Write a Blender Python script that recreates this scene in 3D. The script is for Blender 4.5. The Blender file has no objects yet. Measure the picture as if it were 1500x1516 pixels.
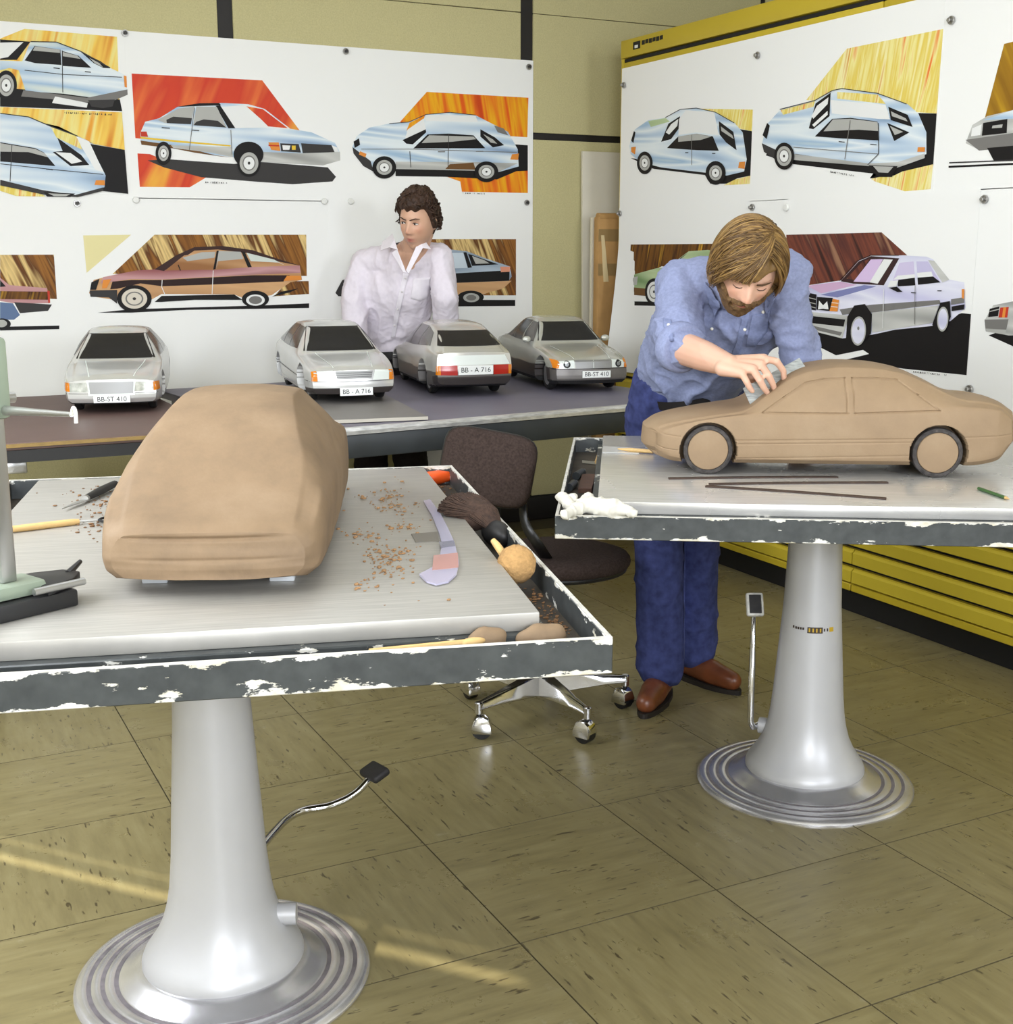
import bpy, bmesh, math, random
import numpy as np
from mathutils import Vector, Matrix, noise
from mathutils.bvhtree import BVHTree
random.seed(7)
SC = bpy.context.scene
COL = SC.collection
# ------------------------------------------------------------------ camera
FPX, CX, CY, HOR, CAMH = 1880.0, 750.0, 758.0, 368.0, 1.42
PITCH = math.atan((CY - HOR) / FPX)
YAW = math.atan(972.0 / math.hypot(FPX, CY - HOR))
cd = bpy.data.cameras.new('camera')
cam = bpy.data.objects.new('camera', cd); COL.objects.link(cam)
cam.location = (0, 0, CAMH)
cam.rotation_euler = (math.pi / 2 - PITCH, 0, -YAW)
cd.sensor_fit = 'HORIZONTAL'; cd.sensor_width = 36; cd.lens = 36 * FPX / 1500.0
cd.clip_start = 0.05; cd.clip_end = 60
SC.camera = cam
# ------------------------------------------------------------------ light
SC.view_settings.view_transform = 'Standard'
SC.view_settings.look = 'None'
SC.view_settings.gamma = 1.0
SC.view_settings.use_curve_mapping = False
SC.view_settings.exposure = 0.0
SC.cycles.use_denoising = True
SC.cycles.max_bounces = 6
SC.cycles.caustics_reflective = False; SC.cycles.caustics_refractive = False
W = bpy.data.worlds.new('daylight'); SC.world = W; W.use_nodes = True
W.node_tree.nodes['Background'].inputs[0].default_value = (0.75, 0.86, 1.0, 1)
W.node_tree.nodes['Background'].inputs[1].default_value = 1.0
def light(name, kind, loc, target, energy, color=(1, 1, 1), size=1.0, size_y=None):
    l = bpy.data.lights.new(name, kind); o = bpy.data.objects.new(name, l); COL.objects.link(o)
    o.location = loc
    d = Vector(target) - Vector(loc)
    o.rotation_euler = d.to_track_quat('-Z', 'Y').to_euler()
    l.energy = energy; l.color = color
    if kind == 'AREA':
        l.shape = 'RECTANGLE'; l.size = size; l.size_y = size_y or size
    return o
SUN = light('sun', 'SUN', (-6, 3, 6), (-6 + 0.642, 3 - 0.767, 6 - 0.625), 10.0, (1, 0.93, 0.78)); SUN.data.angle = math.radians(0.6)
COOL = (0.86, 0.91, 1.0)
light('window_daylight', 'AREA', (-1.2, 2.3, 1.95), (0.5, 2.2, 0.0), 175, (0.90, 0.94, 1.0), 3.0, 1.6)
light('key_softbox', 'AREA', (2.5, -2.35, 2.15), (2.5, 5.0, 1.25), 88, COOL, 0.9, 0.9)
light('added_fill', 'AREA', (-0.5, -2.4, 1.9), (1.8, 5.0, 1.25), 168, COOL, 1.3, 1.3)  # added fill from behind the camera to brighten the sheets, no known lamp
light('ceiling_fill', 'AREA', (1.4, 3.4, 2.96), (1.4, 3.4, 0), 20, COOL, 2.4, 2.4)  # added overhead fill for diffuse light, no fixture known there
# ------------------------------------------------------------------ pixel helpers (photo 1500x1516)
_sp, _cp, _sy, _cy = math.sin(PITCH), math.cos(PITCH), math.sin(YAW), math.cos(YAW)
FW = np.array([_sy * _cp, _cy * _cp, -_sp]); RT = np.array([_cy, -_sy, 0.0]); UP = np.cross(RT, FW)
CAM = np.array([0, 0, CAMH])
def ray(x, y): return FW * FPX + RT * (x - CX) - UP * (y - CY)
def onz(x, y, z=0.0):
    d = ray(x, y); return CAM + d * ((z - CAMH) / d[2])
def ony(x, y, Y):
    d = ray(x, y); return CAM + d * (Y / d[1])
def onx(x, y, X):
    d = ray(x, y); return CAM + d * (X / d[0])
def P(x, y, depth): return CAM + ray(x, y) * (depth / FPX)
# ------------------------------------------------------------------ materials
def lin(c):
    return tuple(((v / 255) / 12.92 if v / 255 <= 0.04045 else ((v / 255 + 0.055) / 1.055) ** 2.4) for v in c[:3]) + (1,)
def newmat(name):
    m = bpy.data.materials.new(name); m.use_nodes = True
    nt = m.node_tree; b = nt.nodes['Principled BSDF']
    return m, nt, b
def nd(nt, kind, **kw):
    n = nt.nodes.new(kind)
    for k, v in kw.items():
        if k.startswith('i_'):
            key = k[2:]
            n.inputs[int(key) if key.isdigit() else key.replace('_', ' ')].default_value = v
        else: setattr(n, k, v)
    return n
def ramp(nt, stops, interp='LINEAR'):
    r = nt.nodes.new('ShaderNodeValToRGB'); cr = r.color_ramp; cr.interpolation = interp
    while len(cr.elements) < len(stops): cr.elements.new(0.5)
    for e, (p, c) in zip(cr.elements, stops): e.position = p; e.color = c
    return r
def M(name, rgb, rough=0.5, metal=0.0, var=0.0, scale=20, stretch=(1, 1, 1), bump=0.0, bscale=None, spec=0.5, coat=0.0, alpha=1, rot=(0, 0, 0), detail=4):
    m, nt, b = newmat(name); c = lin(rgb); L = nt.links
    b.inputs['Base Color'].default_value = c
    b.inputs['Roughness'].default_value = rough; b.inputs['Metallic'].default_value = metal
    b.inputs['Specular IOR Level'].default_value = spec; b.inputs['Coat Weight'].default_value = coat
    if var or bump:
        tc = nd(nt, 'ShaderNodeTexCoord'); mp = nd(nt, 'ShaderNodeMapping')
        mp.inputs['Scale'].default_value = stretch; mp.inputs['Rotation'].default_value = rot
        L.new(tc.outputs['Object'], mp.inputs[0])
        n = nd(nt, 'ShaderNodeTexNoise', i_Scale=scale, i_Detail=detail); L.new(mp.outputs[0], n.inputs['Vector'])
        if var:
            r = ramp(nt, [(0.25, tuple(x * (1 - var) for x in c[:3]) + (1,)), (0.75, tuple(min(1, x * (1 + var)) for x in c[:3]) + (1,))])
            L.new(n.outputs['Fac'], r.inputs[0]); L.new(r.outputs[0], b.inputs['Base Color'])
        if bump:
            n2 = n
            if bscale:
                n2 = nd(nt, 'ShaderNodeTexNoise', i_Scale=bscale, i_Detail=3); L.new(mp.outputs[0], n2.inputs['Vector'])
            bp = nd(nt, 'ShaderNodeBump', i_Strength=bump, i_Distance=0.004); L.new(n2.outputs['Fac'], bp.inputs['Height']); L.new(bp.outputs[0], b.inputs['Normal'])
    return m
_mc = {}
def flat(rgb, rough=0.55):
    k = (tuple(rgb), rough)
    if k not in _mc:
        _mc[k] = M('ink_%02x%02x%02x' % tuple(int(v) for v in rgb), rgb, rough, spec=0.2)
    return _mc[k]
# ------------------------------------------------------------------ mesh helpers
class MB:
    def __init__(s): s.v = []; s.f = []; s.mi = []; s.cur = 0
    def add(s, vs, fs):
        o = len(s.v); s.v += [tuple(map(float, p)) for p in vs]
        s.f += [tuple(i + o for i in f) for f in fs]; s.mi += [s.cur] * len(fs); return s
    def box(s, x0, y0, z0, x1, y1, z1):
        return s.add([(x0, y0, z0), (x1, y0, z0), (x1, y1, z0), (x0, y1, z0), (x0, y0, z1), (x1, y0, z1), (x1, y1, z1), (x0, y1, z1)],
                     [(3, 2, 1, 0), (4, 5, 6, 7), (0, 1, 5, 4), (1, 2, 6, 5), (2, 3, 7, 6), (3, 0, 4, 7)])
    def hexa(s, p):   # 8 points bottom 4 then top 4
        return s.add(p, [(3, 2, 1, 0), (4, 5, 6, 7), (0, 1, 5, 4), (1, 2, 6, 5), (2, 3, 7, 6), (3, 0, 4, 7)])
    def prism(s, poly, z0, z1):
        n = len(poly); a = sum(poly[i][0] * poly[(i + 1) % n][1] - poly[(i + 1) % n][0] * poly[i][1] for i in range(n))
        if a < 0: poly = poly[::-1]
        return s.add([(x, y, z0) for x, y in poly] + [(x, y, z1) for x, y in poly],
                     [tuple(range(n))[::-1], tuple(range(n, 2 * n))] + [(i, (i + 1) % n, n + (i + 1) % n, n + i) for i in range(n)])
    def lathe(s, prof, n=48, c=(0, 0, 0)):
        vs = []; fs = []; m = len(prof)
        for i in range(n):
            a = 2 * math.pi * i / n
            for r, z in prof: vs.append((c[0] + r * math.cos(a), c[1] + r * math.sin(a), c[2] + z))
        for i in range(n):
            j = (i + 1) % n
            for k in range(m - 1): fs.append((i * m + k, j * m + k, j * m + k + 1, i * m + k + 1))
        return s.add(vs, fs)
    def tube(s, pts, rad, n=10, cap=True, flatten=None):
        pts = [np.array(p, float) for p in pts]
        if not hasattr(rad, '__len__'): rad = [rad] * len(pts)
        vs = []; fs = []
        t0 = pts[1] - pts[0]; t0 /= np.linalg.norm(t0) + 1e-12
        ref = np.array([0, 0, 1.0]) if abs(t0[2]) < 0.9 else np.array([1.0, 0, 0])
        u = np.cross(t0, ref); u /= np.linalg.norm(u)
        for i, p in enumerate(pts):
            t = pts[min(i + 1, len(pts) - 1)] - pts[max(i - 1, 0)]; t /= np.linalg.norm(t) + 1e-12
            u = u - t * (u @ t); u /= np.linalg.norm(u) + 1e-12; w = np.cross(t, u)
            fl = flatten if flatten else 1.0
            for k in range(n):
                a = 2 * math.pi * k / n; vs.append(p + (u * math.cos(a) + w * math.sin(a) * fl) * rad[i])
        for i in range(len(pts) - 1):
            for k in range(n):
                k2 = (k + 1) % n; fs.append((i * n + k, i * n + k2, (i + 1) * n + k2, (i + 1) * n + k))
        if cap:
            fs.append(tuple(range(n))[::-1]); fs.append(tuple(range((len(pts) - 1) * n, len(pts) * n)))
        return s.add(vs, fs)
    def ellipsoid(s, c, r, n=20, m=12, R=None):
        c = np.array(c, float); vs = []; fs = []
        for j in range(m + 1):
            th = math.pi * j / m
            for i in range(n):
                a = 2 * math.pi * i / n
                p = np.array([r[0] * math.sin(th) * math.cos(a), r[1] * math.sin(th) * math.sin(a), r[2] * math.cos(th)])
                if R is not None: p = R @ p
                vs.append(c + p)
        for j in range(m):
            for i in range(n):
                i2 = (i + 1) % n; fs.append((j * n + i, (j + 1) * n + i, (j + 1) * n + i2, j * n + i2))
        return s.add(vs, fs)
    def mesh(s, name):
        me = bpy.data.meshes.new(name); me.from_pydata(s.v, [], s.f); me.polygons.foreach_set('material_index', s.mi)
        bm = bmesh.new(); bm.from_mesh(me); bmesh.ops.remove_doubles(bm, verts=bm.verts, dist=1e-6)
        bmesh.ops.recalc_face_normals(bm, faces=bm.faces); bm.to_mesh(me); bm.free(); me.update(); return me
def link(name, me, mats, parent=None, smooth=None, loc=None, rot=None):
    o = bpy.data.objects.new(name, me); COL.objects.link(o)
    for m in (mats if isinstance(mats, (list, tuple)) else [mats]): me.materials.append(m)
    if parent: o.parent = parent
    if loc is not None: o.location = loc
    if rot is not None: o.rotation_euler = rot
    if smooth:
        me.shade_smooth()
        if smooth is not True: sharp(me, smooth)
    return o
def sharp(me, deg):
    bm = bmesh.new(); bm.from_mesh(me); lim = math.radians(deg)
    for e in bm.edges:
        if len(e.link_faces) == 2 and e.calc_face_angle(0) > lim: e.smooth = False
    bm.to_mesh(me); bm.free()
def ob(name, mb, mats, parent=None, smooth=None, loc=None, rot=None, bevel=0, seg=2):
    me = mb.mesh(name)
    if bevel:
        bm = bmesh.new(); bm.from_mesh(me)
        es = [e for e in bm.edges if len(e.link_faces) == 2 and e.calc_face_angle(0) > 0.5]
        bmesh.ops.bevel(bm, geom=es, offset=bevel, segments=seg, profile=0.5, affect='EDGES', clamp_overlap=True)
        bm.to_mesh(me); bm.free(); smooth = smooth or 40
    return link(name, me, mats, parent, smooth, loc, rot)
def tag(o, label, cat, group=None):
    o['label'] = label; o['category'] = cat
    if group: o['group'] = group
    return o
def thing(name, label, cat, loc=(0, 0, 0), rz=0.0, group=None):
    o = bpy.data.objects.new(name, None); COL.objects.link(o); o.empty_display_size = 0.05
    o.location = [float(v) for v in loc]; o.rotation_euler = (0, 0, rz)
    return tag(o, label, cat, group)
def struct(o): o['kind'] = 'structure'; return o
def child_copy(src, parent, loc, rot=None, name=None):
    c = src.copy(); COL.objects.link(c); c.parent = parent; c.location = loc
    if rot is not None: c.rotation_euler = rot
    return c
# ================================================================== ROOM
X0, X1, Y0, Y1, ZC = -1.3, 5.4, -2.6, 5.88, 3.0
CABX = 3.39
m_joint = M('tile_joint', (82, 74, 50), 0.9)
def tile_mat():
    m, nt, b = newmat('marbled_vinyl_tile'); L = nt.links
    tc = nd(nt, 'ShaderNodeTexCoord'); oi = nd(nt, 'ShaderNodeObjectInfo')
    off = nd(nt, 'ShaderNodeVectorMath', operation='MULTIPLY'); cmb = nd(nt, 'ShaderNodeCombineXYZ')
    L.new(oi.outputs['Random'], cmb.inputs[0]); L.new(oi.outputs['Random'], cmb.inputs[2]); L.new(cmb.outputs[0], off.inputs[0]); off.inputs[1].default_value = (37, 11, 53)
    ad = nd(nt, 'ShaderNodeVectorMath', operation='ADD'); L.new(tc.outputs['Object'], ad.inputs[0]); L.new(off.outputs[0], ad.inputs[1])
    mp = nd(nt, 'ShaderNodeMapping'); mp.inputs['Scale'].default_value = (2.2, 14, 1); mp.inputs['Rotation'].default_value = (0, 0, 0.12); L.new(ad.outputs[0], mp.inputs[0])
    n1 = nd(nt, 'ShaderNodeTexNoise', i_Scale=3.0, i_Detail=5.0, i_Roughness=0.6); L.new(mp.outputs[0], n1.inputs['Vector'])
    r1 = ramp(nt, [(0.25, lin((118, 108, 74))), (0.5, lin((133, 122, 84))), (0.75, lin((143, 133, 95)))]); L.new(n1.outputs['Fac'], r1.inputs[0])
    mp2 = nd(nt, 'ShaderNodeMapping'); mp2.inputs['Scale'].default_value = (9, 40, 1); mp2.inputs['Rotation'].default_value = (0, 0, 0.12); L.new(ad.outputs[0], mp2.inputs[0])
    n2 = nd(nt, 'ShaderNodeTexNoise', i_Scale=2.2, i_Detail=3.0); L.new(mp2.outputs[0], n2.inputs['Vector'])
    r2 = ramp(nt, [(0.30, (1, 1, 1, 1)), (0.355, (0, 0, 0, 1))]); L.new(n2.outputs['Fac'], r2.inputs[0])
    mx = nd(nt, 'ShaderNodeMix', data_type='RGBA'); L.new(r2.outputs[0], mx.inputs[0]); L.new(r1.outputs[0], mx.inputs[6]); mx.inputs[7].default_value = lin((80, 70, 47))
    n3 = nd(nt, 'ShaderNodeTexNoise', i_Scale=9.0, i_Detail=6.0, i_Roughness=0.7); L.new(ad.outputs[0], n3.inputs['Vector'])
    r3 = ramp(nt, [(0.66, (0, 0, 0, 1)), (0.74, (0.55, 0.55, 0.55, 1))]); L.new(n3.outputs['Fac'], r3.inputs[0])
    mx2 = nd(nt, 'ShaderNodeMix', data_type='RGBA'); L.new(r3.outputs[0], mx2.inputs[0]); L.new(mx.outputs[2], mx2.inputs[6]); mx2.inputs[7].default_value = lin((160, 154, 130))
    L.new(mx2.outputs[2], b.inputs['Base Color'])
    rr = ramp(nt, [(0.3, (0.24, 0.24, 0.24, 1)), (0.7, (0.4, 0.4, 0.4, 1))]); L.new(n3.outputs['Fac'], rr.inputs[0]); L.new(rr.outputs[0], b.inputs['Roughness'])
    bp = nd(nt, 'ShaderNodeBump', i_Strength=0.06, i_Distance=0.002); L.new(n1.outputs['Fac'], bp.inputs['Height']); L.new(bp.outputs[0], b.inputs['Normal'])
    return m
m_tile = tile_mat()
floor = struct(ob('floor', MB().box(X0, Y0, -0.12, X1, Y1 + 0.1, -0.006), m_joint))
TX, TY = 0.115, 0.14
tm = MB(); h = 0.2489; e = 0.0006
tm.add([(-h, -h, -0.006), (h, -h, -0.006), (h, h, -0.006), (-h, h, -0.006), (-h, -h, -0.001), (h, -h, -0.001), (h, h, -0.001), (-h, h, -0.001),
        (-h + e, -h + e, 0), (h - e, -h + e, 0), (h - e, h - e, 0), (-h + e, h - e, 0)],
       [(0, 1, 5, 4), (1, 2, 6, 5), (2, 3, 7, 6), (3, 0, 4, 7), (4, 5, 9, 8), (5, 6, 10, 9), (6, 7, 11, 10), (7, 4, 8, 11), (8, 9, 10, 11)])
tile_me = tm.mesh('tile'); tile_me.materials.append(m_tile); tile_me.materials.append(m_joint)
for p_ in tile_me.polygons: p_.material_index = 0 if p_.normal.z > .9 else 1
for i in range(-5, 11):
    for j in range(-6, 12):
        cx, cy = TX + 0.5 * i + 0.25, TY + 0.5 * j + 0.25
        if cx - .25 < X0 - .3 or cx + .25 > X1 + .3 or cy + .25 > Y1 + .09 + .3 or cy < -2.5: continue
        if cy + .25 > Y1 + .1: continue
        t = bpy.data.objects.new('tile', tile_me); COL.objects.link(t); t.parent = floor
        t.location = (cx, cy, 0); t.rotation_euler = (0, 0, math.pi / 2 * ((i + j) % 2))
# back wall: dark carrier with fabric panels standing proud
m_black = M('black_batten', (26, 22, 19), 0.6)
m_fabric = M('fabric_wall_panel', (194, 186, 140), 0.9, var=0.10, scale=160, stretch=(1, 1, 1), bump=0.25, spec=0.15)
wall = struct(ob('wall_back', MB().box(X0, Y1, 0, X1, Y1 + 0.12, ZC), m_black))
lefts = [X0 - 0.0, 0.11, 1.61, 3.12, 4.545]; rights = [0.04, 1.54, 3.05, 4.51, X1]
for a, b_ in zip(lefts, rights):
    for z0, z1 in ((0.13, 1.958), (1.992, 2.556), (2.559, ZC)):
        ob('wall_panel', MB().box(a, Y1 - 0.012, z0, b_, Y1, z1), m_fabric, wall, bevel=0.002, seg=1)
struct(ob('baseboard_back', MB().box(X0, Y1 - 0.02, 0.0, X1, Y1, 0.125), m_black, bevel=0.003))
m_plaster = M('painted_plaster', (225, 222, 210), 0.85, var=0.03, scale=30)
m_ceil = M('ceiling_board', (228, 226, 218), 0.9)
struct(ob('wall_right', MB().box(X1, Y0, 0, X1 + 0.1, Y1 + 0.12, ZC), m_plaster))
struct(ob('wall_rear', MB().box(X0, Y0 - 0.1, 0, X1, Y0, ZC), m_plaster))
struct(ob('ceiling', MB().box(X0 - 0.1, Y0 - 0.1, ZC, X1 + 0.1, Y1 + 0.12, ZC + 0.1), m_ceil))
# left wall with one tall slim opening on each side of a closed blind: the sun comes in through the slits
wl = MB()
SLITS = [(4.795, 4.862), (4.922, 4.955)]
ys = [Y0] + [v for s in SLITS for v in s] + [Y1]
for k in range(0, len(ys), 2): wl.box(X0 - 0.02, ys[k], 0, X0, ys[k + 1], ZC)
for a, b_ in SLITS:
    wl.box(X0 - 0.02, a, 0, X0, b_, 1.36); wl.box(X0 - 0.02, a, 2.30, X0, b_, ZC)
struct(ob('wall_left', wl, m_plaster))
# ================================================================== YELLOW PLAN CABINET
m_yel = M('yellow_lacquered_steel', (196, 172, 44), 0.42, var=0.04, scale=3)
m_yel2 = M('yellow_lacquered_drawer', (206, 184, 56), 0.40, var=0.04, scale=3)
m_dark = M('dark_recess', (14, 13, 12), 0.7)
cab = thing('plan_cabinet', 'tall yellow steel plan cabinet with flat drawers and black plinth', 'cabinet', (CABX, 3.7, 0))
CY0, CY1 = -1.77, 1.772
b = MB(); b.box(0.028, CY0 + .01, 0.1, 0.75, CY1 - .01, 2.34); ob('carcass', b, m_dark, cab)
ob('side_panel', MB().box(0, CY1 - 0.02, 0.1, 0.75, CY1, 2.309), m_yel, cab)
ob('side_panel', MB().box(0, CY0, 0.1, 0.75, CY0 + .02, 2.309), m_yel, cab)
ob('plinth', MB().box(0.045, CY0 + .01, 0, 0.73, CY1 - .01, 0.1), m_dark, cab)
for s0, s1 in ((CY0 + .021, -0.003), (0.003, CY1 - .021)):
    ob('base_rail', MB().box(0.0, s0, 0.1, 0.05, s1, 0.128), m_yel, cab, bevel=0.002, seg=1)
    z = 0.131; k = 0
    while z < 0.86:
        d = MB()
        hh = 0.074
        d.add([(x, y, zz) for y in (s0, s1) for x, zz in ((0.0, z + .004), (0.027, z + .004), (0.027, z + hh - 0.012), (0.010, z + hh - 0.012), (0.010, z + hh - 0.018), (0.0, z + hh - 0.026))],
              [(0, 1, 2, 3, 4, 5), (11, 10, 9, 8, 7, 6)] + [(i, i + 6, (i + 1) % 6 + 6, (i + 1) % 6) for i in range(6)])
        ob('drawer', d, m_yel2, cab); z += hh; k += 1
    top_door = z
    ob('upper_door', MB().box(0.0, s0, z + 0.012, 0.03, s1, 2.29), m_yel, cab, bevel=0.003)
    ob('door_groove', MB().box(0.004, s0, 2.292, 0.03, s1, 2.306), m_dark, cab)
ob('cabinet_top', MB().box(-0.006, CY0, 2.31, 0.75, CY1, 2.392), m_yel, cab, bevel=0.004)
b = MB(); b.box(-0.0075, 1.60, 2.338, -0.006, 1.66, 2.372); b.cur = 1; b.box(-0.0085, 1.618, 2.343, -0.0075, 1.645, 2.356)
ob('maker_badge', b, [m_dark, flat((225, 225, 220))], cab)
b = MB()
for k in range(6): b.box(-0.0075, 1.585 - 0.03 * k - 0.024, 2.350 + 0.002 * (k % 2), -0.006, 1.585 - 0.03 * k, 2.370)
ob('maker_lettering', b, m_dark, cab)
# ================================================================== MODELLING TABLES
def chip_mat():
    m, nt, b = newmat('chipped_grey_paint'); L = nt.links
    tc = nd(nt, 'ShaderNodeTexCoord'); sp = nd(nt, 'ShaderNodeSeparateXYZ'); L.new(tc.outputs['Object'], sp.inputs[0])
    n = nd(nt, 'ShaderNodeTexNoise', i_Scale=16.0, i_Detail=6.0, i_Roughness=0.62)
    mp = nd(nt, 'ShaderNodeMapping'); mp.inputs['Scale'].default_value = (1, 1, 2.6); L.new(tc.outputs['Object'], mp.inputs[0]); L.new(mp.outputs[0], n.inputs['Vector'])
    az = nd(nt, 'ShaderNodeMath', operation='ABSOLUTE'); L.new(sp.outputs[2], az.inputs[0])
    e = ramp(nt, [(0.55, (0, 0, 0, 1)), (1.0, (1, 1, 1, 1))])
    sc = nd(nt, 'ShaderNodeMath', operation='MULTIPLY'); sc.inputs[1].default_value = 1 / 0.026; L.new(az.outputs[0], sc.inputs[0]); L.new(sc.outputs[0], e.inputs[0])
    ma = nd(nt, 'ShaderNodeMath', operation='MULTIPLY_ADD'); ma.inputs[1].default_value = 0.16; L.new(e.outputs[0], ma.inputs[0]); L.new(n.outputs['Fac'], ma.inputs[2])
    r = ramp(nt, [(0.625, (0, 0, 0, 1)), (0.645, (1, 1, 1, 1))]); L.new(ma.outputs[0], r.inputs[0])
    n2 = nd(nt, 'ShaderNodeTexNoise', i_Scale=40.0, i_Detail=3.0); L.new(tc.outputs['Object'], n2.inputs['Vector'])
    g = ramp(nt, [(0.3, lin((46, 50, 51))), (0.7, lin((62, 66, 66)))]); L.new(n2.outputs['Fac'], g.inputs[0])
    w = ramp(nt, [(0.35, lin((196, 190, 170))), (0.55, lin((212, 211, 205)))]); L.new(n2.outputs['Fac'], w.inputs[0])
    mx = nd(nt, 'ShaderNodeMix', data_type='RGBA'); L.new(r.outputs[0], mx.inputs[0]); L.new(g.outputs[0], mx.inputs[6]); L.new(w.outputs[0], mx.inputs[7])
    L.new(mx.outputs[2], b.inputs['Base Color']); b.inputs['Roughness'].default_value = 0.5
    bp = nd(nt, 'ShaderNodeBump', i_Strength=0.4, i_Distance=0.001); bp.invert = True; L.new(r.outputs[0], bp.inputs['Height']); L.new(bp.outputs[0], b.inputs['Normal'])
    return m
m_chip = chip_mat()
m_worn = M('worn_bare_edge', (205, 203, 195), 0.45, var=0.25, scale=60)
def brushed(name, c, rough, metal, rot=0.0):
    m, nt, b = newmat(name); L = nt.links
    tc = nd(nt, 'ShaderNodeTexCoord'); mp = nd(nt, 'ShaderNodeMapping'); mp.inputs['Scale'].default_value = (3, 60, 1); mp.inputs['Rotation'].default_value = (0, 0, rot); L.new(tc.outputs['Object'], mp.inputs[0])
    n = nd(nt, 'ShaderNodeTexNoise', i_Scale=3.0, i_Detail=4.0); L.new(mp.outputs[0], n.inputs['Vector'])
    c = lin(c); r = ramp(nt, [(0.2, tuple(x * .82 for x in c[:3]) + (1,)), (0.8, tuple(min(1, x * 1.12) for x in c[:3]) + (1,))]); L.new(n.outputs['Fac'], r.inputs[0])
    n2 = nd(nt, 'ShaderNodeTexNoise', i_Scale=2.5, i_Detail=5.0); L.new(tc.outputs['Object'], n2.inputs['Vector'])
    r2 = ramp(nt, [(0.3, (rough * .75,) * 3 + (1,)), (0.7, (rough * 1.3,) * 3 + (1,))]); L.new(n2.outputs['Fac'], r2.inputs[0])
    L.new(r.outputs[0], b.inputs['Base Color']); L.new(r2.outputs[0], b.inputs['Roughness']); b.inputs['Metallic'].default_value = metal
    bp = nd(nt, 'ShaderNodeBump', i_Strength=0.12, i_Distance=0.001); L.new(n.outputs['Fac'], bp.inputs['Height']); L.new(bp.outputs[0], b.inputs['Normal'])
    return m
m_plateL = brushed('milled_steel_plate_scratched', (176, 173, 166), 0.42, 0.45)
m_plateR = brushed('milled_steel_plate_polished', (212, 210, 205), 0.25, 0.5)
m_silver = M('silver_hammered_paint', (188, 188, 190), 0.40, 0.2, var=0.04, scale=8)
m_chrome = M('polished_chrome', (222, 222, 224), 0.10, 1.0)
m_disc = M('worn_chrome_disc', (212, 211, 214), 0.26, 0.75, var=0.2, scale=12)
m_groove = M('grey_groove_ring', (128, 122, 126), 0.5, 0.3, var=0.35, scale=30)  # groove rings toned darker than the disc
m_rubber = M('black_rubber', (34, 32, 32), 0.65, bump=0.2, scale=80)
m_traydirt = M('dirty_tray_bottom', (62, 55, 46), 0.75, var=0.6, scale=14, bump=0.3)
m_steel = M('plain_steel', (180, 180, 178), 0.3, 0.9)
m_brass = M('gold_transfer', (196, 160, 40), 0.5, 0.2)
m_brown = M('dark_transfer', (52, 40, 30), 0.6)
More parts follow.
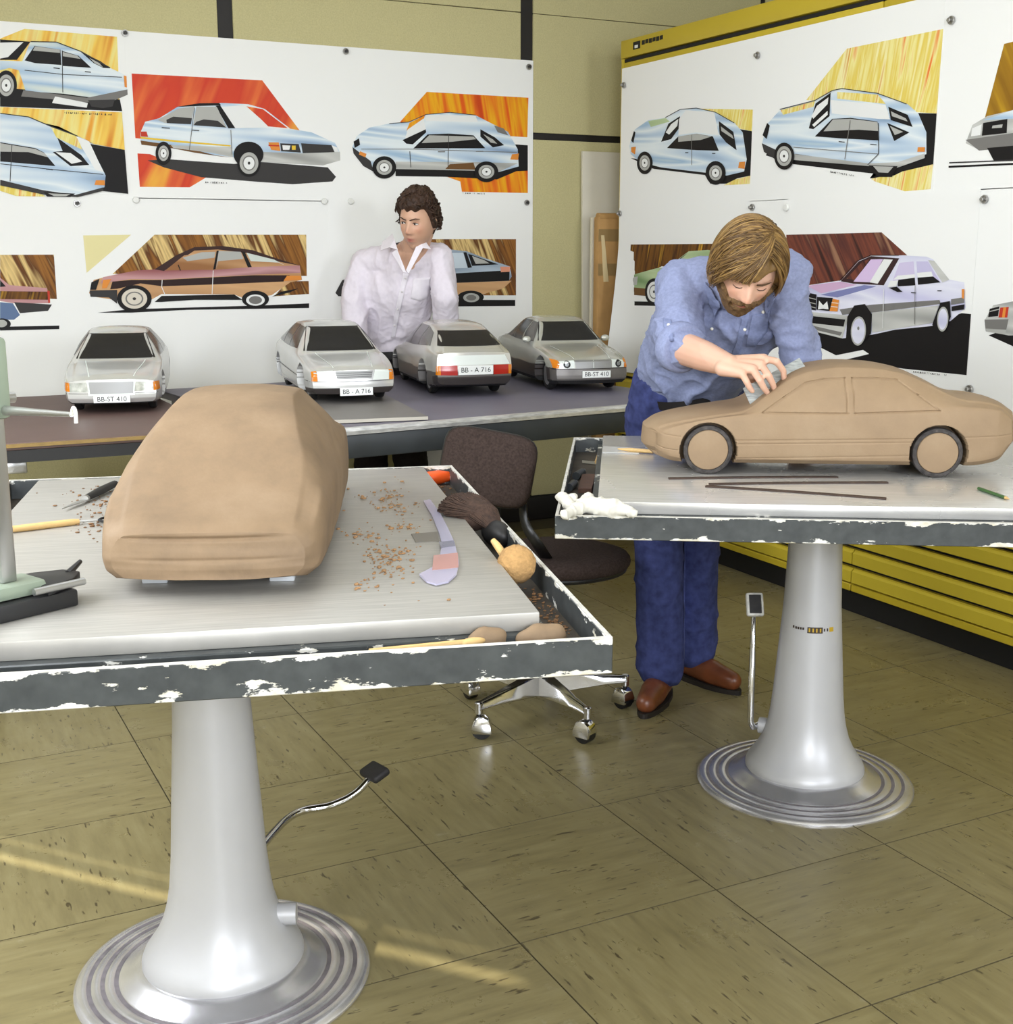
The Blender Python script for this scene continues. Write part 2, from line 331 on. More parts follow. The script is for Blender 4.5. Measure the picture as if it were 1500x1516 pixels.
def modelling_table(label, cx, cy, rz, zr, u0, u1, v0, v1, pu0, pu1, pv0, pv1, zp, mplate, boss_dir, lever, pad_rot):
    t = thing('modelling_table', label, 'table', (cx, cy, 0), rz, 'pedestal modelling tables')
    disc = MB().lathe([(0.0, 0.03), (0.12, 0.045), (0.158, 0.043), (0.172, 0.036), (0.186, 0.026), (0.196, 0.021), (0.2, 0.019), (0.203, 0.0175), (0.212, 0.0175), (0.215, 0.0185),
                       (0.226, 0.0172), (0.229, 0.0157), (0.238, 0.0157), (0.241, 0.0165), (0.252, 0.015), (0.255, 0.0135), (0.264, 0.0135), (0.267, 0.0145), (0.278, 0.0125), (0.285, 0.009), (0.2885, 0.004), (0.2885, 0.0)], 96)
    d = ob('base_disc', disc, m_disc, t, smooth=30)
    for r in (0.2075, 0.2335, 0.2595):
        zz = {0.2075: 0.0178, 0.2335: 0.016, 0.2595: 0.0138}[r]
        ob('groove_ring', MB().lathe([(r - .0042, zz), (r + .0042, zz)], 96), m_groove, d)
    colm = MB().lathe([(0.0, zr - .055), (0.066, zr - .055), (0.0665, zr - .12), (0.075, zr - .35), (0.092, 0.26), (0.098, 0.20), (0.104, 0.165), (0.114, 0.13), (0.128, 0.10), (0.143, 0.078), (0.153, 0.063), (0.158, 0.05), (0.158, 0.042), (0.15, 0.04), (0, 0.04)], 96)
    c = ob('pedestal_column', colm, m_silver, t, smooth=50)
    ob('mounting_plate', MB().box(-0.2, -0.2, zr - .062, 0.2, 0.2, zr - .0525), m_dark, t, bevel=.004)
    # tray with upright rim
    th = 0.008; zh = 0.026; zc = zr - zh
    tr = MB().box(u0 + th, v0 + th, -0.026, u1 - th, v1 - th, -0.018); ob('tray_bottom', tr, m_traydirt, t, loc=(0, 0, zc))
    for nm, bx in (('rim_side', (u0, v0, u1, v0 + th)), ('rim_side', (u0, v1 - th, u1, v1)), ('rim_side', (u0, v0 + th, u0 + th, v1 - th)), ('rim_side', (u1 - th, v0 + th, u1, v1 - th))):
        r = ob(nm, MB().box(bx[0], bx[1], -0.0265, bx[2], bx[3], 0.025), m_chip, t, loc=(0, 0, zc), bevel=.0015, seg=1)
        ob('bare_edge', MB().box(bx[0] + .0006, bx[1] + .0006, 0.025, bx[2] - .0006, bx[3] - .0006, 0.0266), m_worn, r)
    # plate carrier step and plate
    ob('plate_carrier', MB().box(pu0 - .015, pv0 - .02, -0.018, pu1 + .015, pv1 + .01, zp - .028 - zc), m_chip, t, loc=(0, 0, zc), bevel=.002, seg=1)
    ob('steel_plate', MB().box(pu0, pv0, zp - .028, pu1, pv1, zp), mplate, t, bevel=.0022)
    # pedal
    bx, by, bz = boss_dir
    M4 = Matrix.Rotation(-rz, 4, 'Z') @ Matrix.Translation((-cx, -cy, 0))
    if boss_dir[2] < 0: bx, by, bz = M4 @ Vector(lever[0])
    a = math.atan2(by, bx)
    ob('pedal_boss', MB().tube([(0.07 * math.cos(a), 0.07 * math.sin(a), bz), (math.hypot(bx, by), 0, bz)] if False else [(0.07 * math.cos(a), 0.07 * math.sin(a), bz), (bx, by, bz)], 0.022, 20), m_silver, t, smooth=40)
    M4 = Matrix.Rotation(-rz, 4, 'Z') @ Matrix.Translation((-cx, -cy, 0))
    pts = [tuple(M4 @ Vector(p)) for p in lever]
    lv = ob('pedal_lever', MB().tube(pts, [0.011] + [0.009] * (len(pts) - 2) + [0.007], 12), m_chrome, t, smooth=40)
    return t, M4, pts
def smoothpts(pts, n=8):
    out = []
    p = [np.array(q, float) for q in pts]; p = [2 * p[0] - p[1]] + p + [2 * p[-1] - p[-2]]
    for i in range(1, len(p) - 2):
        for k in range(n):
            s = k / n; a, b, c, d = p[i - 1:i + 3]
            out.append(0.5 * ((2 * b) + (c - a) * s + (2 * a - 5 * b + 4 * c - d) * s * s + (3 * b - a - 3 * c + d) * s ** 3))
    out.append(p[-2]); return out
LRZ, RRZ = math.radians(-15.6), math.radians(-31.8)
LZ, RZ_ = 0.90, 0.862          # plate tops
LC = (0.537, 2.309); RC = (2.188, 2.528)
lev = smoothpts([(0.60, 2.39, 0.17), onz(430, 1209, 0.155), onz(490, 1192, 0.16), onz(525, 1175, 0.175), onz(548, 1152, 0.20)])
tabL, ML, lp = modelling_table('pedestal modelling table carrying the rough clay block, grey chipped tray', LC[0], LC[1], LRZ, 0.89, -0.47, 0.58, -0.735, 0.725, -0.39, 0.50, -0.625, 0.65, LZ, m_plateL, (0.145, -0.02, 0.125), lev, 0)
e = Vector(lp[-1]); d = MB()
pm = MB(); pm.box(-0.024, -0.034, -0.008, 0.024, 0.034, 0.012)
pad = ob('pedal_pad', pm, m_rubber, tabL, loc=e + Vector((0.012, 0.006, 0.01)), rot=(0.0, -0.35, 0.5), bevel=.008, seg=3)
lev = [onz(1124, 1073, .14), onz(1115, 1076, .143), onz(1111, 1068, .16), onz(1114, 985, 0.31), onz(1117, 905, 0.445)]
tabR, MR, rp = modelling_table('pedestal modelling table carrying the smooth clay car, with gold transfer on its column', RC[0], RC[1], RRZ, 0.85, -0.656, 0.80, -0.591, 0.58, -0.565, 0.71, -0.487, 0.55, RZ_, m_plateR, (0, 0, -1), lev, 0)
e = Vector(rp[-1])
padR = ob('pedal_pad', MB().box(-0.024, -0.008, -0.033, 0.024, 0.008, 0.033), m_worn, tabR, loc=e + Vector((0.0, -0.004, 0.02)), rot=(-0.5, 0, math.radians(5)), bevel=.006, seg=2)
ob('rubber_insert', MB().box(-0.0165, -0.0105, -0.026, 0.0165, -0.0075, 0.026), m_rubber, padR, bevel=.002, seg=1)
# gold transfer lettering wrapped round the column of the right table
def column_text():
    r0 = lambda z: 0.075 + (0.85 - .35 - z) / (0.85 - .35 - .26) * (0.092 - .075) + .0008
    z0 = 0.452
    lb = MB()
    def patch(a0, a1, z0, z1):
        n = max(2, int(abs(a1 - a0) / 0.05) + 1)
        vs = []
        for k in range(n + 1):
            a = a0 + (a1 - a0) * k / n
            for z in (z0, z1): vs.append((r0(z) * math.cos(a), r0(z) * math.sin(a), z))
        lb.add(vs, [(2 * k, 2 * k + 2, 2 * k + 3, 2 * k + 1) for k in range(n)])
    A = math.atan2(-RC[1], -RC[0]) - RRZ      # towards the camera, in table space
    def s(px): return A + (px - 1211) / 44.0 * 1.05
    lb.cur = 0
    patch(s(1206), s(1227), z0 - .011, z0 + .005)         # dark block of outlined letters
    lb.cur = 1
    for px in (1209, 1214, 1219, 1224): patch(s(px - 1.2), s(px + .8), z0 - .008, z0 + .002)
    patch(s(1237), s(1244), z0 - .008, z0 + .004)
    lb.cur = 0
    for k, px in enumerate((1186, 1190, 1193.5, 1197, 1200.5)): patch(s(px - 1.4), s(px + 1.2), z0 - .004 + .001 * (k == 0), z0 + .004 - .0015 * (k > 0))
    for px in (1229.5, 1234): patch(s(px - 1), s(px + 1), z0 - .006, z0 + .002)
    ob('gold_transfer', lb, [m_brown, m_brass], tabR)
column_text()
# ================================================================== BACK TABLES
m_browntop = M('brown_linoleum', (104, 82, 76), 0.55, var=0.08, scale=6)
m_bluetop = M('blue_grey_linoleum', (112, 108, 122), 0.5, var=0.08, scale=6)
m_woodedge = M('yellow_wood_edge', (140, 114, 62), 0.55, var=0.2, scale=40)
m_blkpaint = M('black_painted_steel', (30, 30, 31), 0.45)
m_angle = M('bare_angle_steel', (206, 206, 204), 0.33, 0.6, var=0.35, scale=24, stretch=(1, 4, 4))
m_darksteel = M('dark_painted_beam', (44, 48, 50), 0.45, var=0.2, scale=10)
BT = 0.85
t = thing('work_table', 'long work table with brown top, yellow wooden edge and black frame', 'table', (0.0, 0, 0))
ob('table_top', MB().box(0.22, 4.02, BT - .022, 1.02, 5.3, BT), m_browntop, t, bevel=.002, seg=1)
ob('wooden_edge', MB().box(0.22, 4.006, BT - .012, 1.02, 4.0195, BT - .002), m_woodedge, t)
ob('apron', MB().box(0.22, 4.02, BT - .06, 1.02, 4.05, BT - .0225), m_blkpaint, t)
for x in (0.255, 0.96):
    for y in (4.10, 5.22): ob('leg', MB().box(x, y, 0, x + .045, y + .045, BT - .0225), m_darksteel, t, bevel=.003)
ob('clamp_bracket', MB().prism([(0.35, 4.06), (0.42, 4.06), (0.42, 4.12), (0.35, 4.12)], BT - .1, BT - .061), m_steel, t, bevel=.004)
# blue-grey table: slightly turned, with a bare steel angle along the front
p0, p1 = onz(440, 641.8, BT), onz(942, 600, BT)
ang = math.atan2(p1[1] - p0[1], p1[0] - p0[0])
t = thing('work_table', 'long work table with blue-grey top and bare steel angle edge under the model cars', 'table', (p0[0], p0[1], 0), ang)
LEN = 1.72
ob('table_top', MB().box(0.03, 0.03, BT - .03, LEN, 1.50, BT - .001), m_bluetop, t, bevel=.002, seg=1)
ob('angle_edge', MB().add([(x, y, z) for x in (0.03, LEN) for y, z in ((0, BT - .02), (0.034, BT - .02), (0.034, BT + .0015), (0.012, BT + .001), (0, BT - .008))],
   [(0, 1, 2, 3, 4), (9, 8, 7, 6, 5)] + [(i, i + 5, (i + 1) % 5 + 5, (i + 1) % 5) for i in range(5)]), m_angle, t)
ob('front_beam', MB().box(0.03, 0.004, BT - .098, LEN, 0.05, BT - .0215), m_darksteel, t, bevel=.004)
for x in (0.08, LEN - .1):
    for y in (0.06, 1.42): ob('leg', MB().box(x, y, 0, x + .05, y + .05, BT - .031), m_darksteel, t, bevel=.003)
TBL2 = t
# ================================================================== SWIVEL CHAIR
m_seat = M('dark_brown_chair_fabric', (58, 48, 44), 0.95, var=0.35, scale=160, bump=0.4, spec=0.1)
m_shell = M('black_plastic_shell', (18, 18, 19), 0.4)
m_alu = M('polished_aluminium', (208, 208, 210), 0.16, 1.0, var=0.06, scale=12)
CH = (1.785, 3.295)
ch = thing('swivel_chair', 'brown upholstered swivel chair on a polished five-star caster base', 'chair', (CH[0], CH[1], 0))
hub = ob('hub', MB().lathe([(0, 0.075), (0.03, 0.075), (0.036, 0.085), (0.036, 0.13), (0.03, 0.14), (0, 0.14)], 32), m_alu, ch, smooth=40)
angs = [119, 200, 272, 343, 52]
for a in angs:
    a = math.radians(a); c, s = math.cos(a), math.sin(a)
    def T(x, y, z): return (x * c - y * s, x * s + y * c, z)
    sec = [(0.02, 0.030, 0.072, 0.140), (0.10, 0.025, 0.080, 0.130), (0.20, 0.018, 0.088, 0.118), (0.262, 0.0145, 0.090, 0.112), (0.278, 0.0135, 0.090, 0.111)]
    b = MB(); vs = []; fs = []
    for x, w, z0, z1 in sec: vs += [T(x, -w, z0), T(x, w, z0), T(x, w * .7, z1), T(x, -w * .7, z1)]
    for i in range(len(sec) - 1):
        for k in range(4): fs.append((4 * i + k, 4 * i + (k + 1) % 4, 4 * i + 4 + (k + 1) % 4, 4 * i + 4 + k))
    fs += [(3, 2, 1, 0), tuple(range(4 * len(sec) - 4, 4 * len(sec)))]
    b.add(vs, fs); lg = ob('leg', b, m_alu, ch, bevel=.003, seg=1)
    ob('leg_end', MB().lathe([(0, 0.078), (0.0125, 0.078), (0.0125, 0.11), (0.009, 0.113), (0, 0.113)], 16, T(0.272, 0, 0)), m_alu, lg, smooth=40)
    # caster: hooded twin wheel
    ca = a + random.uniform(-1.2, 1.2); kx, ky, _ = T(0.272, 0, 0)
    cs = bpy.data.objects.new('caster', None)
    hb = MB(); n = 14; vs = []; fs = []
    prof = [(0.026, 0.012), (0.029, 0.030), (0.022, 0.052), (0.010, 0.062), (-0.008, 0.062), (-0.020, 0.055), (-0.028, 0.034), (-0.030, 0.010)]
    hb_pts = [(x * 1.02, z + .002) for x, z in prof]
    m_ = len(hb_pts)
    for w in (-0.023, 0.023):
        for x, z in hb_pts: vs.append((x - .008, w * (1 - 0.25 * max(0, z - .035) / .03), z))
    fs = [(i, i + 1, m_ + i + 1, m_ + i) for i in range(m_ - 1)] + [tuple(range(m_))[::-1], tuple(range(m_, 2 * m_)), (m_ - 1, 0, m_, 2 * m_ - 1)]
    hb.add(vs, fs)
    hood = ob('caster_hood', hb, m_chrome, ch, loc=(kx, ky, 0.006), rot=(0, 0, ca), bevel=.003, seg=2)
    ob('caster_wheel', MB().tube([(-0.008, -0.014, 0.024), (-0.008, 0.014, 0.024)], 0.0295, 20), m_shell, hood, smooth=40)
    ob('caster_stem', MB().lathe([(0, 0.064), (0.0075, 0.064), (0.0075, 0.079), (0, 0.079)], 12), m_shell, hood)
ob('gas_column', MB().lathe([(0, 0.1401), (0.026, 0.1401), (0.026, 0.30), (0.014, 0.302), (0.014, 0.44), (0, 0.44)], 24), m_shell, ch, smooth=40)
def cushion(rx, ry, th, n=56, pw=2.6, m=8):
    vs = []; fs = []
    rings = [(0.0, th / 2), (0.5, th / 2 * 1.0), (0.85, th / 2 * .93), (0.95, th / 2 * .72), (0.99, th / 2 * .35), (1, 0), (0.99, -th / 2 * .35), (0.95, -th / 2 * .72), (0.85, -th / 2 * .95), (0, -th / 2)]
    for f, z in rings:
        for k in range(n):
            a = 2 * math.pi * k / n; c, s = math.cos(a), math.sin(a)
            q = (abs(c) ** pw + abs(s) ** pw) ** (-1 / pw); vs.append((f * rx * q * c, f * ry * q * s, z))
    for j in range(len(rings) - 1):
        for k in range(n):
            k2 = (k + 1) % n; fs.append((j * n + k, j * n + k2, (j + 1) * n + k2, (j + 1) * n + k))
    return vs, fs
SZ = 0.505
st = onz(826, 826, SZ) - np.array([CH[0], CH[1], 0])
vs, fs = cushion(0.215, 0.205, 0.06, pw=2.3)
seat = ob('seat', MB().add(vs, fs), m_seat, ch, smooth=True, loc=(st[0], st[1], SZ), rot=(0, 0.03, 0.2))
vs, fs = cushion(0.205, 0.195, 0.03, pw=2.3)
ob('seat_shell', MB().add(vs, fs), m_shell, seat, smooth=True, loc=(0, 0, -.026))
bc = P(722, 692, 3.62) - np.array([CH[0], CH[1], 0])
vs, fs = cushion(0.135, 0.105, 0.045, pw=5)
bm_ = MB().add([(x, z + 0.12 * x * x, y) for x, y, z in vs], fs)
brot = (math.radians(-10), math.radians(9), math.radians(-36))
back = ob('backrest', bm_, m_seat, ch, smooth=True, loc=bc, rot=brot)
vs, fs = cushion(0.138, 0.108, 0.03, pw=5)
ob('back_shell', MB().add([(x - .004, z + 0.12 * x * x + .018, y) for x, y, z in vs], fs), m_shell, back, smooth=True)
q0 = P(776, 700, 3.68) - np.array([CH[0], CH[1], 0]); q1 = P(776, 768, 3.66) - np.array([CH[0], CH[1], 0])
ob('back_support', MB().tube(smoothpts([q0, q1, q1 + np.array([0.02, -.05, -.07]), np.array([st[0], st[1], SZ - .05])], 6), 0.02, 10, flatten=.5), m_shell, ch, smooth=40)
# ================================================================== PAPER SHEETS WITH MARKER DRAWINGS
m_paper = M('white_drawing_paper', (240, 240, 236), 0.7, spec=0.2)
def streak(name, cols, ang, sc=2.0, st=9.0, det=2.6):
    m, nt, b = newmat(name); L = nt.links
    tc = nd(nt, 'ShaderNodeTexCoord')
    r0 = nd(nt, 'ShaderNodeVectorRotate', rotation_type='Z_AXIS'); r0.inputs['Angle'].default_value = ang; L.new(tc.outputs['Object'], r0.inputs['Vector'])
    mp = nd(nt, 'ShaderNodeMapping'); mp.inputs['Scale'].default_value = (0.7, st, 1); L.new(r0.outputs[0], mp.inputs[0])
    n = nd(nt, 'ShaderNodeTexNoise', i_Scale=sc, i_Detail=det, i_Roughness=0.55, i_Distortion=0.3); L.new(mp.outputs[0], n.inputs['Vector'])
    k = len(cols); r = ramp(nt, [(0.30 + 0.40 * i / (k - 1), lin(c)) for i, c in enumerate(cols)]); L.new(n.outputs['Fac'], r.inputs[0])
    L.new(r.outputs[0], b.inputs['Base Color']); b.inputs['Roughness'].default_value = 0.6; b.inputs['Specular IOR Level'].default_value = 0.2
    return m
R_ = math.radians
s_yel = streak('marker_yellow', [(230, 160, 60), (236, 222, 140), (240, 200, 90), (214, 130, 50)], R_(-75))
s_yel2 = streak('marker_yellow_stripes', [(232, 120, 50), (236, 226, 150), (226, 200, 90), (240, 232, 170), (214, 150, 60)], R_(-78), 3.0)
s_red = streak('marker_red', [(214, 80, 44), (204, 66, 46), (224, 110, 60), (236, 180, 70)], R_(-65), 2.0, 4)
s_org = streak('marker_orange', [(222, 92, 26), (234, 170, 30), (226, 110, 30), (200, 70, 24)], R_(-100))
s_brn = streak('marker_brown', [(78, 46, 22), (150, 100, 44), (96, 58, 28), (226, 196, 130), (110, 66, 30)], R_(-112), 2.4)
s_brn2 = streak('marker_dark_brown', [(58, 30, 20), (120, 80, 30), (70, 40, 22), (214, 160, 50)], R_(-75), 2.6)
s_rbr = streak('marker_red_brown', [(60, 36, 32), (120, 66, 50), (84, 48, 42), (150, 110, 84)], R_(-125), 2.6)
s_olv = streak('marker_ochre', [(130, 92, 24), (160, 118, 30), (220, 180, 40)], R_(-120), 2.0)
s_blue = streak('marker_pale_blue_body', [(120, 146, 178), (182, 202, 220), (226, 234, 236), (160, 188, 212), (214, 222, 214)], R_(4), 1.5, 8, 1.0)
s_pink = streak('marker_maroon_body', [(120, 66, 62), (196, 150, 150), (150, 92, 92)], R_(3), 1.5, 8, 1.0)
s_tan = streak('marker_tan_body', [(170, 124, 80), (208, 164, 118), (150, 104, 66)], R_(3), 1.5, 8, 1.0)
s_lil = streak('marker_lilac_body', [(184, 184, 214), (226, 226, 238), (200, 198, 226)], R_(4), 1.5, 8, 1.0)
s_grn = streak('marker_green_body', [(120, 148, 100), (188, 206, 160), (150, 176, 126)], R_(4), 1.5, 8, 1.0)
s_stl = streak('marker_steel_body', [(96, 110, 130), (180, 194, 206), (130, 146, 164)], R_(4), 1.5, 8, 1.0)
s_sil = streak('marker_silver_body', [(130, 130, 126), (200, 200, 194), (164, 164, 158)], R_(4), 1.5, 8, 1.0)
K, DG, GR, LG, WH = flat((26, 24, 24)), flat((58, 56, 55)), flat((120, 118, 114)), flat((176, 176, 170)), flat((232, 233, 230))
OR, RD, YL, BR = flat((222, 140, 60)), flat((190, 60, 40)), flat((226, 190, 60)), flat((110, 78, 44))
LEFT_Y = Y1 - 0.0155; RIGHT_X = CABX - 0.0015
class Sheet:
    def __init__(s, label, side, a0, a1, z0, z1, lift=0.0, curl=False):
        s.side = side; s.k = 1
        a1 += 0.006 if side == 'L' else -0.006; z1 += 0.004
        w = abs(a1 - a0); hgt = z1 - z0
        if side == 'L':
            s.org = np.array([a0, LEFT_Y - lift, z0]); s.ux = np.array([1.0, 0, 0]); rot = (math.pi / 2, 0, 0)
        else:
            s.org = np.array([RIGHT_X - lift, a0, z0]); s.ux = np.array([0, -1.0, 0]); rot = (math.pi / 2, 0, -math.pi / 2)
        n, m_ = (16, 16)
        vs = []; fs = []
        for j in range(m_ + 1):
            for i in range(n + 1):
                x, y = w * i / n, hgt * j / m_
                q = 0.0
                if curl: q = 0.07 * max(0, 1 - x / 0.16) ** 2 * max(0, 1 - y / 0.62) ** 1.2
                vs.append((x, y, q))
        nn = len(vs); vs += [(x, y, z - 0.0008) for x, y, z in vs]
        for j in range(m_):
            for i in range(n):
                a = j * (n + 1) + i; f = (a, a + 1, a + n + 2, a + n + 1); fs += [f, tuple(v + nn for v in f[::-1])]
        rim = [i for i in range(n + 1)] + [j * (n + 1) + n for j in range(1, m_ + 1)] + [m_ * (n + 1) + i for i in range(n - 1, -1, -1)] + [j * (n + 1) for j in range(m_ - 1, 0, -1)]
        for i in range(len(rim)):
            a, b = rim[i], rim[(i + 1) % len(rim)]; fs.append((b, a, a + nn, b + nn))
        s.o = ob('paper_sheet', MB().add(vs, fs), m_paper, None, smooth=30, loc=s.org, rot=rot)
        tag(s.o, label, 'paper sheet', 'paper sheets on the back wall' if side == 'L' else 'paper sheets on the yellow cabinet')
        s.w = w; s.h = hgt
    def uv(s, px, py):
        p = ony(px, py, s.org[1]) if s.side == 'L' else onx(px, py, s.org[0])
        d = p - s.org
        return (min(max(float(d @ s.ux), 0.002), s.w - .002), min(max(float(d[2]), 0.002), s.h - .002))
    def art(s, name, ox, oy, sc, items):
        """items: (material, [crop points]) polygons, or ('e', mat, cx, cy, rx, ry[, rot]) ellipses, or ('l', mat, width, pts) lines"""
        mats = []; bm = bmesh.new()
        def add(mat, pts):
            if mat not in mats: mats.append(mat)
            q = [s.uv(ox + x / sc, oy + y / sc) for x, y in pts]
            out = []
            for p in q:
                if not out or math.hypot(p[0] - out[-1][0], p[1] - out[-1][1]) > 2e-4: out.append(p)
            if len(out) < 3: return
            a = sum(out[i][0] * out[(i + 1) % len(out)][1] - out[(i + 1) % len(out)][0] * out[i][1] for i in range(len(out)))
            if abs(a) < 1e-7: return
            if a < 0: out = out[::-1]
            z = 0.0002 + 0.00014 * s.k; s.k += 1
            try:
                f = bm.faces.new([bm.verts.new((x, y, z)) for x, y in out]); f.material_index = mats.index(mat)
            except ValueError: pass
        for it in items:
            if it[0] == 'e':
                _, mat, cx, cy, rx, ry = it[:6]; rt = it[6] if len(it) > 6 else 0
                add(mat, [(cx + rx * math.cos(a) * math.cos(rt) - ry * math.sin(a) * math.sin(rt), cy + rx * math.cos(a) * math.sin(rt) + ry * math.sin(a) * math.cos(rt)) for a in [2 * math.pi * k / 28 for k in range(28)]])
            elif it[0] == 'l':
                _, mat, wd, pts = it
                for (xa, ya), (xb, yb) in zip(pts, pts[1:]):
                    l = math.hypot(xb - xa, yb - ya) or 1; nx, ny = -(yb - ya) / l * wd / 2, (xb - xa) / l * wd / 2
                    add(mat, [(xa + nx, ya + ny), (xb + nx, yb + ny), (xb - nx, yb - ny), (xa - nx, ya - ny)])
            elif it[0] == 't':      # scribbled caption: tiny strokes
                _, mat, x0, y0, x1, y1, hh = it; n = int(abs(x1 - x0) / (hh * .8)); rr = random.Random(int(x0 + y0))
                for k in range(n):
                    if rr.random() < .22: continue
                    f = k / n; x = x0 + (x1 - x0) * f; y = y0 + (y1 - y0) * f; g = rr.uniform(.5, 1) * hh
                    add(mat, [(x, y - g / 2), (x + hh * .25, y - g / 2), (x + hh * .25 + hh * rr.uniform(-.3, .4), y + g / 2), (x + hh * rr.uniform(-.3, .2), y + g / 2)])
            else: add(it[0], it[1])
        bmesh.ops.triangulate(bm, faces=bm.faces)
        me = bpy.data.meshes.new(name); bm.to_mesh(me); bm.free()
        return link(name, me, mats, s.o)
def wheel(cx, cy, rx, ry, hr=0.72, hub=None):
    return [('e', K, cx, cy, rx, ry), ('e', hub or LG, cx, cy, rx * hr, ry * hr), ('e', GR, cx, cy, rx * hr * .7, ry * hr * .7), ('e', hub or WH, cx, cy, rx * hr * .58, ry * hr * .58), ('e', DG, cx, cy, rx * hr * .14, ry * hr * .14)]
S1 = 2.8846
# ---- back wall, upper row
sh = Sheet('white sheet with two pale blue cars on yellow, one above the other', 'L', 0.20, 1.128, 1.635, 2.332)
sh.art('marker_drawing', 0, 0, S1, [(s_yel, [(0, 165), (105, 123), (500, 157), (512, 470), (0, 440)]), (K, [(0, 375), (300, 395), (512, 425), (522, 475), (0, 455)]),
  (s_blue, [(0, 258), (95, 262), (130, 178), (240, 180), (345, 220), (470, 290), (530, 318), (548, 378), (540, 405), (490, 420), (380, 415), (270, 400), (110, 390), (80, 300), (40, 290), (0, 300)]),
  (K, [(0, 168), (130, 178), (72, 256), (0, 256)]), (WH, [(0, 182), (100, 180), (34, 244), (0, 250)]),
  (K, [(105, 258), (148, 196), (258, 212), (262, 278), (150, 270)]), (LG, [(150, 198), (256, 212), (256, 226), (140, 216)]), (K, [(266, 218), (335, 238), (390, 290), (268, 282)]), (LG, [(268, 222), (330, 238), (345, 252), (268, 240)]),
  (K, [(345, 222), (430, 262), (470, 292), (440, 290), (400, 270)]), (LG, [(380, 246), (425, 270), (440, 288), (405, 270)]),
  (GR, [(100, 385), (370, 418), (545, 382), (548, 405), (490, 428), (370, 437), (90, 412)]), (WH, [(235, 412), (375, 440), (370, 460), (222, 440)]), (DG, [(375, 428), (490, 425), (480, 455), (440, 462), (390, 455)]),
  (OR, [(528, 322), (540, 326), (542, 374), (532, 372)]), ('l', DG, 3, [(265, 215), (268, 395)]), ('l', DG, 3, [(105, 300), (268, 318), (520, 330)]), ('l', K, 4, [(228, 290), (255, 293)]), ('l', K, 4, [(362, 306), (388, 309)]), ('l', DG, 4, [(130, 178), (240, 180), (345, 220), (470, 290)])] + wheel(26, 365, 46, 64))
sh.art('marker_drawing', 0, 0, S1, [(s_yel, [(0, 457), (520, 480), (532, 640), (400, 615), (250, 540), (0, 485)]), (K, [(385, 615), (532, 640), (547, 828), (430, 815)]), (s_yel2, [(0, 780), (180, 830), (195, 850), (70, 850), (0, 815)]), ('t', DG, 275, 482, 480, 490, 10),
  (s_blue, [(0, 485), (120, 500), (215, 540), (330, 582), (372, 600), (400, 650), (450, 750), (445, 800), (320, 835), (180, 815), (0, 780)]),
  (s_yel2, [(215, 542), (330, 584), (350, 640), (240, 588)]), (K, [(0, 608), (150, 633), (187, 652), (236, 710), (0, 690)]), (LG, [(0, 612), (150, 637), (190, 655), (204, 672), (120, 650), (0, 648)]),
  (K, [(243, 588), (345, 662), (380, 705), (300, 710), (224, 650), (266, 645)]), (WH, [(236, 650), (300, 654), (350, 690), (305, 700)]), (WH, [(325, 583), (380, 605), (440, 735), (405, 725), (345, 625)]),
  (OR, [(408, 770), (446, 770), (446, 792), (402, 790)]), (DG, [(0, 768), (180, 812), (320, 833), (440, 800), (440, 815), (330, 850), (190, 832), (0, 792)]), (K, [(185, 820), (320, 827), (300, 850), (240, 862), (200, 850)]), (LG, [(205, 826), (300, 830), (280, 838), (230, 838)]),
  ('l', DG, 3, [(50, 620), (42, 775)]), ('l', DG, 3, [(0, 700), (230, 725), (440, 745)]), ('l', K, 4, [(195, 722), (225, 726)]), ('l', DG, 4, [(0, 485), (120, 500), (215, 540), (330, 582)])])
sh = Sheet('white sheet with a pale blue car drawn on a red background, on back wall', 'L', 1.131, 2.134, 1.636, 2.33, lift=.0012)
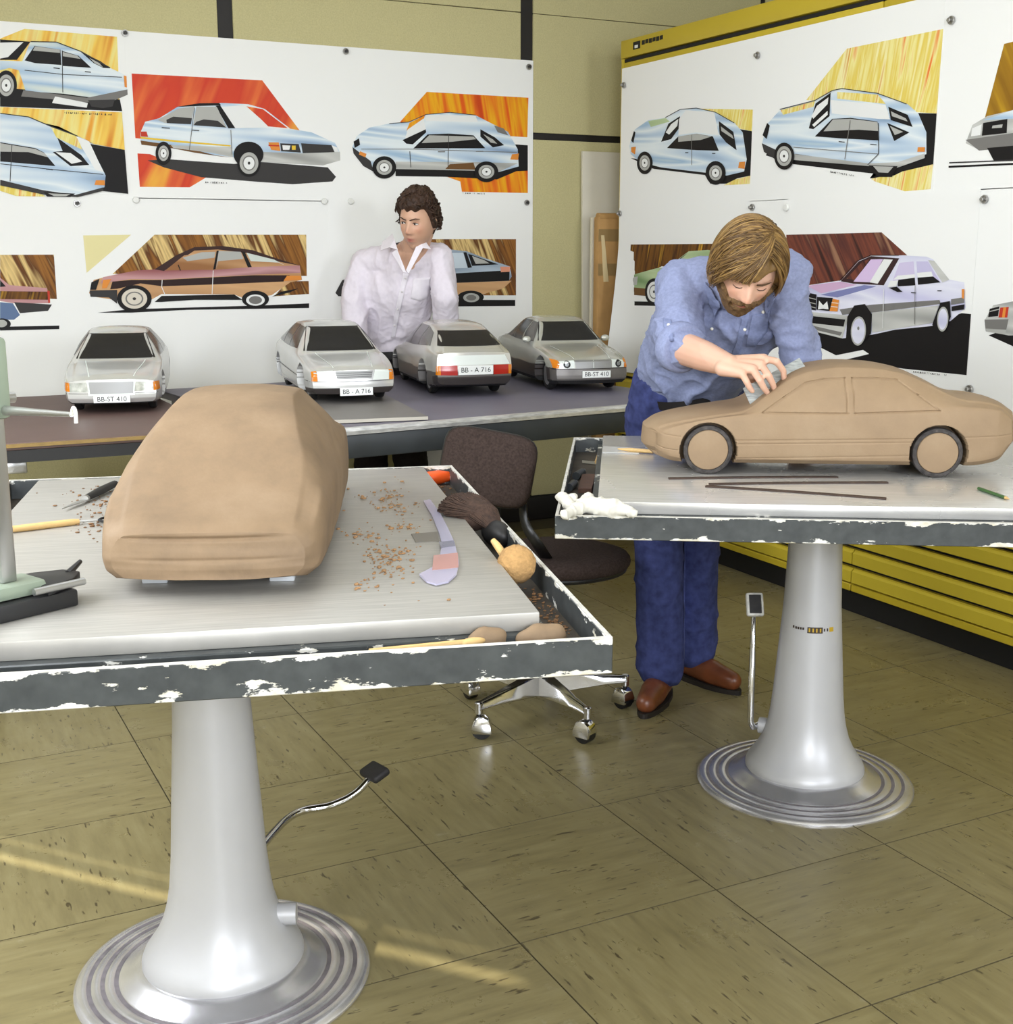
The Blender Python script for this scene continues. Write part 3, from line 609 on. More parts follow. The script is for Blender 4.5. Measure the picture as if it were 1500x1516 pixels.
sh.art('marker_drawing', 0, 0, S1, [(s_red, [(562, 314), (1120, 343), (1282, 560), (1000, 565), (600, 592), (578, 590)]), (s_red, [(587, 655), (640, 658), (880, 758), (810, 800), (597, 798)]),
  (DG, [(630, 685), (720, 680), (1000, 700), (1100, 690), (1400, 715), (1435, 755), (1420, 775), (1250, 787), (1080, 775), (860, 757), (700, 715)]),
  (s_blue, [(600, 565), (620, 520), (680, 505), (760, 455), (850, 442), (950, 440), (1060, 445), (1130, 465), (1240, 550), (1330, 565), (1430, 610), (1452, 650), (1452, 685), (1380, 705), (1110, 690), (1000, 672), (830, 650), (740, 622), (600, 605)]),
  (s_sil, [(1100, 648), (1290, 655), (1452, 648), (1453, 685), (1380, 706), (1112, 692)]), (BR, [(600, 600), (740, 620), (830, 640), (940, 668), (990, 672), (830, 652), (740, 634), (604, 618)]), (s_sil, [(730, 620), (990, 628), (995, 672), (900, 652), (740, 632)]), (YL, [(600, 584), (760, 600), (985, 620), (985, 626), (760, 608), (600, 592)]),
  (K, [(750, 457), (850, 441), (935, 440), (945, 450), (850, 453)]), (WH, [(935, 458), (1050, 448), (1125, 465), (1238, 552), (1120, 545), (1000, 548), (960, 500)]), (s_red, [(1052, 454), (1122, 466), (1230, 548), (1145, 540), (1115, 510)]), (K, [(920, 452), (940, 450), (1005, 548), (975, 548)]),
  (LG, [(672, 512), (762, 464), (830, 454), (815, 530), (702, 525)]), (DG, [(710, 512), (740, 498), (820, 505), (815, 531), (712, 526)]), (LG, [(838, 455), (925, 456), (968, 545), (825, 535)]), (DG, [(838, 520), (870, 510), (930, 516), (966, 545), (826, 535)]),
  (OR, [(1145, 608), (1190, 608), (1197, 645), (1158, 640)]), (RD, [(1145, 618), (1192, 620), (1192, 626), (1147, 624)]), (DG, [(1196, 612), (1275, 615), (1285, 652), (1200, 646)]), (WH, [(1205, 620), (1240, 622), (1235, 640), (1208, 640)]), (YL, [(1245, 622), (1262, 622), (1262, 640), (1246, 640)]), (DG, [(1285, 612), (1415, 620), (1428, 650), (1292, 654)]), (WH, [(1415, 620), (1440, 630), (1444, 648), (1428, 648)]),
  (RD, [(600, 562), (625, 562), (632, 585), (602, 583)]), ('l', GR, 3, [(830, 460), (808, 640)]), ('l', GR, 3, [(985, 555), (990, 660)]), ('l', DG, 4, [(690, 545), (725, 548)]), ('l', DG, 4, [(820, 556), (850, 558)]), ('t', DG, 870, 778, 980, 782, 9), ('e', K, 1060, 660, 64, 55)]
  + wheel(1062, 697, 50, 58, .8) + wheel(697, 655, 34, 50, .66))
sh = Sheet('white sheet with a pale blue hatchback drawn on orange, beside the wall batten', 'L', 2.138, 3.112, 1.637, 2.331)
sh.art('marker_drawing', 480, 0, 3.125, [(s_org, [(475, 425), (945, 452), (940, 635), (860, 630), (350, 565)]), (K, [(885, 668), (942, 672), (942, 800), (790, 800), (870, 690)]), (s_org, [(560, 815), (720, 800), (942, 790), (942, 893), (637, 887), (630, 840)]), (K, [(330, 775), (700, 780), (930, 775), (800, 830), (560, 818), (330, 815)]),
  (s_blue, [(130, 680), (150, 630), (210, 590), (300, 572), (390, 565), (470, 530), (580, 520), (700, 533), (850, 610), (895, 690), (900, 770), (800, 798), (700, 782), (420, 778), (330, 772), (215, 775), (160, 740)]),
  (s_org, [(380, 605), (395, 568), (466, 533), (458, 562)]), (WH, [(375, 640), (385, 600), (460, 548), (470, 603), (405, 660)]), (K, [(362, 648), (470, 598), (472, 612), (410, 668), (380, 665)]), (WH, [(470, 530), (700, 535), (728, 610), (600, 608), (470, 605)]), (s_blue, [(472, 560), (715, 565), (728, 610), (600, 608), (470, 605)]),
  (K, [(412, 687), (478, 622), (575, 618), (690, 626), (745, 686)]), (LG, [(470, 640), (485, 626), (690, 632), (702, 644), (590, 656), (450, 662)]), (K, [(722, 598), (790, 636), (832, 672), (780, 682), (722, 632)]), (LG, [(735, 620), (780, 645), (800, 665), (770, 660)]), (GR, [(785, 580), (830, 595), (852, 627), (802, 612)]),
  (s_sil, [(330, 748), (700, 750), (895, 755), (800, 798), (700, 790), (330, 782)]), (BR, [(580, 760), (690, 752), (700, 785), (560, 782)]), (DG, [(130, 680), (214, 745), (228, 795), (180, 768), (135, 710)]), (OR, [(165, 700), (195, 712), (190, 728), (160, 715)]), (OR, [(868, 714), (900, 710), (896, 740), (860, 738)]), (K, [(135, 655), (160, 640), (165, 670), (140, 685)]),
  ('l', DG, 3, [(575, 620), (572, 775)]), ('l', DG, 3, [(395, 700), (400, 775)]), ('l', GR, 3, [(170, 690), (400, 690), (890, 705)]), ('l', GR, 5, [(525, 702), (558, 702)]), ('l', GR, 5, [(700, 700), (735, 700)]), ('l', DG, 3, [(300, 572), (390, 565), (470, 530), (580, 520), (700, 533)]), ('t', DG, 640, 893, 745, 897, 8)]
  + wheel(276, 775, 55, 52, .66) + wheel(748, 795, 55, 48, .66))
# ---- back wall, lower row
sh = Sheet('white sheet with the rear half of a brown car, above the brown table', 'L', 0.20, 0.881, 0.70, 1.6345, lift=.0024)
sh.art('marker_drawing', 0, 300, S1, [(s_brn, [(0, 223), (230, 222), (243, 412), (0, 400)]), (s_pink, [(0, 320), (40, 352), (200, 365), (212, 430), (60, 430), (0, 420)]), (s_brn2, [(0, 378), (205, 380), (208, 415), (0, 412)]), (K, [(0, 330), (25, 358), (0, 360)]), (flat((96, 116, 150)), [(0, 425), (55, 430), (85, 480), (60, 500), (0, 500)]), (DG, [(60, 425), (222, 435), (205, 462), (85, 472)]), (RD, [(202, 375), (212, 378), (214, 428), (206, 428)]), (K, [(0, 530), (253, 525), (253, 540), (0, 546)]), ('e', K, 8, 518, 38, 24), ('e', LG, 6, 516, 24, 16)])
sh = Sheet('white sheet with a maroon and tan hatchback in side view, behind the model cars', 'L', 0.884, 2.024, 0.70, 1.6355, lift=.0012)
sh.art('marker_drawing', 0, 300, S1, [(flat((226, 216, 160)), [(355, 140), (560, 137), (370, 300)]), (s_brn, [(660, 137), (1308, 137), (1310, 313), (1285, 313), (900, 300), (480, 305)]), (s_brn, [(1230, 335), (1318, 335), (1320, 390), (1170, 400)]), (K, [(415, 470), (560, 455), (1140, 438), (1320, 430), (1320, 450), (800, 458), (560, 470)]),
  (s_tan, [(380, 385), (400, 330), (440, 320), (580, 290), (680, 285), (760, 225), (830, 192), (950, 187), (1080, 205), (1180, 240), (1280, 270), (1290, 330), (1240, 340), (1160, 395), (1050, 412), (1000, 392), (690, 390), (640, 418), (520, 420), (390, 400)]),
  (s_pink, [(440, 318), (580, 290), (690, 283), (900, 288), (1080, 275), (1280, 268), (1284, 300), (1080, 308), (690, 328), (560, 326), (430, 345)]), (flat((46, 30, 28)), [(480, 337), (560, 330), (690, 330), (1080, 310), (1238, 310), (1210, 337), (900, 350), (690, 357), (600, 345), (500, 368), (470, 370)]),
  (flat((60, 40, 36)), [(660, 285), (750, 226), (830, 190), (950, 185), (1080, 203), (1180, 238), (1285, 270), (1180, 250), (1050, 215), (930, 200), (830, 205), (700, 292)]), (s_tan, [(705, 290), (785, 226), (922, 206), (908, 286)]), (LG, [(780, 235), (860, 212), (920, 210), (915, 235), (800, 250)]), (LG, [(930, 206), (1028, 210), (1052, 274), (924, 282)]), (s_tan, [(930, 250), (1042, 240), (1052, 274), (924, 282)]), (flat((206, 214, 204)), [(1052, 214), (1170, 243), (1212, 265), (1082, 272)]), (s_tan, [(1070, 250), (1190, 256), (1210, 265), (1082, 272)]), (K, [(925, 205), (934, 205), (920, 284), (910, 286)]), (K, [(1030, 208), (1045, 210), (1075, 275), (1058, 276)]),
  (DG, [(382, 375), (500, 372), (500, 432), (465, 405), (386, 402)]), (K, [(390, 340), (425, 325), (410, 372), (384, 372)]), (OR, [(440, 330), (475, 326), (455, 365), (435, 366)]), (K, [(660, 424), (690, 398), (1000, 392), (1035, 415), (830, 415), (690, 424)]), (K, [(1160, 402), (1200, 380), (1275, 366), (1235, 384)]), (OR, [(1225, 312), (1285, 312), (1286, 330), (1210, 334)]),
  ('l', WH, 3, [(692, 330), (690, 360), (705, 395)]), ('l', WH, 3, [(910, 290), (905, 390)]), ('l', K, 4, [(770, 290), (760, 265)]), ('e', K, 1090, 412, 58, 36), ('e', WH, 1090, 416, 40, 24), ('e', GR, 1090, 416, 28, 17)] + wheel(573, 410, 74, 58, .74, flat((214, 206, 190))))
sh = Sheet('white sheet with a dark blue hatchback drawn on brown, behind the man in white', 'L', 2.027, 3.111, 0.70, 1.6365, lift=.0024)
sh.art('marker_drawing', 400, 260, 2.6786, [(s_brn, [(560, 252), (975, 252), (975, 475), (560, 475)]), (K, [(600, 492), (972, 493), (972, 517), (600, 520)]), (WH, [(560, 476), (975, 476), (975, 492), (560, 492)]),
  (s_stl, [(500, 330), (600, 296), (690, 290), (780, 300), (860, 330), (950, 360), (958, 400), (930, 440), (820, 480), (720, 470), (500, 460)]), (K, [(520, 395), (690, 390), (950, 375), (948, 417), (700, 427), (520, 430)]), (s_tan, [(560, 430), (700, 427), (957, 417), (925, 447), (820, 477), (720, 472), (560, 465)]), (flat((200, 212, 220)), [(660, 306), (766, 306), (782, 366), (670, 370)]), (K, [(766, 304), (778, 304), (800, 364), (784, 366)]), (K, [(785, 310), (850, 332), (905, 352), (800, 358)]), (LG, [(800, 318), (850, 336), (870, 348), (815, 350)]), (flat((222, 150, 120)), [(912, 361), (952, 361), (950, 381), (915, 383)]), ('e', K, 795, 482, 52, 26), ('e', LG, 797, 484, 32, 18), ('e', GR, 797, 484, 20, 11), (DG, [(258, 465), (285, 415), (320, 400), (320, 480), (270, 478)])])
# ---- yellow cabinet, upper row
sh = Sheet('white sheet with a small pale blue saloon at the far end of the yellow cabinet', 'R', 5.465, 4.436, 1.612, 2.262)
sh.art('marker_drawing', 900, 0, 2.5, [(s_yel2, [(340, 402), (543, 405), (541, 485), (460, 470)]), (K, [(490, 478), (541, 485), (531, 650), (440, 668), (480, 580)]), (s_yel2, [(460, 667), (531, 650), (528, 680), (430, 686)]), (K, [(85, 585), (170, 625), (360, 648), (380, 680), (440, 680), (520, 640), (500, 620), (200, 600)]),
  (s_blue, [(80, 540), (100, 480), (150, 445), (215, 435), (270, 405), (330, 400), (400, 415), (470, 455), (500, 490), (515, 590), (505, 635), (440, 650), (370, 640), (200, 620), (120, 600), (85, 570)]), (s_grn, [(150, 448), (215, 437), (230, 450), (160, 470)]), (K, [(198, 525), (225, 458), (268, 430), (268, 470), (235, 515)]), (WH, [(215, 490), (235, 460), (262, 440), (258, 466), (228, 498)]), (WH, [(265, 440), (290, 408), (395, 415), (412, 500), (330, 490), (262, 500)]),
  (K, [(220, 548), (262, 505), (330, 495), (390, 505), (412, 558), (330, 556)]), (LG, [(262, 505), (330, 496), (385, 505), (345, 518), (262, 525)]), (K, [(412, 448), (466, 488), (478, 556), (440, 528), (415, 498)]), (LG, [(420, 468), (462, 500), (468, 515), (422, 485)]), (OR, [(88, 545), (105, 543), (102, 572), (88, 562)]), (OR, [(488, 600), (510, 598), (508, 625), (484, 622)]), (K, [(88, 520), (98, 485), (104, 490), (96, 530)]), ('l', GR, 2, [(312, 500), (312, 610)]), ('l', K, 3, [(288, 565), (300, 565)]), ('l', K, 3, [(388, 568), (400, 568)]), ('l', DG, 2.5, [(215, 435), (270, 405), (330, 400), (400, 415), (470, 455)])]
  + wheel(139, 603, 29, 42, .68) + wheel(402, 640, 37, 44, .64))
sh = Sheet('white sheet with large pale blue saloon on yellow stripes, on cabinet', 'R', 4.433, 3.403, 1.613, 2.262, lift=.0012)
sh.art('marker_drawing', 900, 0, 2.5, [(s_yel2, [(885, 180), (1242, 107), (1218, 420), (1140, 415), (735, 370)]), (K, [(1140, 418), (1218, 420), (1205, 612), (1060, 660), (970, 660), (1150, 590)]), (s_yel2, [(975, 662), (1205, 608), (1195, 700), (1100, 708), (990, 672)]), (K, [(585, 575), (690, 608), (960, 640), (1060, 650), (1180, 590), (1170, 565), (600, 555)]),
  (s_blue, [(572, 530), (590, 460), (640, 405), (770, 372), (835, 335), (870, 328), (1000, 345), (1110, 385), (1150, 420), (1180, 490), (1180, 570), (1070, 620), (970, 610), (700, 570), (620, 570), (575, 545)]), (s_yel2, [(640, 408), (768, 374), (762, 395), (650, 425)]), (s_yel2, [(850, 340), (1000, 350), (1030, 385), (850, 365)]), (K, [(745, 475), (770, 383), (826, 343), (822, 430), (762, 478)]), (WH, [(755, 430), (775, 392), (818, 360), (815, 385), (762, 440)]), (WH, [(758, 462), (815, 410), (815, 425), (765, 470)]), (WH, [(826, 370), (1030, 388), (1046, 442), (1000, 440), (830, 420)]),
  (K, [(768, 505), (832, 440), (900, 436), (1000, 450), (1006, 520), (860, 512)]), (LG, [(835, 442), (900, 440), (1000, 452), (1002, 485), (930, 480), (800, 486)]), (K, [(1036, 455), (1118, 490), (1062, 522)]), (LG, [(1046, 466), (1095, 488), (1064, 500)]), (K, [(1040, 395), (1112, 425), (1130, 470), (1050, 445)]), (LG, [(1050, 412), (1105, 438), (1112, 450), (1054, 430)]), (s_sil, [(690, 570), (970, 605), (1075, 600), (1175, 568), (1175, 585), (1070, 622), (970, 615), (690, 592)]), (DG, [(572, 530), (640, 562), (640, 602), (580, 562)]), (OR, [(1150, 545), (1176, 545), (1175, 562), (1148, 562)]), (K, [(575, 500), (592, 455), (602, 465), (590, 515)]), (K, [(968, 612), (1075, 615), (1055, 655), (1000, 655)]), (LG, [(985, 615), (1060, 617), (1040, 640), (1005, 638)]),
  ('l', GR, 2.5, [(900, 445), (880, 590)]), ('l', GR, 2.5, [(690, 545), (880, 560), (1005, 570)]), ('l', DG, 2.5, [(1005, 455), (1005, 570), (965, 610)]), ('l', K, 3, [(858, 524), (880, 526)]), ('l', K, 3, [(975, 534), (998, 536)]), ('l', DG, 3, [(640, 405), (770, 372), (835, 335), (870, 328), (1000, 345), (1110, 385)]), ('t', DG, 828, 636, 925, 652, 8)]
  + wheel(658, 578, 37, 50, .74))
sh = Sheet('white sheet with silver car front on ochre, on the cabinet', 'R', 3.400, 2.40, 1.612, 2.262)
sh.art('marker_drawing', 0, 0, 1, [(s_olv, [(1487, 65), (1540, 52), (1540, 160), (1500, 165), (1457, 180)]), (s_sil, [(1430, 212), (1440, 185), (1462, 172), (1500, 163), (1560, 158), (1560, 222), (1450, 222)]), (s_blue, [(1455, 178), (1500, 163), (1560, 158), (1560, 172), (1495, 176)]), (K, [(1456, 182), (1492, 176), (1491, 197), (1454, 201)]), (LG, [(1470, 186), (1485, 184), (1484, 189), (1469, 190)]), (WH, [(1440, 190), (1454, 184), (1452, 200), (1438, 202)]), (GR, [(1430, 207), (1500, 197), (1560, 196), (1560, 212), (1450, 223)]), (K, [(1462, 219), (1520, 214), (1520, 238), (1472, 238)]), ('l', K, 3, [(1405, 247), (1560, 240)]), ('l', DG, 2, [(1406, 241), (1560, 235)])])
# ---- yellow cabinet, lower row
sh = Sheet('white sheet with a green car drawn on brown, behind the bearded man', 'R', 5.465, 4.186, 0.82, 1.611, lift=.0012, curl=True)
sh.art('marker_drawing', 900, 290, 2.5, [(s_brn2, [(85, 180), (400, 177), (400, 300), (200, 260), (80, 330), (74, 365)]), (K, [(72, 390), (400, 395), (400, 412), (70, 405)]), (s_grn, [(80, 320), (100, 290), (180, 268), (220, 265), (300, 205), (370, 200), (440, 210), (440, 400), (200, 380), (140, 355), (80, 345)]), (BR, [(80, 337), (160, 345), (160, 372), (86, 366)]), (K, [(218, 268), (280, 222), (296, 212), (232, 264)]), (LG, [(84, 320), (98, 300), (112, 298), (108, 330), (86, 330)])] + wheel(172, 355, 34, 50, .76, WH))
sh = Sheet('white sheet with a lilac silver saloon on black ground, beside the bearded man', 'R', 4.183, 3.189, 0.82, 1.6125, lift=.0024)
sh.art('marker_drawing', 1160, 320, 5.0, [(s_rbr, [(22, 138), (728, 120), (918, 290), (650, 290), (430, 475), (160, 515), (22, 230)]), (K, [(230, 850), (500, 780), (1150, 770), (1320, 718), (1397, 725), (1365, 1178), (900, 1130), (440, 1068), (635, 1020), (590, 990), (390, 1030), (270, 970)]),
  (s_lil, [(150, 520), (430, 475), (560, 330), (660, 290), (870, 290), (1060, 300), (1110, 320), (1230, 470), (1340, 490), (1350, 680), (1240, 775), (1110, 812), (830, 840), (660, 877), (440, 905), (220, 850)]), (flat((206, 170, 200)), [(175, 515), (420, 485), (545, 508), (280, 572)]), (flat((126, 130, 176)), [(275, 582), (600, 510), (690, 520), (400, 602)]), (flat((60, 40, 40)), [(425, 482), (560, 335), (650, 296), (860, 312), (745, 512), (520, 500)]), (flat((214, 190, 224)), [(520, 485), (650, 320), (740, 318), (650, 490)]), (WH, [(640, 490), (745, 318), (812, 322), (700, 500)]), (s_rbr, [(470, 462), (588, 335), (640, 318), (530, 472)]),
  (flat((206, 196, 224)), [(800, 508), (862, 345), (966, 335), (980, 510)]), (WH, [(815, 470), (850, 440), (975, 430), (978, 460)]), (K, [(850, 472), (976, 455), (980, 512), (850, 520)]), (flat((196, 190, 220)), [(988, 335), (1072, 335), (1165, 490), (1000, 508)]), (WH, [(992, 420), (1100, 410), (1112, 450), (998, 455)]), (K, [(996, 455), (1112, 446), (1168, 490), (1000, 508)]), (s_sil, [(1120, 330), (1232, 470), (1180, 490), (1075, 325)]),
  (GR, [(420, 690), (660, 655), (1160, 620), (1170, 650), (670, 712), (440, 730)]), (s_sil, [(660, 714), (1155, 660), (1110, 790), (660, 862)]), (s_sil, [(195, 708), (490, 735), (440, 905), (220, 850)]), (K, [(205, 738), (462, 765), (450, 818), (215, 792)]), (GR, [(220, 810), (440, 860), (425, 885), (225, 838)]), (K, [(170, 562), (250, 580), (245, 698), (195, 690)]), ('l', LG, 6, [(180, 600), (246, 616)]), ('l', LG, 6, [(188, 635), (245, 650)]), ('l', LG, 6, [(192, 665), (245, 680)]), (K, [(255, 598), (372, 605), (348, 702), (250, 692)]), (WH, [(270, 625), (300, 660), (330, 630), (340, 690), (300, 685), (262, 690)]), (OR, [(372, 612), (418, 620), (406, 706), (348, 702)]), ('l', WH, 5, [(362, 640), (415, 645)]), ('l', WH, 5, [(358, 668), (410, 674)]),
  (K, [(480, 745), (530, 662), (610, 650), (662, 725), (655, 868), (560, 965), (470, 905)]), ('e', LG, 562, 850, 56, 108, .06), ('e', s_lil, 562, 850, 48, 94, .06), ('e', GR, 562, 830, 8, 14), (K, [(1110, 805), (1170, 640), (1240, 628), (1248, 745), (1200, 855), (1145, 845)]), ('e', LG, 1188, 762, 42, 92, .06), ('e', s_lil, 1188, 762, 34, 78, .06), (K, [(1255, 668), (1350, 652), (1345, 690), (1255, 702)]), (GR, [(1250, 615), (1345, 600), (1348, 640), (1250, 655)]), (OR, [(1330, 540), (1349, 540), (1346, 612), (1330, 605)]), (WH, [(780, 525), (800, 480), (860, 475), (845, 520)]), (K, [(790, 530), (850, 522), (890, 560), (850, 560)]),
  ('l', WH, 4, [(752, 540), (745, 830)]), ('l', GR, 4, [(985, 515), (980, 800)]), ('l', K, 7, [(955, 565), (990, 568)]), ('l', K, 7, [(1150, 552), (1182, 552)]), ('t', DG, 960, 1150, 1230, 1178, 16), ('l', K, 5, [(430, 478), (560, 332), (660, 290), (870, 290)])])
sh = Sheet('white sheet with the nose of a silver car, behind the clay car boot', 'R', 3.186, 2.40, 0.82, 1.611)
sh.art('marker_drawing', 1380, 80, 2.917, [(K, [(245, 1215), (340, 1180), (520, 1200), (520, 1290), (350, 1262)]), (s_sil, [(228, 1150), (265, 1085), (350, 1068), (520, 1050), (520, 1215), (330, 1215), (232, 1195)]), (K, [(250, 1100), (292, 1090), (286, 1132), (243, 1136)]), ('l', LG, 4, [(250, 1112), (290, 1102)]), (RD, [(296, 1095), (333, 1092), (326, 1138), (288, 1138)]), (OR, [(310, 1093), (322, 1093), (315, 1138), (303, 1138)]), (GR, [(228, 1147), (332, 1145), (322, 1190), (232, 1185)]), (LG, [(232, 1187), (322, 1192), (318, 1212), (234, 1198)])])
# ---- round magnets
m_mag = M('nickel_magnet', (170, 168, 164), 0.3, 0.8); m_magd = M('dark_magnet_core', (60, 58, 56), 0.5, 0.3); m_magw = M('white_plastic_magnet', (226, 226, 220), 0.4)
def magnet(px, py, side, label, white=False, r=0.0145):
    if side == 'L': p = ony(px, py, LEFT_Y - .0045); rot = (math.pi / 2, 0, 0)
    else: p = onx(px, py, RIGHT_X - .0045); rot = (math.pi / 2, 0, -math.pi / 2)
    g = 'round magnets on the back wall' if side == 'L' else 'round magnets on the yellow cabinet'
    if white:
        o = ob('magnet', MB().lathe([(0, 0.0), (r, 0), (r, 0.006), (r * .85, 0.009), (0, 0.0095)], 24), m_magw, None, smooth=40, loc=p, rot=rot); tag(o, label, 'magnet', g); return
    o = bpy.data.objects.new('magnet', None); COL.objects.link(o); o.location = p; o.rotation_euler = rot; o.empty_display_size = .02
    tag(o, label, 'magnet', g)
    ob('rim', MB().lathe([(0, 0), (r, 0), (r, 0.004), (r * .93, 0.006), (r * .72, 0.006), (r * .6, 0.003), (0, 0.003)], 24), m_mag, o, smooth=40)
    ob('knob', MB().lathe([(0, 0.003), (r * .36, 0.003), (r * .36, 0.010), (r * .5, 0.013), (r * .5, 0.016), (r * .4, 0.018), (0, 0.018)], 20), m_magd if side == 'L' else m_mag, o, smooth=40)
for px, py, lb in ((185, 49, 'metal magnet at top corner of the sheet with two cars'), (512, 76, 'metal magnet at top between the red and orange drawings'), (783, 99, 'metal magnet at top edge beside the wall batten'), (114, 301, 'metal magnet just above the brown table drawings, under the two cars'), (780, 300, 'metal magnet below the orange hatchback drawing')):
    magnet(px, py, 'L', lb)
for px, py, lb in ((201, 296, 'grey plastic magnet below the red background drawing, far from the man'),):
    magnet(px, py, 'L', lb, True)
for px, py, lb in ((480, 298, 'white plastic magnet above the tail of the maroon hatchback drawing'), (519, 298, 'white plastic magnet beside the seam, next to the dark-haired man')): magnet(px, py, 'L', lb, True)
for px, py, lb in ((1122, 82, 'metal magnet between the two pale blue saloon sheets'), (1409, 30, 'metal magnet at top of the sheet with ochre drawing'), (924, 126, 'metal magnet at the upper corner of the cabinet edge'), (918, 316, 'metal magnet halfway down the far edge of the cabinet'), (1114, 307, 'metal magnet just above the bearded man head'), (1458, 295, 'metal magnet below the ochre silver car drawing'), (1436, 576, 'metal magnet just above the clay car boot')):
    magnet(px, py, 'R', lb)
magnet(1165, 307, 'R', 'grey plastic magnet beside the bearded man head', True)
p = onx(1079, 25, CABX - .0065)
# ================================================================== MODEL CARS (1:5)
def itp(tab, s):
    xs = [a for a, _ in tab]; ys = [b for _, b in tab]
    n = len(xs)
    if s <= xs[0]: return ys[0]
    if s >= xs[-1]: return ys[-1]
    i = max(k for k in range(n - 1) if xs[k] <= s)
    h = xs[i + 1] - xs[i]; t = (s - xs[i]) / h
    d = [(ys[k + 1] - ys[k]) / (xs[k + 1] - xs[k]) for k in range(n - 1)]
    def m(k):
        if k == 0: return d[0]
        if k == n - 1: return d[-1]
        return 0 if d[k - 1] * d[k] <= 0 else 2 * d[k - 1] * d[k] / (d[k - 1] + d[k])
    a, b = m(i), m(i + 1)
    return (2 * t ** 3 - 3 * t * t + 1) * ys[i] + (t ** 3 - 2 * t * t + t) * h * a + (-2 * t ** 3 + 3 * t * t) * ys[i + 1] + (t ** 3 - t * t) * h * b
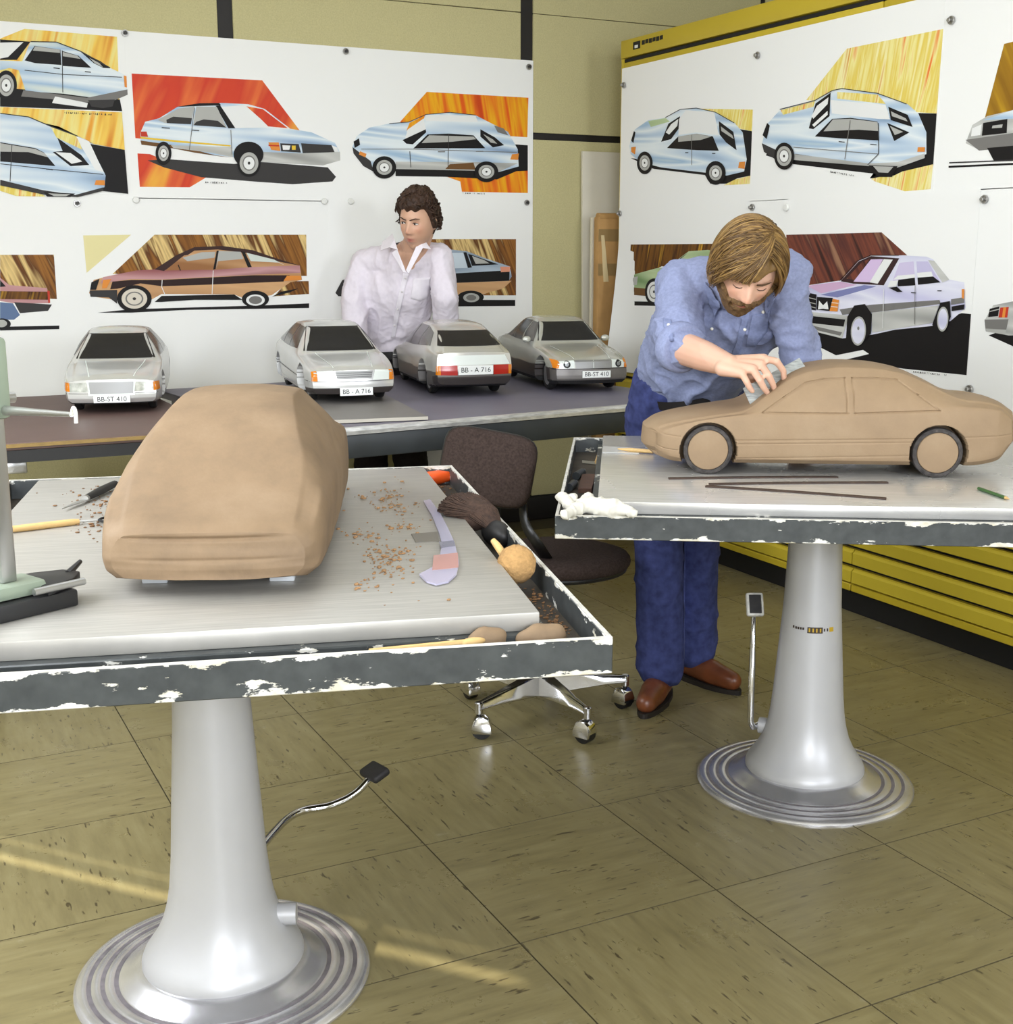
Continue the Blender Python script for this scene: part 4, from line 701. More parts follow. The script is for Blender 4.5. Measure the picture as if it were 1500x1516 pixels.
class CarBody:
    def __init__(s, L, zt, zsh, zb, w, wt, axles, wr=0.0635, ns=150, nt=60, kf=0.022, kr=0.018, lean_f=0.10, lean_r=0.15, rough=0.0, grooves=None, archk=1.14, ty=0.142, chin=0.012):
        s.L = L; s.axles = axles; s.wr = wr; s.ty = ty
        ss = []
        for i in range(ns + 1):
            u = i / ns; ss.append(0.5 - 0.5 * math.cos(math.pi * u) if False else u)
        V = []; s.half = []
        for u in ss:
            W_, Z_, S_, B_, T_ = itp(w, u), itp(zt, u), itp(zsh, u), itp(zb, u), itp(wt, u)
            c = 0.010 + 0.004 * (Z_ - S_) / 0.1
            S_ = min(S_, Z_ - .006)
            hgt = S_ - B_
            e = (T_, max(Z_ - c, S_ + .002)); sh = (0.952 * W_, S_)
            mid = ((sh[0] + e[0]) / 2 + 0.10 * (e[1] - sh[1]), (sh[1] + e[1]) / 2)
            pts = [(0, B_), (0.55 * W_, B_), (0.88 * W_, B_ + .001), (0.965 * W_, B_ + .012), (0.995 * W_, B_ + .40 * hgt), (W_, B_ + .62 * hgt), (0.985 * W_, B_ + .86 * hgt), sh, mid, e, (0.93 * e[0], e[1] + .45 * (Z_ - e[1])), (0.55 * T_, Z_ - .12 * c), (0, Z_)]
            P_ = [np.array(p) for p in pts]
            seg = [np.linalg.norm(P_[k + 1] - P_[k]) + 1e-6 for k in range(len(P_) - 1)]
            # fixed number of samples per control span keeps features aligned between stations
            cnt = [2, 2, 3, 6, 5, 5, 4, 6, 6, 3, 4, 4]; f = nt / sum(cnt); cnt = [max(1, round(q * f)) for q in cnt]
            EXT = [2 * P_[0] - P_[1]] + P_ + [P_[-1] * np.array([-1, 1]) * 0 + np.array([-P_[-2][0], P_[-2][1]])]
            row = []
            for k in range(len(P_) - 1):
                a, b, c2, d = EXT[k:k + 4]
                for q in range(cnt[k]):
                    t = q / cnt[k]
                    if k in (0, 1, 2): r = b + (c2 - b) * t
                    else:
                        # centripetal-ish: damp tangents by local length
                        l = np.linalg.norm(c2 - b); ta = (c2 - a) / (np.linalg.norm(b - a) + l + 1e-9) * l; tb = (d - b) / (np.linalg.norm(d - c2) + l + 1e-9) * l
                        r = (2 * t ** 3 - 3 * t * t + 1) * b + (t ** 3 - 2 * t * t + t) * ta + (-2 * t ** 3 + 3 * t * t) * c2 + (t ** 3 - t * t) * tb
                    row.append(r)
            row.append(P_[-1]); row[0] = P_[0]
            s.half.append(row)
        H_ = len(s.half[0]); s.nh = H_
        def place(u, y, z):
            W_ = itp(w, u); x = (0.5 - u) * L
            q = min(1, abs(y) / (W_ + 1e-6)) ** 2.4
            if u < 0.16: x -= kf * q * (1 - u / 0.16)
            if u > 0.84: x += kr * q * ((u - 0.84) / 0.16)
            zz0, zz1 = itp(zb, u), itp(zt, u); f = (z - zz0) / (zz1 - zz0 + 1e-6)
            if u < 0.06: x -= lean_f * (zz1 - zz0) * max(0, f - .38) * (1 - u / 0.06) + chin * max(0, .22 - f) / .22 * (1 - u / .06)
            if u > 0.94: x += (lean_r * (zz1 - zz0) * max(0, f - .45) + chin * max(0, .22 - f) / .22) * ((u - .94) / .06)
            return [x, y, z]
        verts = []; idx = {}
        for i, u in enumerate(ss):
            for side in (1, -1):
                for k, (y, z) in enumerate(s.half[i]):
                    if side == -1 and k in (0, H_ - 1): idx[i, side, k] = idx[i, 1, k]; continue
                    idx[i, side, k] = len(verts); verts.append(place(u, side * y, z))
        faces = []
        for i in range(len(ss) - 1):
            for side in (1, -1):
                for k in range(H_ - 1):
                    a, b, c2, d = idx[i, side, k], idx[i, side, k + 1], idx[i + 1, side, k + 1], idx[i + 1, side, k]
                    faces.append((a, b, c2, d) if side == 1 else (d, c2, b, a))
        NC = 12
        for i, u in ((0, 0.0), (len(ss) - 1, 1.0)):
            prev = None
            for k in range(H_):
                y, z = s.half[i][k]
                if y < 1e-6: rowi = [idx[i, 1, k]] * (NC + 1)
                else:
                    rowi = [idx[i, -1, k]]
                    for q in range(1, NC): rowi.append(len(verts)); verts.append(place(u, -y + 2 * y * q / NC, z))
                    rowi.append(idx[i, 1, k])
                if prev:
                    for q in range(NC):
                        f = []
                        for v in (prev[q], prev[q + 1], rowi[q + 1], rowi[q]):
                            if v not in f: f.append(v)
                        if len(f) >= 3: faces.append(tuple(f) if u == 0 else tuple(f[::-1]))
                prev = rowi
        V = np.array(verts)
        # wheel arches pressed into the flanks
        for ax in axles:
            d = np.hypot(V[:, 0] - ax, V[:, 2] - wr)
            sel = (d < wr * archk) & (np.abs(V[:, 1]) > 0.06)
            V[sel, 1] = np.sign(V[sel, 1]) * np.minimum(np.abs(V[sel, 1]), 0.095)
        if grooves:
            for pl, width, dep in grooves:
                for (xa, za), (xb, zb_) in zip(pl, pl[1:]):
                    ab = np.array([xb - xa, zb_ - za]); l2 = ab @ ab + 1e-12
                    q = V[:, [0, 2]] - np.array([xa, za]); t = np.clip((q @ ab) / l2, 0, 1)
                    dd = np.linalg.norm(q - t[:, None] * ab, axis=1)
                    sel = (dd < width) & (np.abs(V[:, 1]) > 0.1)
                    V[sel, 1] -= np.sign(V[sel, 1]) * dep * (1 - (dd[sel] / width) ** 2)
        if rough:
            for i in range(len(V)):
                p = Vector(V[i]); n_ = noise.noise(p * 9) * .6 + noise.noise(p * 22) * .4
                f = 1 + rough * n_; V[i, 1] *= f; V[i, 2] += rough * .10 * n_
        s.V = V; s.F = faces
        s.bvh = BVHTree.FromPolygons([Vector(p) for p in V], faces)
    def mesh(s, name, split=None):
        mb = MB(); mb.add(s.V, s.F)
        me = bpy.data.meshes.new(name); me.from_pydata(mb.v, [], mb.f)
        if split:
            for p in me.polygons:
                c = p.center
                p.material_index = split(c, p.normal)
        return me
    def hit(s, mode, a, b):
        if mode == 'front': o, d = Vector((1, a, b)), Vector((-1, 0, 0))
        elif mode == 'rear': o, d = Vector((-1, a, b)), Vector((1, 0, 0))
        elif mode == 'left': o, d = Vector((a, 1, b)), Vector((0, -1, 0))
        elif mode == 'right': o, d = Vector((a, -1, b)), Vector((0, 1, 0))
        else: o, d = Vector((a, b, 1)), Vector((0, 0, -1))
        h_ = s.bvh.ray_cast(o, d)
        if h_[0] is None: return None, None
        return h_[0], (h_[1] if h_[1].dot(d) < 0 else -h_[1])
    def decal(s, mode, poly, off=0.0012, sub=3, thick=0.0):
        """surface patch: poly of (a,b) in the projection plane laid on the body"""
        bm = bmesh.new(); vs = [bm.verts.new((a, b, 0)) for a, b in poly]; bm.faces.new(vs)
        bmesh.ops.triangulate(bm, faces=bm.faces)
        for _ in range(sub): bmesh.ops.subdivide_edges(bm, edges=bm.edges, cuts=1, use_grid_fill=True)
        for v in bm.verts:
            p, n_ = s.hit(mode, v.co.x, v.co.y)
            v.co = (p + n_ * off) if p else Vector((0, 0, 0))
        me = bpy.data.meshes.new('decal'); bm.to_mesh(me); bm.free()
        return me
    def strip(s, mode, pts, wd, off=0.0009):
        mb = MB(); vs = []; n = 0
        P_ = []
        for (a0, b0), (a1, b1) in zip(pts, pts[1:]):
            m_ = max(2, int(math.hypot(a1 - a0, b1 - b0) / 0.01))
            P_ += [(a0 + (a1 - a0) * k / m_, b0 + (b1 - b0) * k / m_) for k in range(m_)]
        P_.append(pts[-1])
        for i, (a, b) in enumerate(P_):
            a2, b2 = P_[min(i + 1, len(P_) - 1)]; a1, b1 = P_[max(i - 1, 0)]; l = math.hypot(a2 - a1, b2 - b1) or 1
            nx, ny = -(b2 - b1) / l * wd / 2, (a2 - a1) / l * wd / 2
            for q in (1, -1):
                p, n_ = s.hit(mode, a + nx * q, b + ny * q)
                if p is None: p, n_ = s.hit(mode, a, b)
                vs.append(tuple(p + n_ * off) if p else (0, 0, 0))
        mb.add(vs, [(2 * i, 2 * i + 1, 2 * i + 3, 2 * i + 2) for i in range(len(P_) - 1)])
        return mb.mesh('strip')
# materials
def silver_mat(name, c):
    m = M(name, c, 0.25, 0.40, var=0.05, scale=5, coat=0.35); return m
m_car = [silver_mat('silver_car_paint', (206, 206, 202)), silver_mat('silver_car_paint_light', (212, 212, 209)), silver_mat('silver_car_paint_warm', (204, 202, 194)), silver_mat('silver_car_paint_green', (190, 190, 180))]
m_glassk = M('black_car_glass', (22, 20, 19), 0.55, var=0.2, scale=50)
m_glassg = M('grey_side_glass', (92, 88, 84), 0.18, 0.3, var=0.4, scale=9)
m_clad = M('grey_side_cladding', (108, 104, 100), 0.35, 0.3); m_clad2 = M('dark_side_cladding', (72, 66, 64), 0.35, 0.3)
m_lens = M('clear_headlight_lens', (206, 210, 205), 0.1, 0.6, var=0.45, scale=60); m_lensw = M('white_headlight_blank', (222, 228, 222), 0.3)
m_amber = M('amber_lens', (214, 124, 24), 0.15); m_red = M('red_lens', (170, 30, 22), 0.2)
m_grille = M('grey_grille', (140, 140, 138), 0.4, 0.5); m_white = M('white_plate', (236, 238, 234), 0.4); m_text = M('plate_lettering', (40, 40, 42), 0.6)
m_tyre = M('black_tyre', (24, 23, 23), 0.7); m_hub = M('grey_wheel_disc', (150, 150, 150), 0.35, 0.4)
def text_mesh(txt, size, spacing=1.0):
    cu = bpy.data.curves.new('lettering', 'FONT'); cu.body = txt; cu.size = size; cu.align_x = 'CENTER'; cu.align_y = 'CENTER'; cu.extrude = 0.0002; cu.space_character = spacing
    o = bpy.data.objects.new('lettering', cu); COL.objects.link(o)
    dg = bpy.context.evaluated_depsgraph_get(); me = bpy.data.meshes.new_from_object(o.evaluated_get(dg))
    bpy.data.objects.remove(o); bpy.data.curves.remove(cu); me.materials.clear(); return me
def wheels(body, t, hubm, tyrem=None, hubr=0.045, thick=0.028, hubname='wheel_disc', bump=0):
    for ax in body.axles:
        for sd in (1, -1):
            r = body.wr; y0, y1 = sd * (body.ty - thick), sd * body.ty
            pr = [(0.02, -thick), (r * .93, -thick), (r * .985, -thick * .85), (r, -thick * .6), (r, -thick * .3), (r * .97, -.002), (r * .9, 0.0), (hubr * 1.03, 0.0006), (hubr, -.003), (0, -.003)]
            w = ob('wheel', MB().lathe(pr, 40), tyrem or m_tyre, t, smooth=40, loc=(ax, sd * body.ty, r), rot=(-sd * math.pi / 2, 0, 0))
            ob(hubname, MB().lathe([(0, 0.002), (hubr * .35, 0.0022), (hubr * .8, 0.001), (hubr * .97, 0.0), (hubr, -.0025)], 40), hubm, w, smooth=40)
def plate(body, t, mode, yc, z0, z1, hw, txt, size):
    p, n_ = body.hit(mode, yc, (z0 + z1) / 2)
    sx_ = 1 if mode == 'front' else -1
    rot = (math.pi / 2, 0, math.pi / 2 * sx_)
    x = max(abs(body.hit(mode, yc + q, zz)[0].x) for q in (-hw, 0, hw) for zz in (z0, z1)) * sx_
    o = ob('number_plate', MB().box(-hw, -(z1 - z0) / 2, 0, hw, (z1 - z0) / 2, 0.0025), m_white, t, loc=(x, yc, (z0 + z1) / 2), rot=rot, bevel=.001, seg=1)
    link('plate_lettering', text_mesh(txt, size), m_text, o, loc=(0, 0, 0.0028))
def put(t, name, me, mat, smooth=True): return link(name, me, mat, t, smooth)
def mir(poly): return [(-a, b) for a, b in poly[::-1]]
HATCH = dict(zt=[(0, .122), (.04, .136), (.10, .146), (.19, .158), (.255, .170), (.34, .222), (.42, .264), (.52, .279), (.64, .276), (.76, .256), (.87, .222), (.94, .196), (.97, .187), (1, .176)],
  zsh=[(0, .112), (.1, .134), (.28, .160), (.5, .168), (.8, .178), (1, .168)], zb=[(0, .036), (.12, .030), (.85, .030), (1, .05)],
  w=[(0, .150), (.04, .160), (.14, .1695), (.4, .173), (.8, .170), (.94, .160), (1, .150)], wt=[(0, .130), (.15, .140), (.255, .142), (.42, .108), (.65, .110), (.8, .112), (.93, .118), (1, .126)])
SEDAN = dict(zt=[(0, .128), (.04, .142), (.12, .155), (.22, .168), (.30, .180), (.36, .226), (.425, .268), (.50, .284), (.58, .285), (.66, .277), (.72, .258), (.78, .226), (.83, .202), (.88, .196), (.95, .190), (1, .176)],
  zsh=[(0, .116), (.1, .138), (.28, .162), (.5, .170), (.8, .182), (1, .166)], zb=[(0, .036), (.12, .030), (.85, .030), (1, .052)],
  w=[(0, .150), (.04, .161), (.14, .170), (.4, .174), (.8, .171), (.94, .160), (1, .148)], wt=[(0, .132), (.15, .142), (.30, .142), (.42, .106), (.66, .106), (.75, .112), (.83, .128), (1, .126)])
AX = [0.295, -0.265]
def model_car(label, loc, fwd, shape, paint, L=0.94, split=None, z=BT):
    body = CarBody(L=L, axles=AX, ns=130, nt=56, **shape)
    t = thing('model_car', label, 'model car', (loc[0], loc[1], z), math.atan2(fwd[1], fwd[0]), 'silver model cars on the work tables')
    link('body', body.mesh('body', split), paint, t, smooth=35)
    return body, t
def side_windows(b, t, wins, mat, pillars=True):
    for md in ('left', 'right'):
        for wn in wins: put(t, 'side_window', b.decal(md, wn, .0012, 3), mat)
FR = lambda s, L=0.94: (0.5 - s) * L
# ---- car with clear headlights, wide plate (left end of the brown table)
f1 = np.array([-.25, -.968]); o1 = np.array([.775, 4.60]) - f1 * .45
b, t = model_car('silver model car with clear patterned headlights standing on the brown table', o1, f1, HATCH, [m_car[0], m_clad, m_tyre], split=lambda c, n: 2 if c.z < .040 else 0)
put(t, 'windscreen', b.decal('front', [(-.140, .175), (.140, .175), (.104, .258), (-.104, .258)], .0012, 4), m_glassk)
side_windows(b, t, [[(FR(.345), .182), (FR(.50), .182), (FR(.505), .262), (FR(.435), .256)], [(FR(.51), .182), (FR(.66), .186), (FR(.66), .262), (FR(.515), .264)], [(FR(.67), .187), (FR(.84), .194), (FR(.76), .240), (FR(.67), .260)]], m_glassg)
for q in (1, -1):
    hl = [(q * y, z) for y, z in ((.077, .079), (.141, .081), (.141, .110), (.081, .112))]
    put(t, 'headlight', b.decal('front', hl if q > 0 else hl[::-1], .0015, 3), m_lens)
    il = [(q * y, z) for y, z in ((.141, .080), (.161, .082), (.159, .110), (.141, .111))]
    put(t, 'indicator', b.decal('front', il if q > 0 else il[::-1], .0016, 2), m_amber)
put(t, 'grille_frame', b.decal('front', [(-.078, .066), (.078, .066), (.083, .120), (-.083, .120)], .0015, 3), m_lensw)
put(t, 'grille', b.decal('front', [(-.072, .073), (.072, .073), (.075, .113), (-.075, .113)], .0026, 3), m_grille)
put(t, 'bumper_seam', b.strip('front', [(-.155, .0735), (.155, .0735)], .0016), m_dark)
put(t, 'bonnet_crease', b.strip('top', [(FR(.03), .075), (FR(.26), .105)], .004), m_lensw); put(t, 'bonnet_crease', b.strip('top', [(FR(.03), -.075), (FR(.26), -.105)], .004), m_lensw)
plate(b, t, 'front', 0.0, .041, .0655, .062, 'BB-ST 410', .0235); wheels(b, t, m_hub)
# ---- car with blank white headlights on the grey board
f2 = np.array([-.15, -.989]); o2 = np.array([1.60, 4.40]) - f2 * .45
b, t = model_car('silver model car with blank white headlights and black apron on grey board', o2, f2, HATCH, [m_car[1], m_clad2, m_tyre], split=lambda c, n: 1 if (c.x > .37 and .028 < c.z < .058) else (2 if c.z < .030 else 0), z=BT + .0142)
put(t, 'windscreen', b.decal('front', [(-.140, .175), (.140, .175), (.104, .259), (-.104, .259)], .0012, 4), m_glassk)
side_windows(b, t, [[(FR(.345), .182), (FR(.50), .182), (FR(.505), .262), (FR(.435), .256)], [(FR(.51), .182), (FR(.66), .186), (FR(.66), .262), (FR(.515), .264)], [(FR(.67), .187), (FR(.84), .194), (FR(.76), .240), (FR(.67), .260)]], m_glassg)
for q in (1, -1):
    hl = [(q * y, z) for y, z in ((.068, .085), (.131, .085), (.133, .118), (.078, .121))]
    put(t, 'headlight', b.decal('front', hl if q > 0 else hl[::-1], .0015, 3), m_lensw)
    il = [(q * y, z) for y, z in ((.132, .083), (.151, .084), (.151, .117), (.134, .119))]
    put(t, 'indicator', b.decal('front', il if q > 0 else il[::-1], .0016, 2), m_amber)
put(t, 'grille', b.decal('front', [(-.063, .091), (.063, .091), (.070, .119), (-.070, .119)], .0018, 3), m_grille)
for k in range(3): put(t, 'grille_bar', b.strip('front', [(-.066, .098 + .007 * k), (.066, .098 + .007 * k)], .0012, .0024), m_dark)
put(t, 'bumper_seam', b.strip('front', [(-.158, .0815), (.158, .0815)], .0016), m_dark); put(t, 'apron_seam', b.strip('front', [(-.158, .058), (.158, .058)], .0014), m_dark)
for md in ('left', 'right'): put(t, 'flank_line', b.strip(md, [(FR(.06), .083), (FR(.97), .108)], .0022), m_dark)
put(t, 'bonnet_crease', b.strip('top', [(FR(.03), .072), (FR(.26), .100)], .003), m_lensw); put(t, 'bonnet_crease', b.strip('top', [(FR(.03), -.072), (FR(.26), -.100)], .003), m_lensw)
plate(b, t, 'front', 0.006, .030, .059, .061, 'BB - A 716', .0235); wheels(b, t, m_hub)
# ---- hatchback with its tail to the camera
r3 = np.array([-.19, -.982]); o3 = np.array([2.133, 4.49]) - r3 * .45; f3 = -r3
b, t = model_car('silver model hatchback turned tail first, with red rear lights', o3, f3, HATCH, [m_car[2], m_clad, m_clad2, m_tyre], split=lambda c, n: 3 if c.z < .045 else (2 if (c.x < -.40 and c.z < .084) else (1 if c.z < .100 else 0)))
put(t, 'rear_window', b.decal('rear', [(.128, .196), (-.128, .196), (-.102, .248), (.102, .248)], .0012, 4), m_glassk)
side_windows(b, t, [[(FR(.345), .182), (FR(.50), .182), (FR(.505), .262), (FR(.435), .256)], [(FR(.51), .182), (FR(.66), .186), (FR(.66), .262), (FR(.515), .264)], [(FR(.67), .187), (FR(.84), .194), (FR(.76), .240), (FR(.67), .260)]], m_glassg)
put(t, 'tailgate_panel', b.decal('rear', [(.142, .127), (-.142, .127), (-.122, .164), (.122, .164)], .0013, 3), m_lensw)
for q in (1, -1):
    rl = [(q * y, z) for y, z in ((.072, .088), (.136, .089), (.136, .125), (.072, .126))]
    put(t, 'rear_light', b.decal('rear', rl, .0015, 3), m_red)
    il = [(q * y, z) for y, z in ((.136, .089), (.152, .090), (.151, .124), (.136, .125))]
    put(t, 'indicator', b.decal('rear', il, .0016, 2), m_amber)
plate(b, t, 'rear', 0.0, .089, .125, .070, 'BB - A 716', .027); wheels(b, t, m_hub)
# ---- saloon with round headlights
f4 = np.array([-.19, -.98]); o4 = np.array([2.63, 4.43]) - f4 * .45
b, t = model_car('silver model saloon with round headlights and wing mirror, grey bumper', o4, f4, SEDAN, [m_car[3], m_clad, m_clad2, m_tyre], split=lambda c, n: 3 if c.z < .050 else (1 if (c.x > .40 and c.z < .095) else (2 if c.z < .100 else 0)))
put(t, 'windscreen', b.decal('front', [(-.139, .190), (.139, .190), (.103, .264), (-.103, .264)], .0012, 4), m_glassk)
side_windows(b, t, [[(FR(.355), .186), (FR(.49), .184), (FR(.50), .266), (FR(.435), .260)], [(FR(.51), .184), (FR(.64), .188), (FR(.64), .268), (FR(.512), .268)], [(FR(.65), .189), (FR(.765), .194), (FR(.70), .250), (FR(.65), .264)]], m_glassg)
for q in (1, -1):
    hl = [(q * y, z) for y, z in ((.080, .099), (.136, .099), (.136, .126), (.080, .130))]
    put(t, 'headlight', b.decal('front', hl if q > 0 else hl[::-1], .0014, 3), m_lensw)
    put(t, 'headlight_lens', b.decal('front', [(q * .109 + .014 * math.cos(a) * q, .114 + .014 * math.sin(a)) for a in [2 * math.pi * k / 16 for k in range(16)]][::1 if q > 0 else -1], .0026, 1), m_dark)
    put(t, 'headlight_bulb', b.decal('front', [(q * .109 + .008 * math.cos(a) * q, .114 + .008 * math.sin(a)) for a in [2 * math.pi * k / 16 for k in range(16)]][::1 if q > 0 else -1], .0034, 1), m_lens)
    il = [(q * y, z) for y, z in ((.137, .098), (.158, .100), (.160, .134), (.138, .128))]
    put(t, 'indicator', b.decal('front', il if q > 0 else il[::-1], .0016, 2), m_amber)
    p, n_ = b.hit('left' if q > 0 else 'right', FR(.375), .186)
    ob('wing_mirror', MB().ellipsoid((p.x, p.y + q * .022, .194), (.010, .020, .014), 14, 8), m_car[3], t, smooth=True)
put(t, 'grille', b.decal('front', [(-.074, .098), (.074, .098), (.078, .130), (-.078, .130)], .0018, 3), m_grille)
put(t, 'grille_bar', b.strip('front', [(0, .099), (0, .129)], .0022, .0026), m_lensw)
put(t, 'bumper_seam', b.strip('front', [(-.158, .096), (.158, .096)], .0018), m_dark)
put(t, 'bonnet_crease', b.strip('top', [(FR(.03), .076), (FR(.27), .104)], .003), m_lensw); put(t, 'bonnet_crease', b.strip('top', [(FR(.03), -.076), (FR(.27), -.104)], .003), m_lensw)
plate(b, t, 'front', 0.012, .060, .088, .060, 'BB-ST 410', .024); wheels(b, t, m_hub)
# grey board under the second car
fr, fl = onz(634, 617, BT + .012), onz(470, 623.5, BT + .012)
m_board = M('grey_baseboard', (120, 116, 112), 0.5, var=0.06, scale=8); m_bedge = M('pale_board_edge', (188, 182, 168), 0.6)
a_ = math.atan2(fr[1] - fl[1], fr[0] - fl[0]); t = thing('display_board', 'thin grey display board lying under a model car', 'board', (fr[0], fr[1], BT + .0015), a_)
ob('board_panel', MB().box(-.58, 0.003, 0, -.002, 1.12, .0125), m_board, t, bevel=.001, seg=1)
ob('board_edging', MB().box(-.58, 0, .0005, 0.0, .0028, .0115), m_bedge, t)
# ================================================================== CLAY CAR (finished, right table)
def clay_mat(name, c1, c2, c3, sc=6):
    m, nt, b = newmat(name); L = nt.links
    tc = nd(nt, 'ShaderNodeTexCoord'); n = nd(nt, 'ShaderNodeTexNoise', i_Scale=sc, i_Detail=6.0, i_Roughness=0.65); L.new(tc.outputs['Object'], n.inputs['Vector'])
    r = ramp(nt, [(0.3, lin(c1)), (0.52, lin(c2)), (0.75, lin(c3))]); L.new(n.outputs['Fac'], r.inputs[0]); L.new(r.outputs[0], b.inputs['Base Color'])
    b.inputs['Roughness'].default_value = 0.62; b.inputs['Specular IOR Level'].default_value = 0.25
    n2 = nd(nt, 'ShaderNodeTexNoise', i_Scale=180.0, i_Detail=3.0); L.new(tc.outputs['Object'], n2.inputs['Vector'])
    bp = nd(nt, 'ShaderNodeBump', i_Strength=0.15, i_Distance=0.0015); L.new(n2.outputs['Fac'], bp.inputs['Height']); L.new(bp.outputs[0], b.inputs['Normal'])
    return m
m_clay = clay_mat('brown_modelling_clay', (142, 120, 95), (151, 128, 101), (160, 138, 111))
m_clay2 = clay_mat('rough_modelling_clay', (124, 104, 82), (137, 115, 90), (148, 126, 101), 9)
CARO = np.array([2.2175, 2.559, RZ_]); CANG = math.radians(148.2)
cM = Matrix.Translation(Vector(CARO)) @ Matrix.Rotation(CANG, 4, 'Z'); cMi = cM.inverted()
def side_pt(px, py, yl):
    o = cMi @ Vector(CAM); d = (cMi.to_3x3() @ Vector(ray(px, py))); k = (yl - o.y) / d.y; q = o + d * k; return (q.x, q.z)
G = lambda pts, yl=.168: [side_pt(x, y, yl) for x, y in pts]
fw_ = G([(1128, 609), (1160, 588), (1194, 567), (1220, 562), (1252, 560.5), (1252, 610)], .135) + [G([(1128, 609)], .135)[0]]
rw_ = G([(1263, 610), (1263, 560.5), (1300, 560.5), (1330, 563), (1358, 584), (1387, 606)], .135)
rw_.append(rw_[0])
gro = [(fw_, .0024, .0034), (rw_, .0024, .0034), (G([(1257.5, 561), (1257.5, 610)], .135), .0014, .0012),
       (G([(1086, 652), (1352, 650)]), .0022, .0016), (G([(1087, 657.5), (1352, 655)]), .0020, .0014), (G([(1090, 679), (1345, 675)]), .0022, .0012),
       (G([(1428, 648), (1480, 647), (1510, 645)]), .0022, .0014), (G([(966, 638), (985, 644), (1008, 647)]), .0022, .0014), (G([(968, 660), (985, 665), (1003, 667)]), .0022, .0014)]
CS = dict(SEDAN); CS['zt'] = [(0, .108), (.03, .124), (.08, .136), (.14, .146), (.22, .158), (.265, .166), (.33, .205), (.40, .250), (.45, .266), (.53, .276), (.60, .274), (.68, .262), (.75, .236), (.81, .208), (.85, .197), (.90, .193), (.96, .180), (1, .158)]
CS['zsh'] = [(0, .098), (.06, .118), (.14, .134), (.27, .152), (.5, .166), (.82, .176), (.95, .168), (1, .146)]
CS['wt'] = [(0, .125), (.1, .140), (.265, .146), (.40, .112), (.66, .108), (.75, .114), (.83, .130), (1, .120)]
CS['w'] = [(0, .118), (.006, .134), (.02, .150), (.05, .163), (.14, .170), (.4, .174), (.8, .171), (.94, .160), (1, .140)]
CS['zb'] = [(0, .050), (.02, .040), (.10, .030), (.86, .030), (.96, .044), (1, .07)]
clay_b = CarBody(L=.938, axles=[.304, -.259], ns=320, nt=240, grooves=gro, wr=.0625, kf=.035, kr=.03, archk=1.13, ty=.158, **CS)
t = thing('clay_car', 'smooth brown clay saloon model with scribed windows and clay-filled wheels', 'clay model', CARO, CANG)
link('body', clay_b.mesh('body'), m_clay, t, smooth=48)
m_clogged = M('clay_clogged_tyre', (66, 62, 60), 0.8, var=0.75, scale=70, bump=0.8)
wheels(clay_b, t, m_clay, m_clogged, hubr=.0505, hubname='clay_disc')
# cowl scribe ahead of the windscreen
# ================================================================== CLAY CAR (rough, left table)
def rough_clay():
    nr = np.array([onz(195, 858, .93), onz(500, 853, .93)]); mid = nr.mean(0); ax = nr[1] - nr[0]; ax /= np.linalg.norm(ax); mid = mid - ax * .040
    fwd = np.array([-ax[1], ax[0], 0])     # away from the camera
    tail = dict(zt=[(0, .102), (.007, .111), (.02, .118), (.06, .130), (.10, .146), (.15, .172), (.20, .200), (.28, .236), (.36, .262), (.44, .274), (.56, .272), (.68, .25), (.8, .20), (.9, .165), (1, .12)],
      zsh=[(0, .082), (.05, .108), (.15, .140), (.3, .156), (.8, .16), (1, .10)], zb=[(0, .030), (.05, .022), (.95, .022), (1, .03)],
      w=[(0, .146), (.007, .155), (.02, .162), (.10, .172), (.3, .175), (.8, .172), (1, .15)], wt=[(0, .132), (.06, .138), (.16, .140), (.3, .118), (.44, .104), (.6, .104), (.85, .118), (1, .12)])
    body = CarBody(L=.92, axles=[], ns=150, nt=90, rough=.018, kf=.02, lean_f=.15, chin=.003, **tail)
    c = mid + fwd * (.46 - .012)
    V = body.V
    # knife facets: a shaved vertical flat along one rear corner and a scored ledge in the tail
    for i in range(len(V)):
        x, y, z = V[i]
        d = (x - .46) * .55 + y * .835
        lim = .112 - .02 * max(0, z - .1) / .1 + .006 * noise.noise(Vector((z * 30, 1, 0)))
        if d > lim and x > .15: V[i] -= np.array([.55, .835, 0]) * (d - lim) * .8
        if x > .36 and z < .125: V[i][0] += .0025 * noise.noise(Vector((y * 8, z * 55, 0))) - .004 * math.exp(-((z - .092 - .004 * y) / .0035) ** 2) * (1 if -.11 < y < .10 else 0) - .002 * math.exp(-((z - .060) / .003) ** 2) * (abs(y) < .12)
    t = thing('clay_block', 'rough half-shaped brown clay car body with knife-cut corners', 'clay model', (c[0], c[1], LZ), math.atan2(-fwd[1], -fwd[0]))
    link('body', body.mesh('body'), m_clay2, t, smooth=42)
    m_acr = M('clear_support_block', (205, 208, 210), 0.15, spec=0.6)
    for x in (.33, -.33):
        for y in (.1, -.1): ob('support_block', MB().box(x - .03, y - .02, 0.0, x + .03, y + .02, .0235), m_acr, t, bevel=.002)
rough_clay()
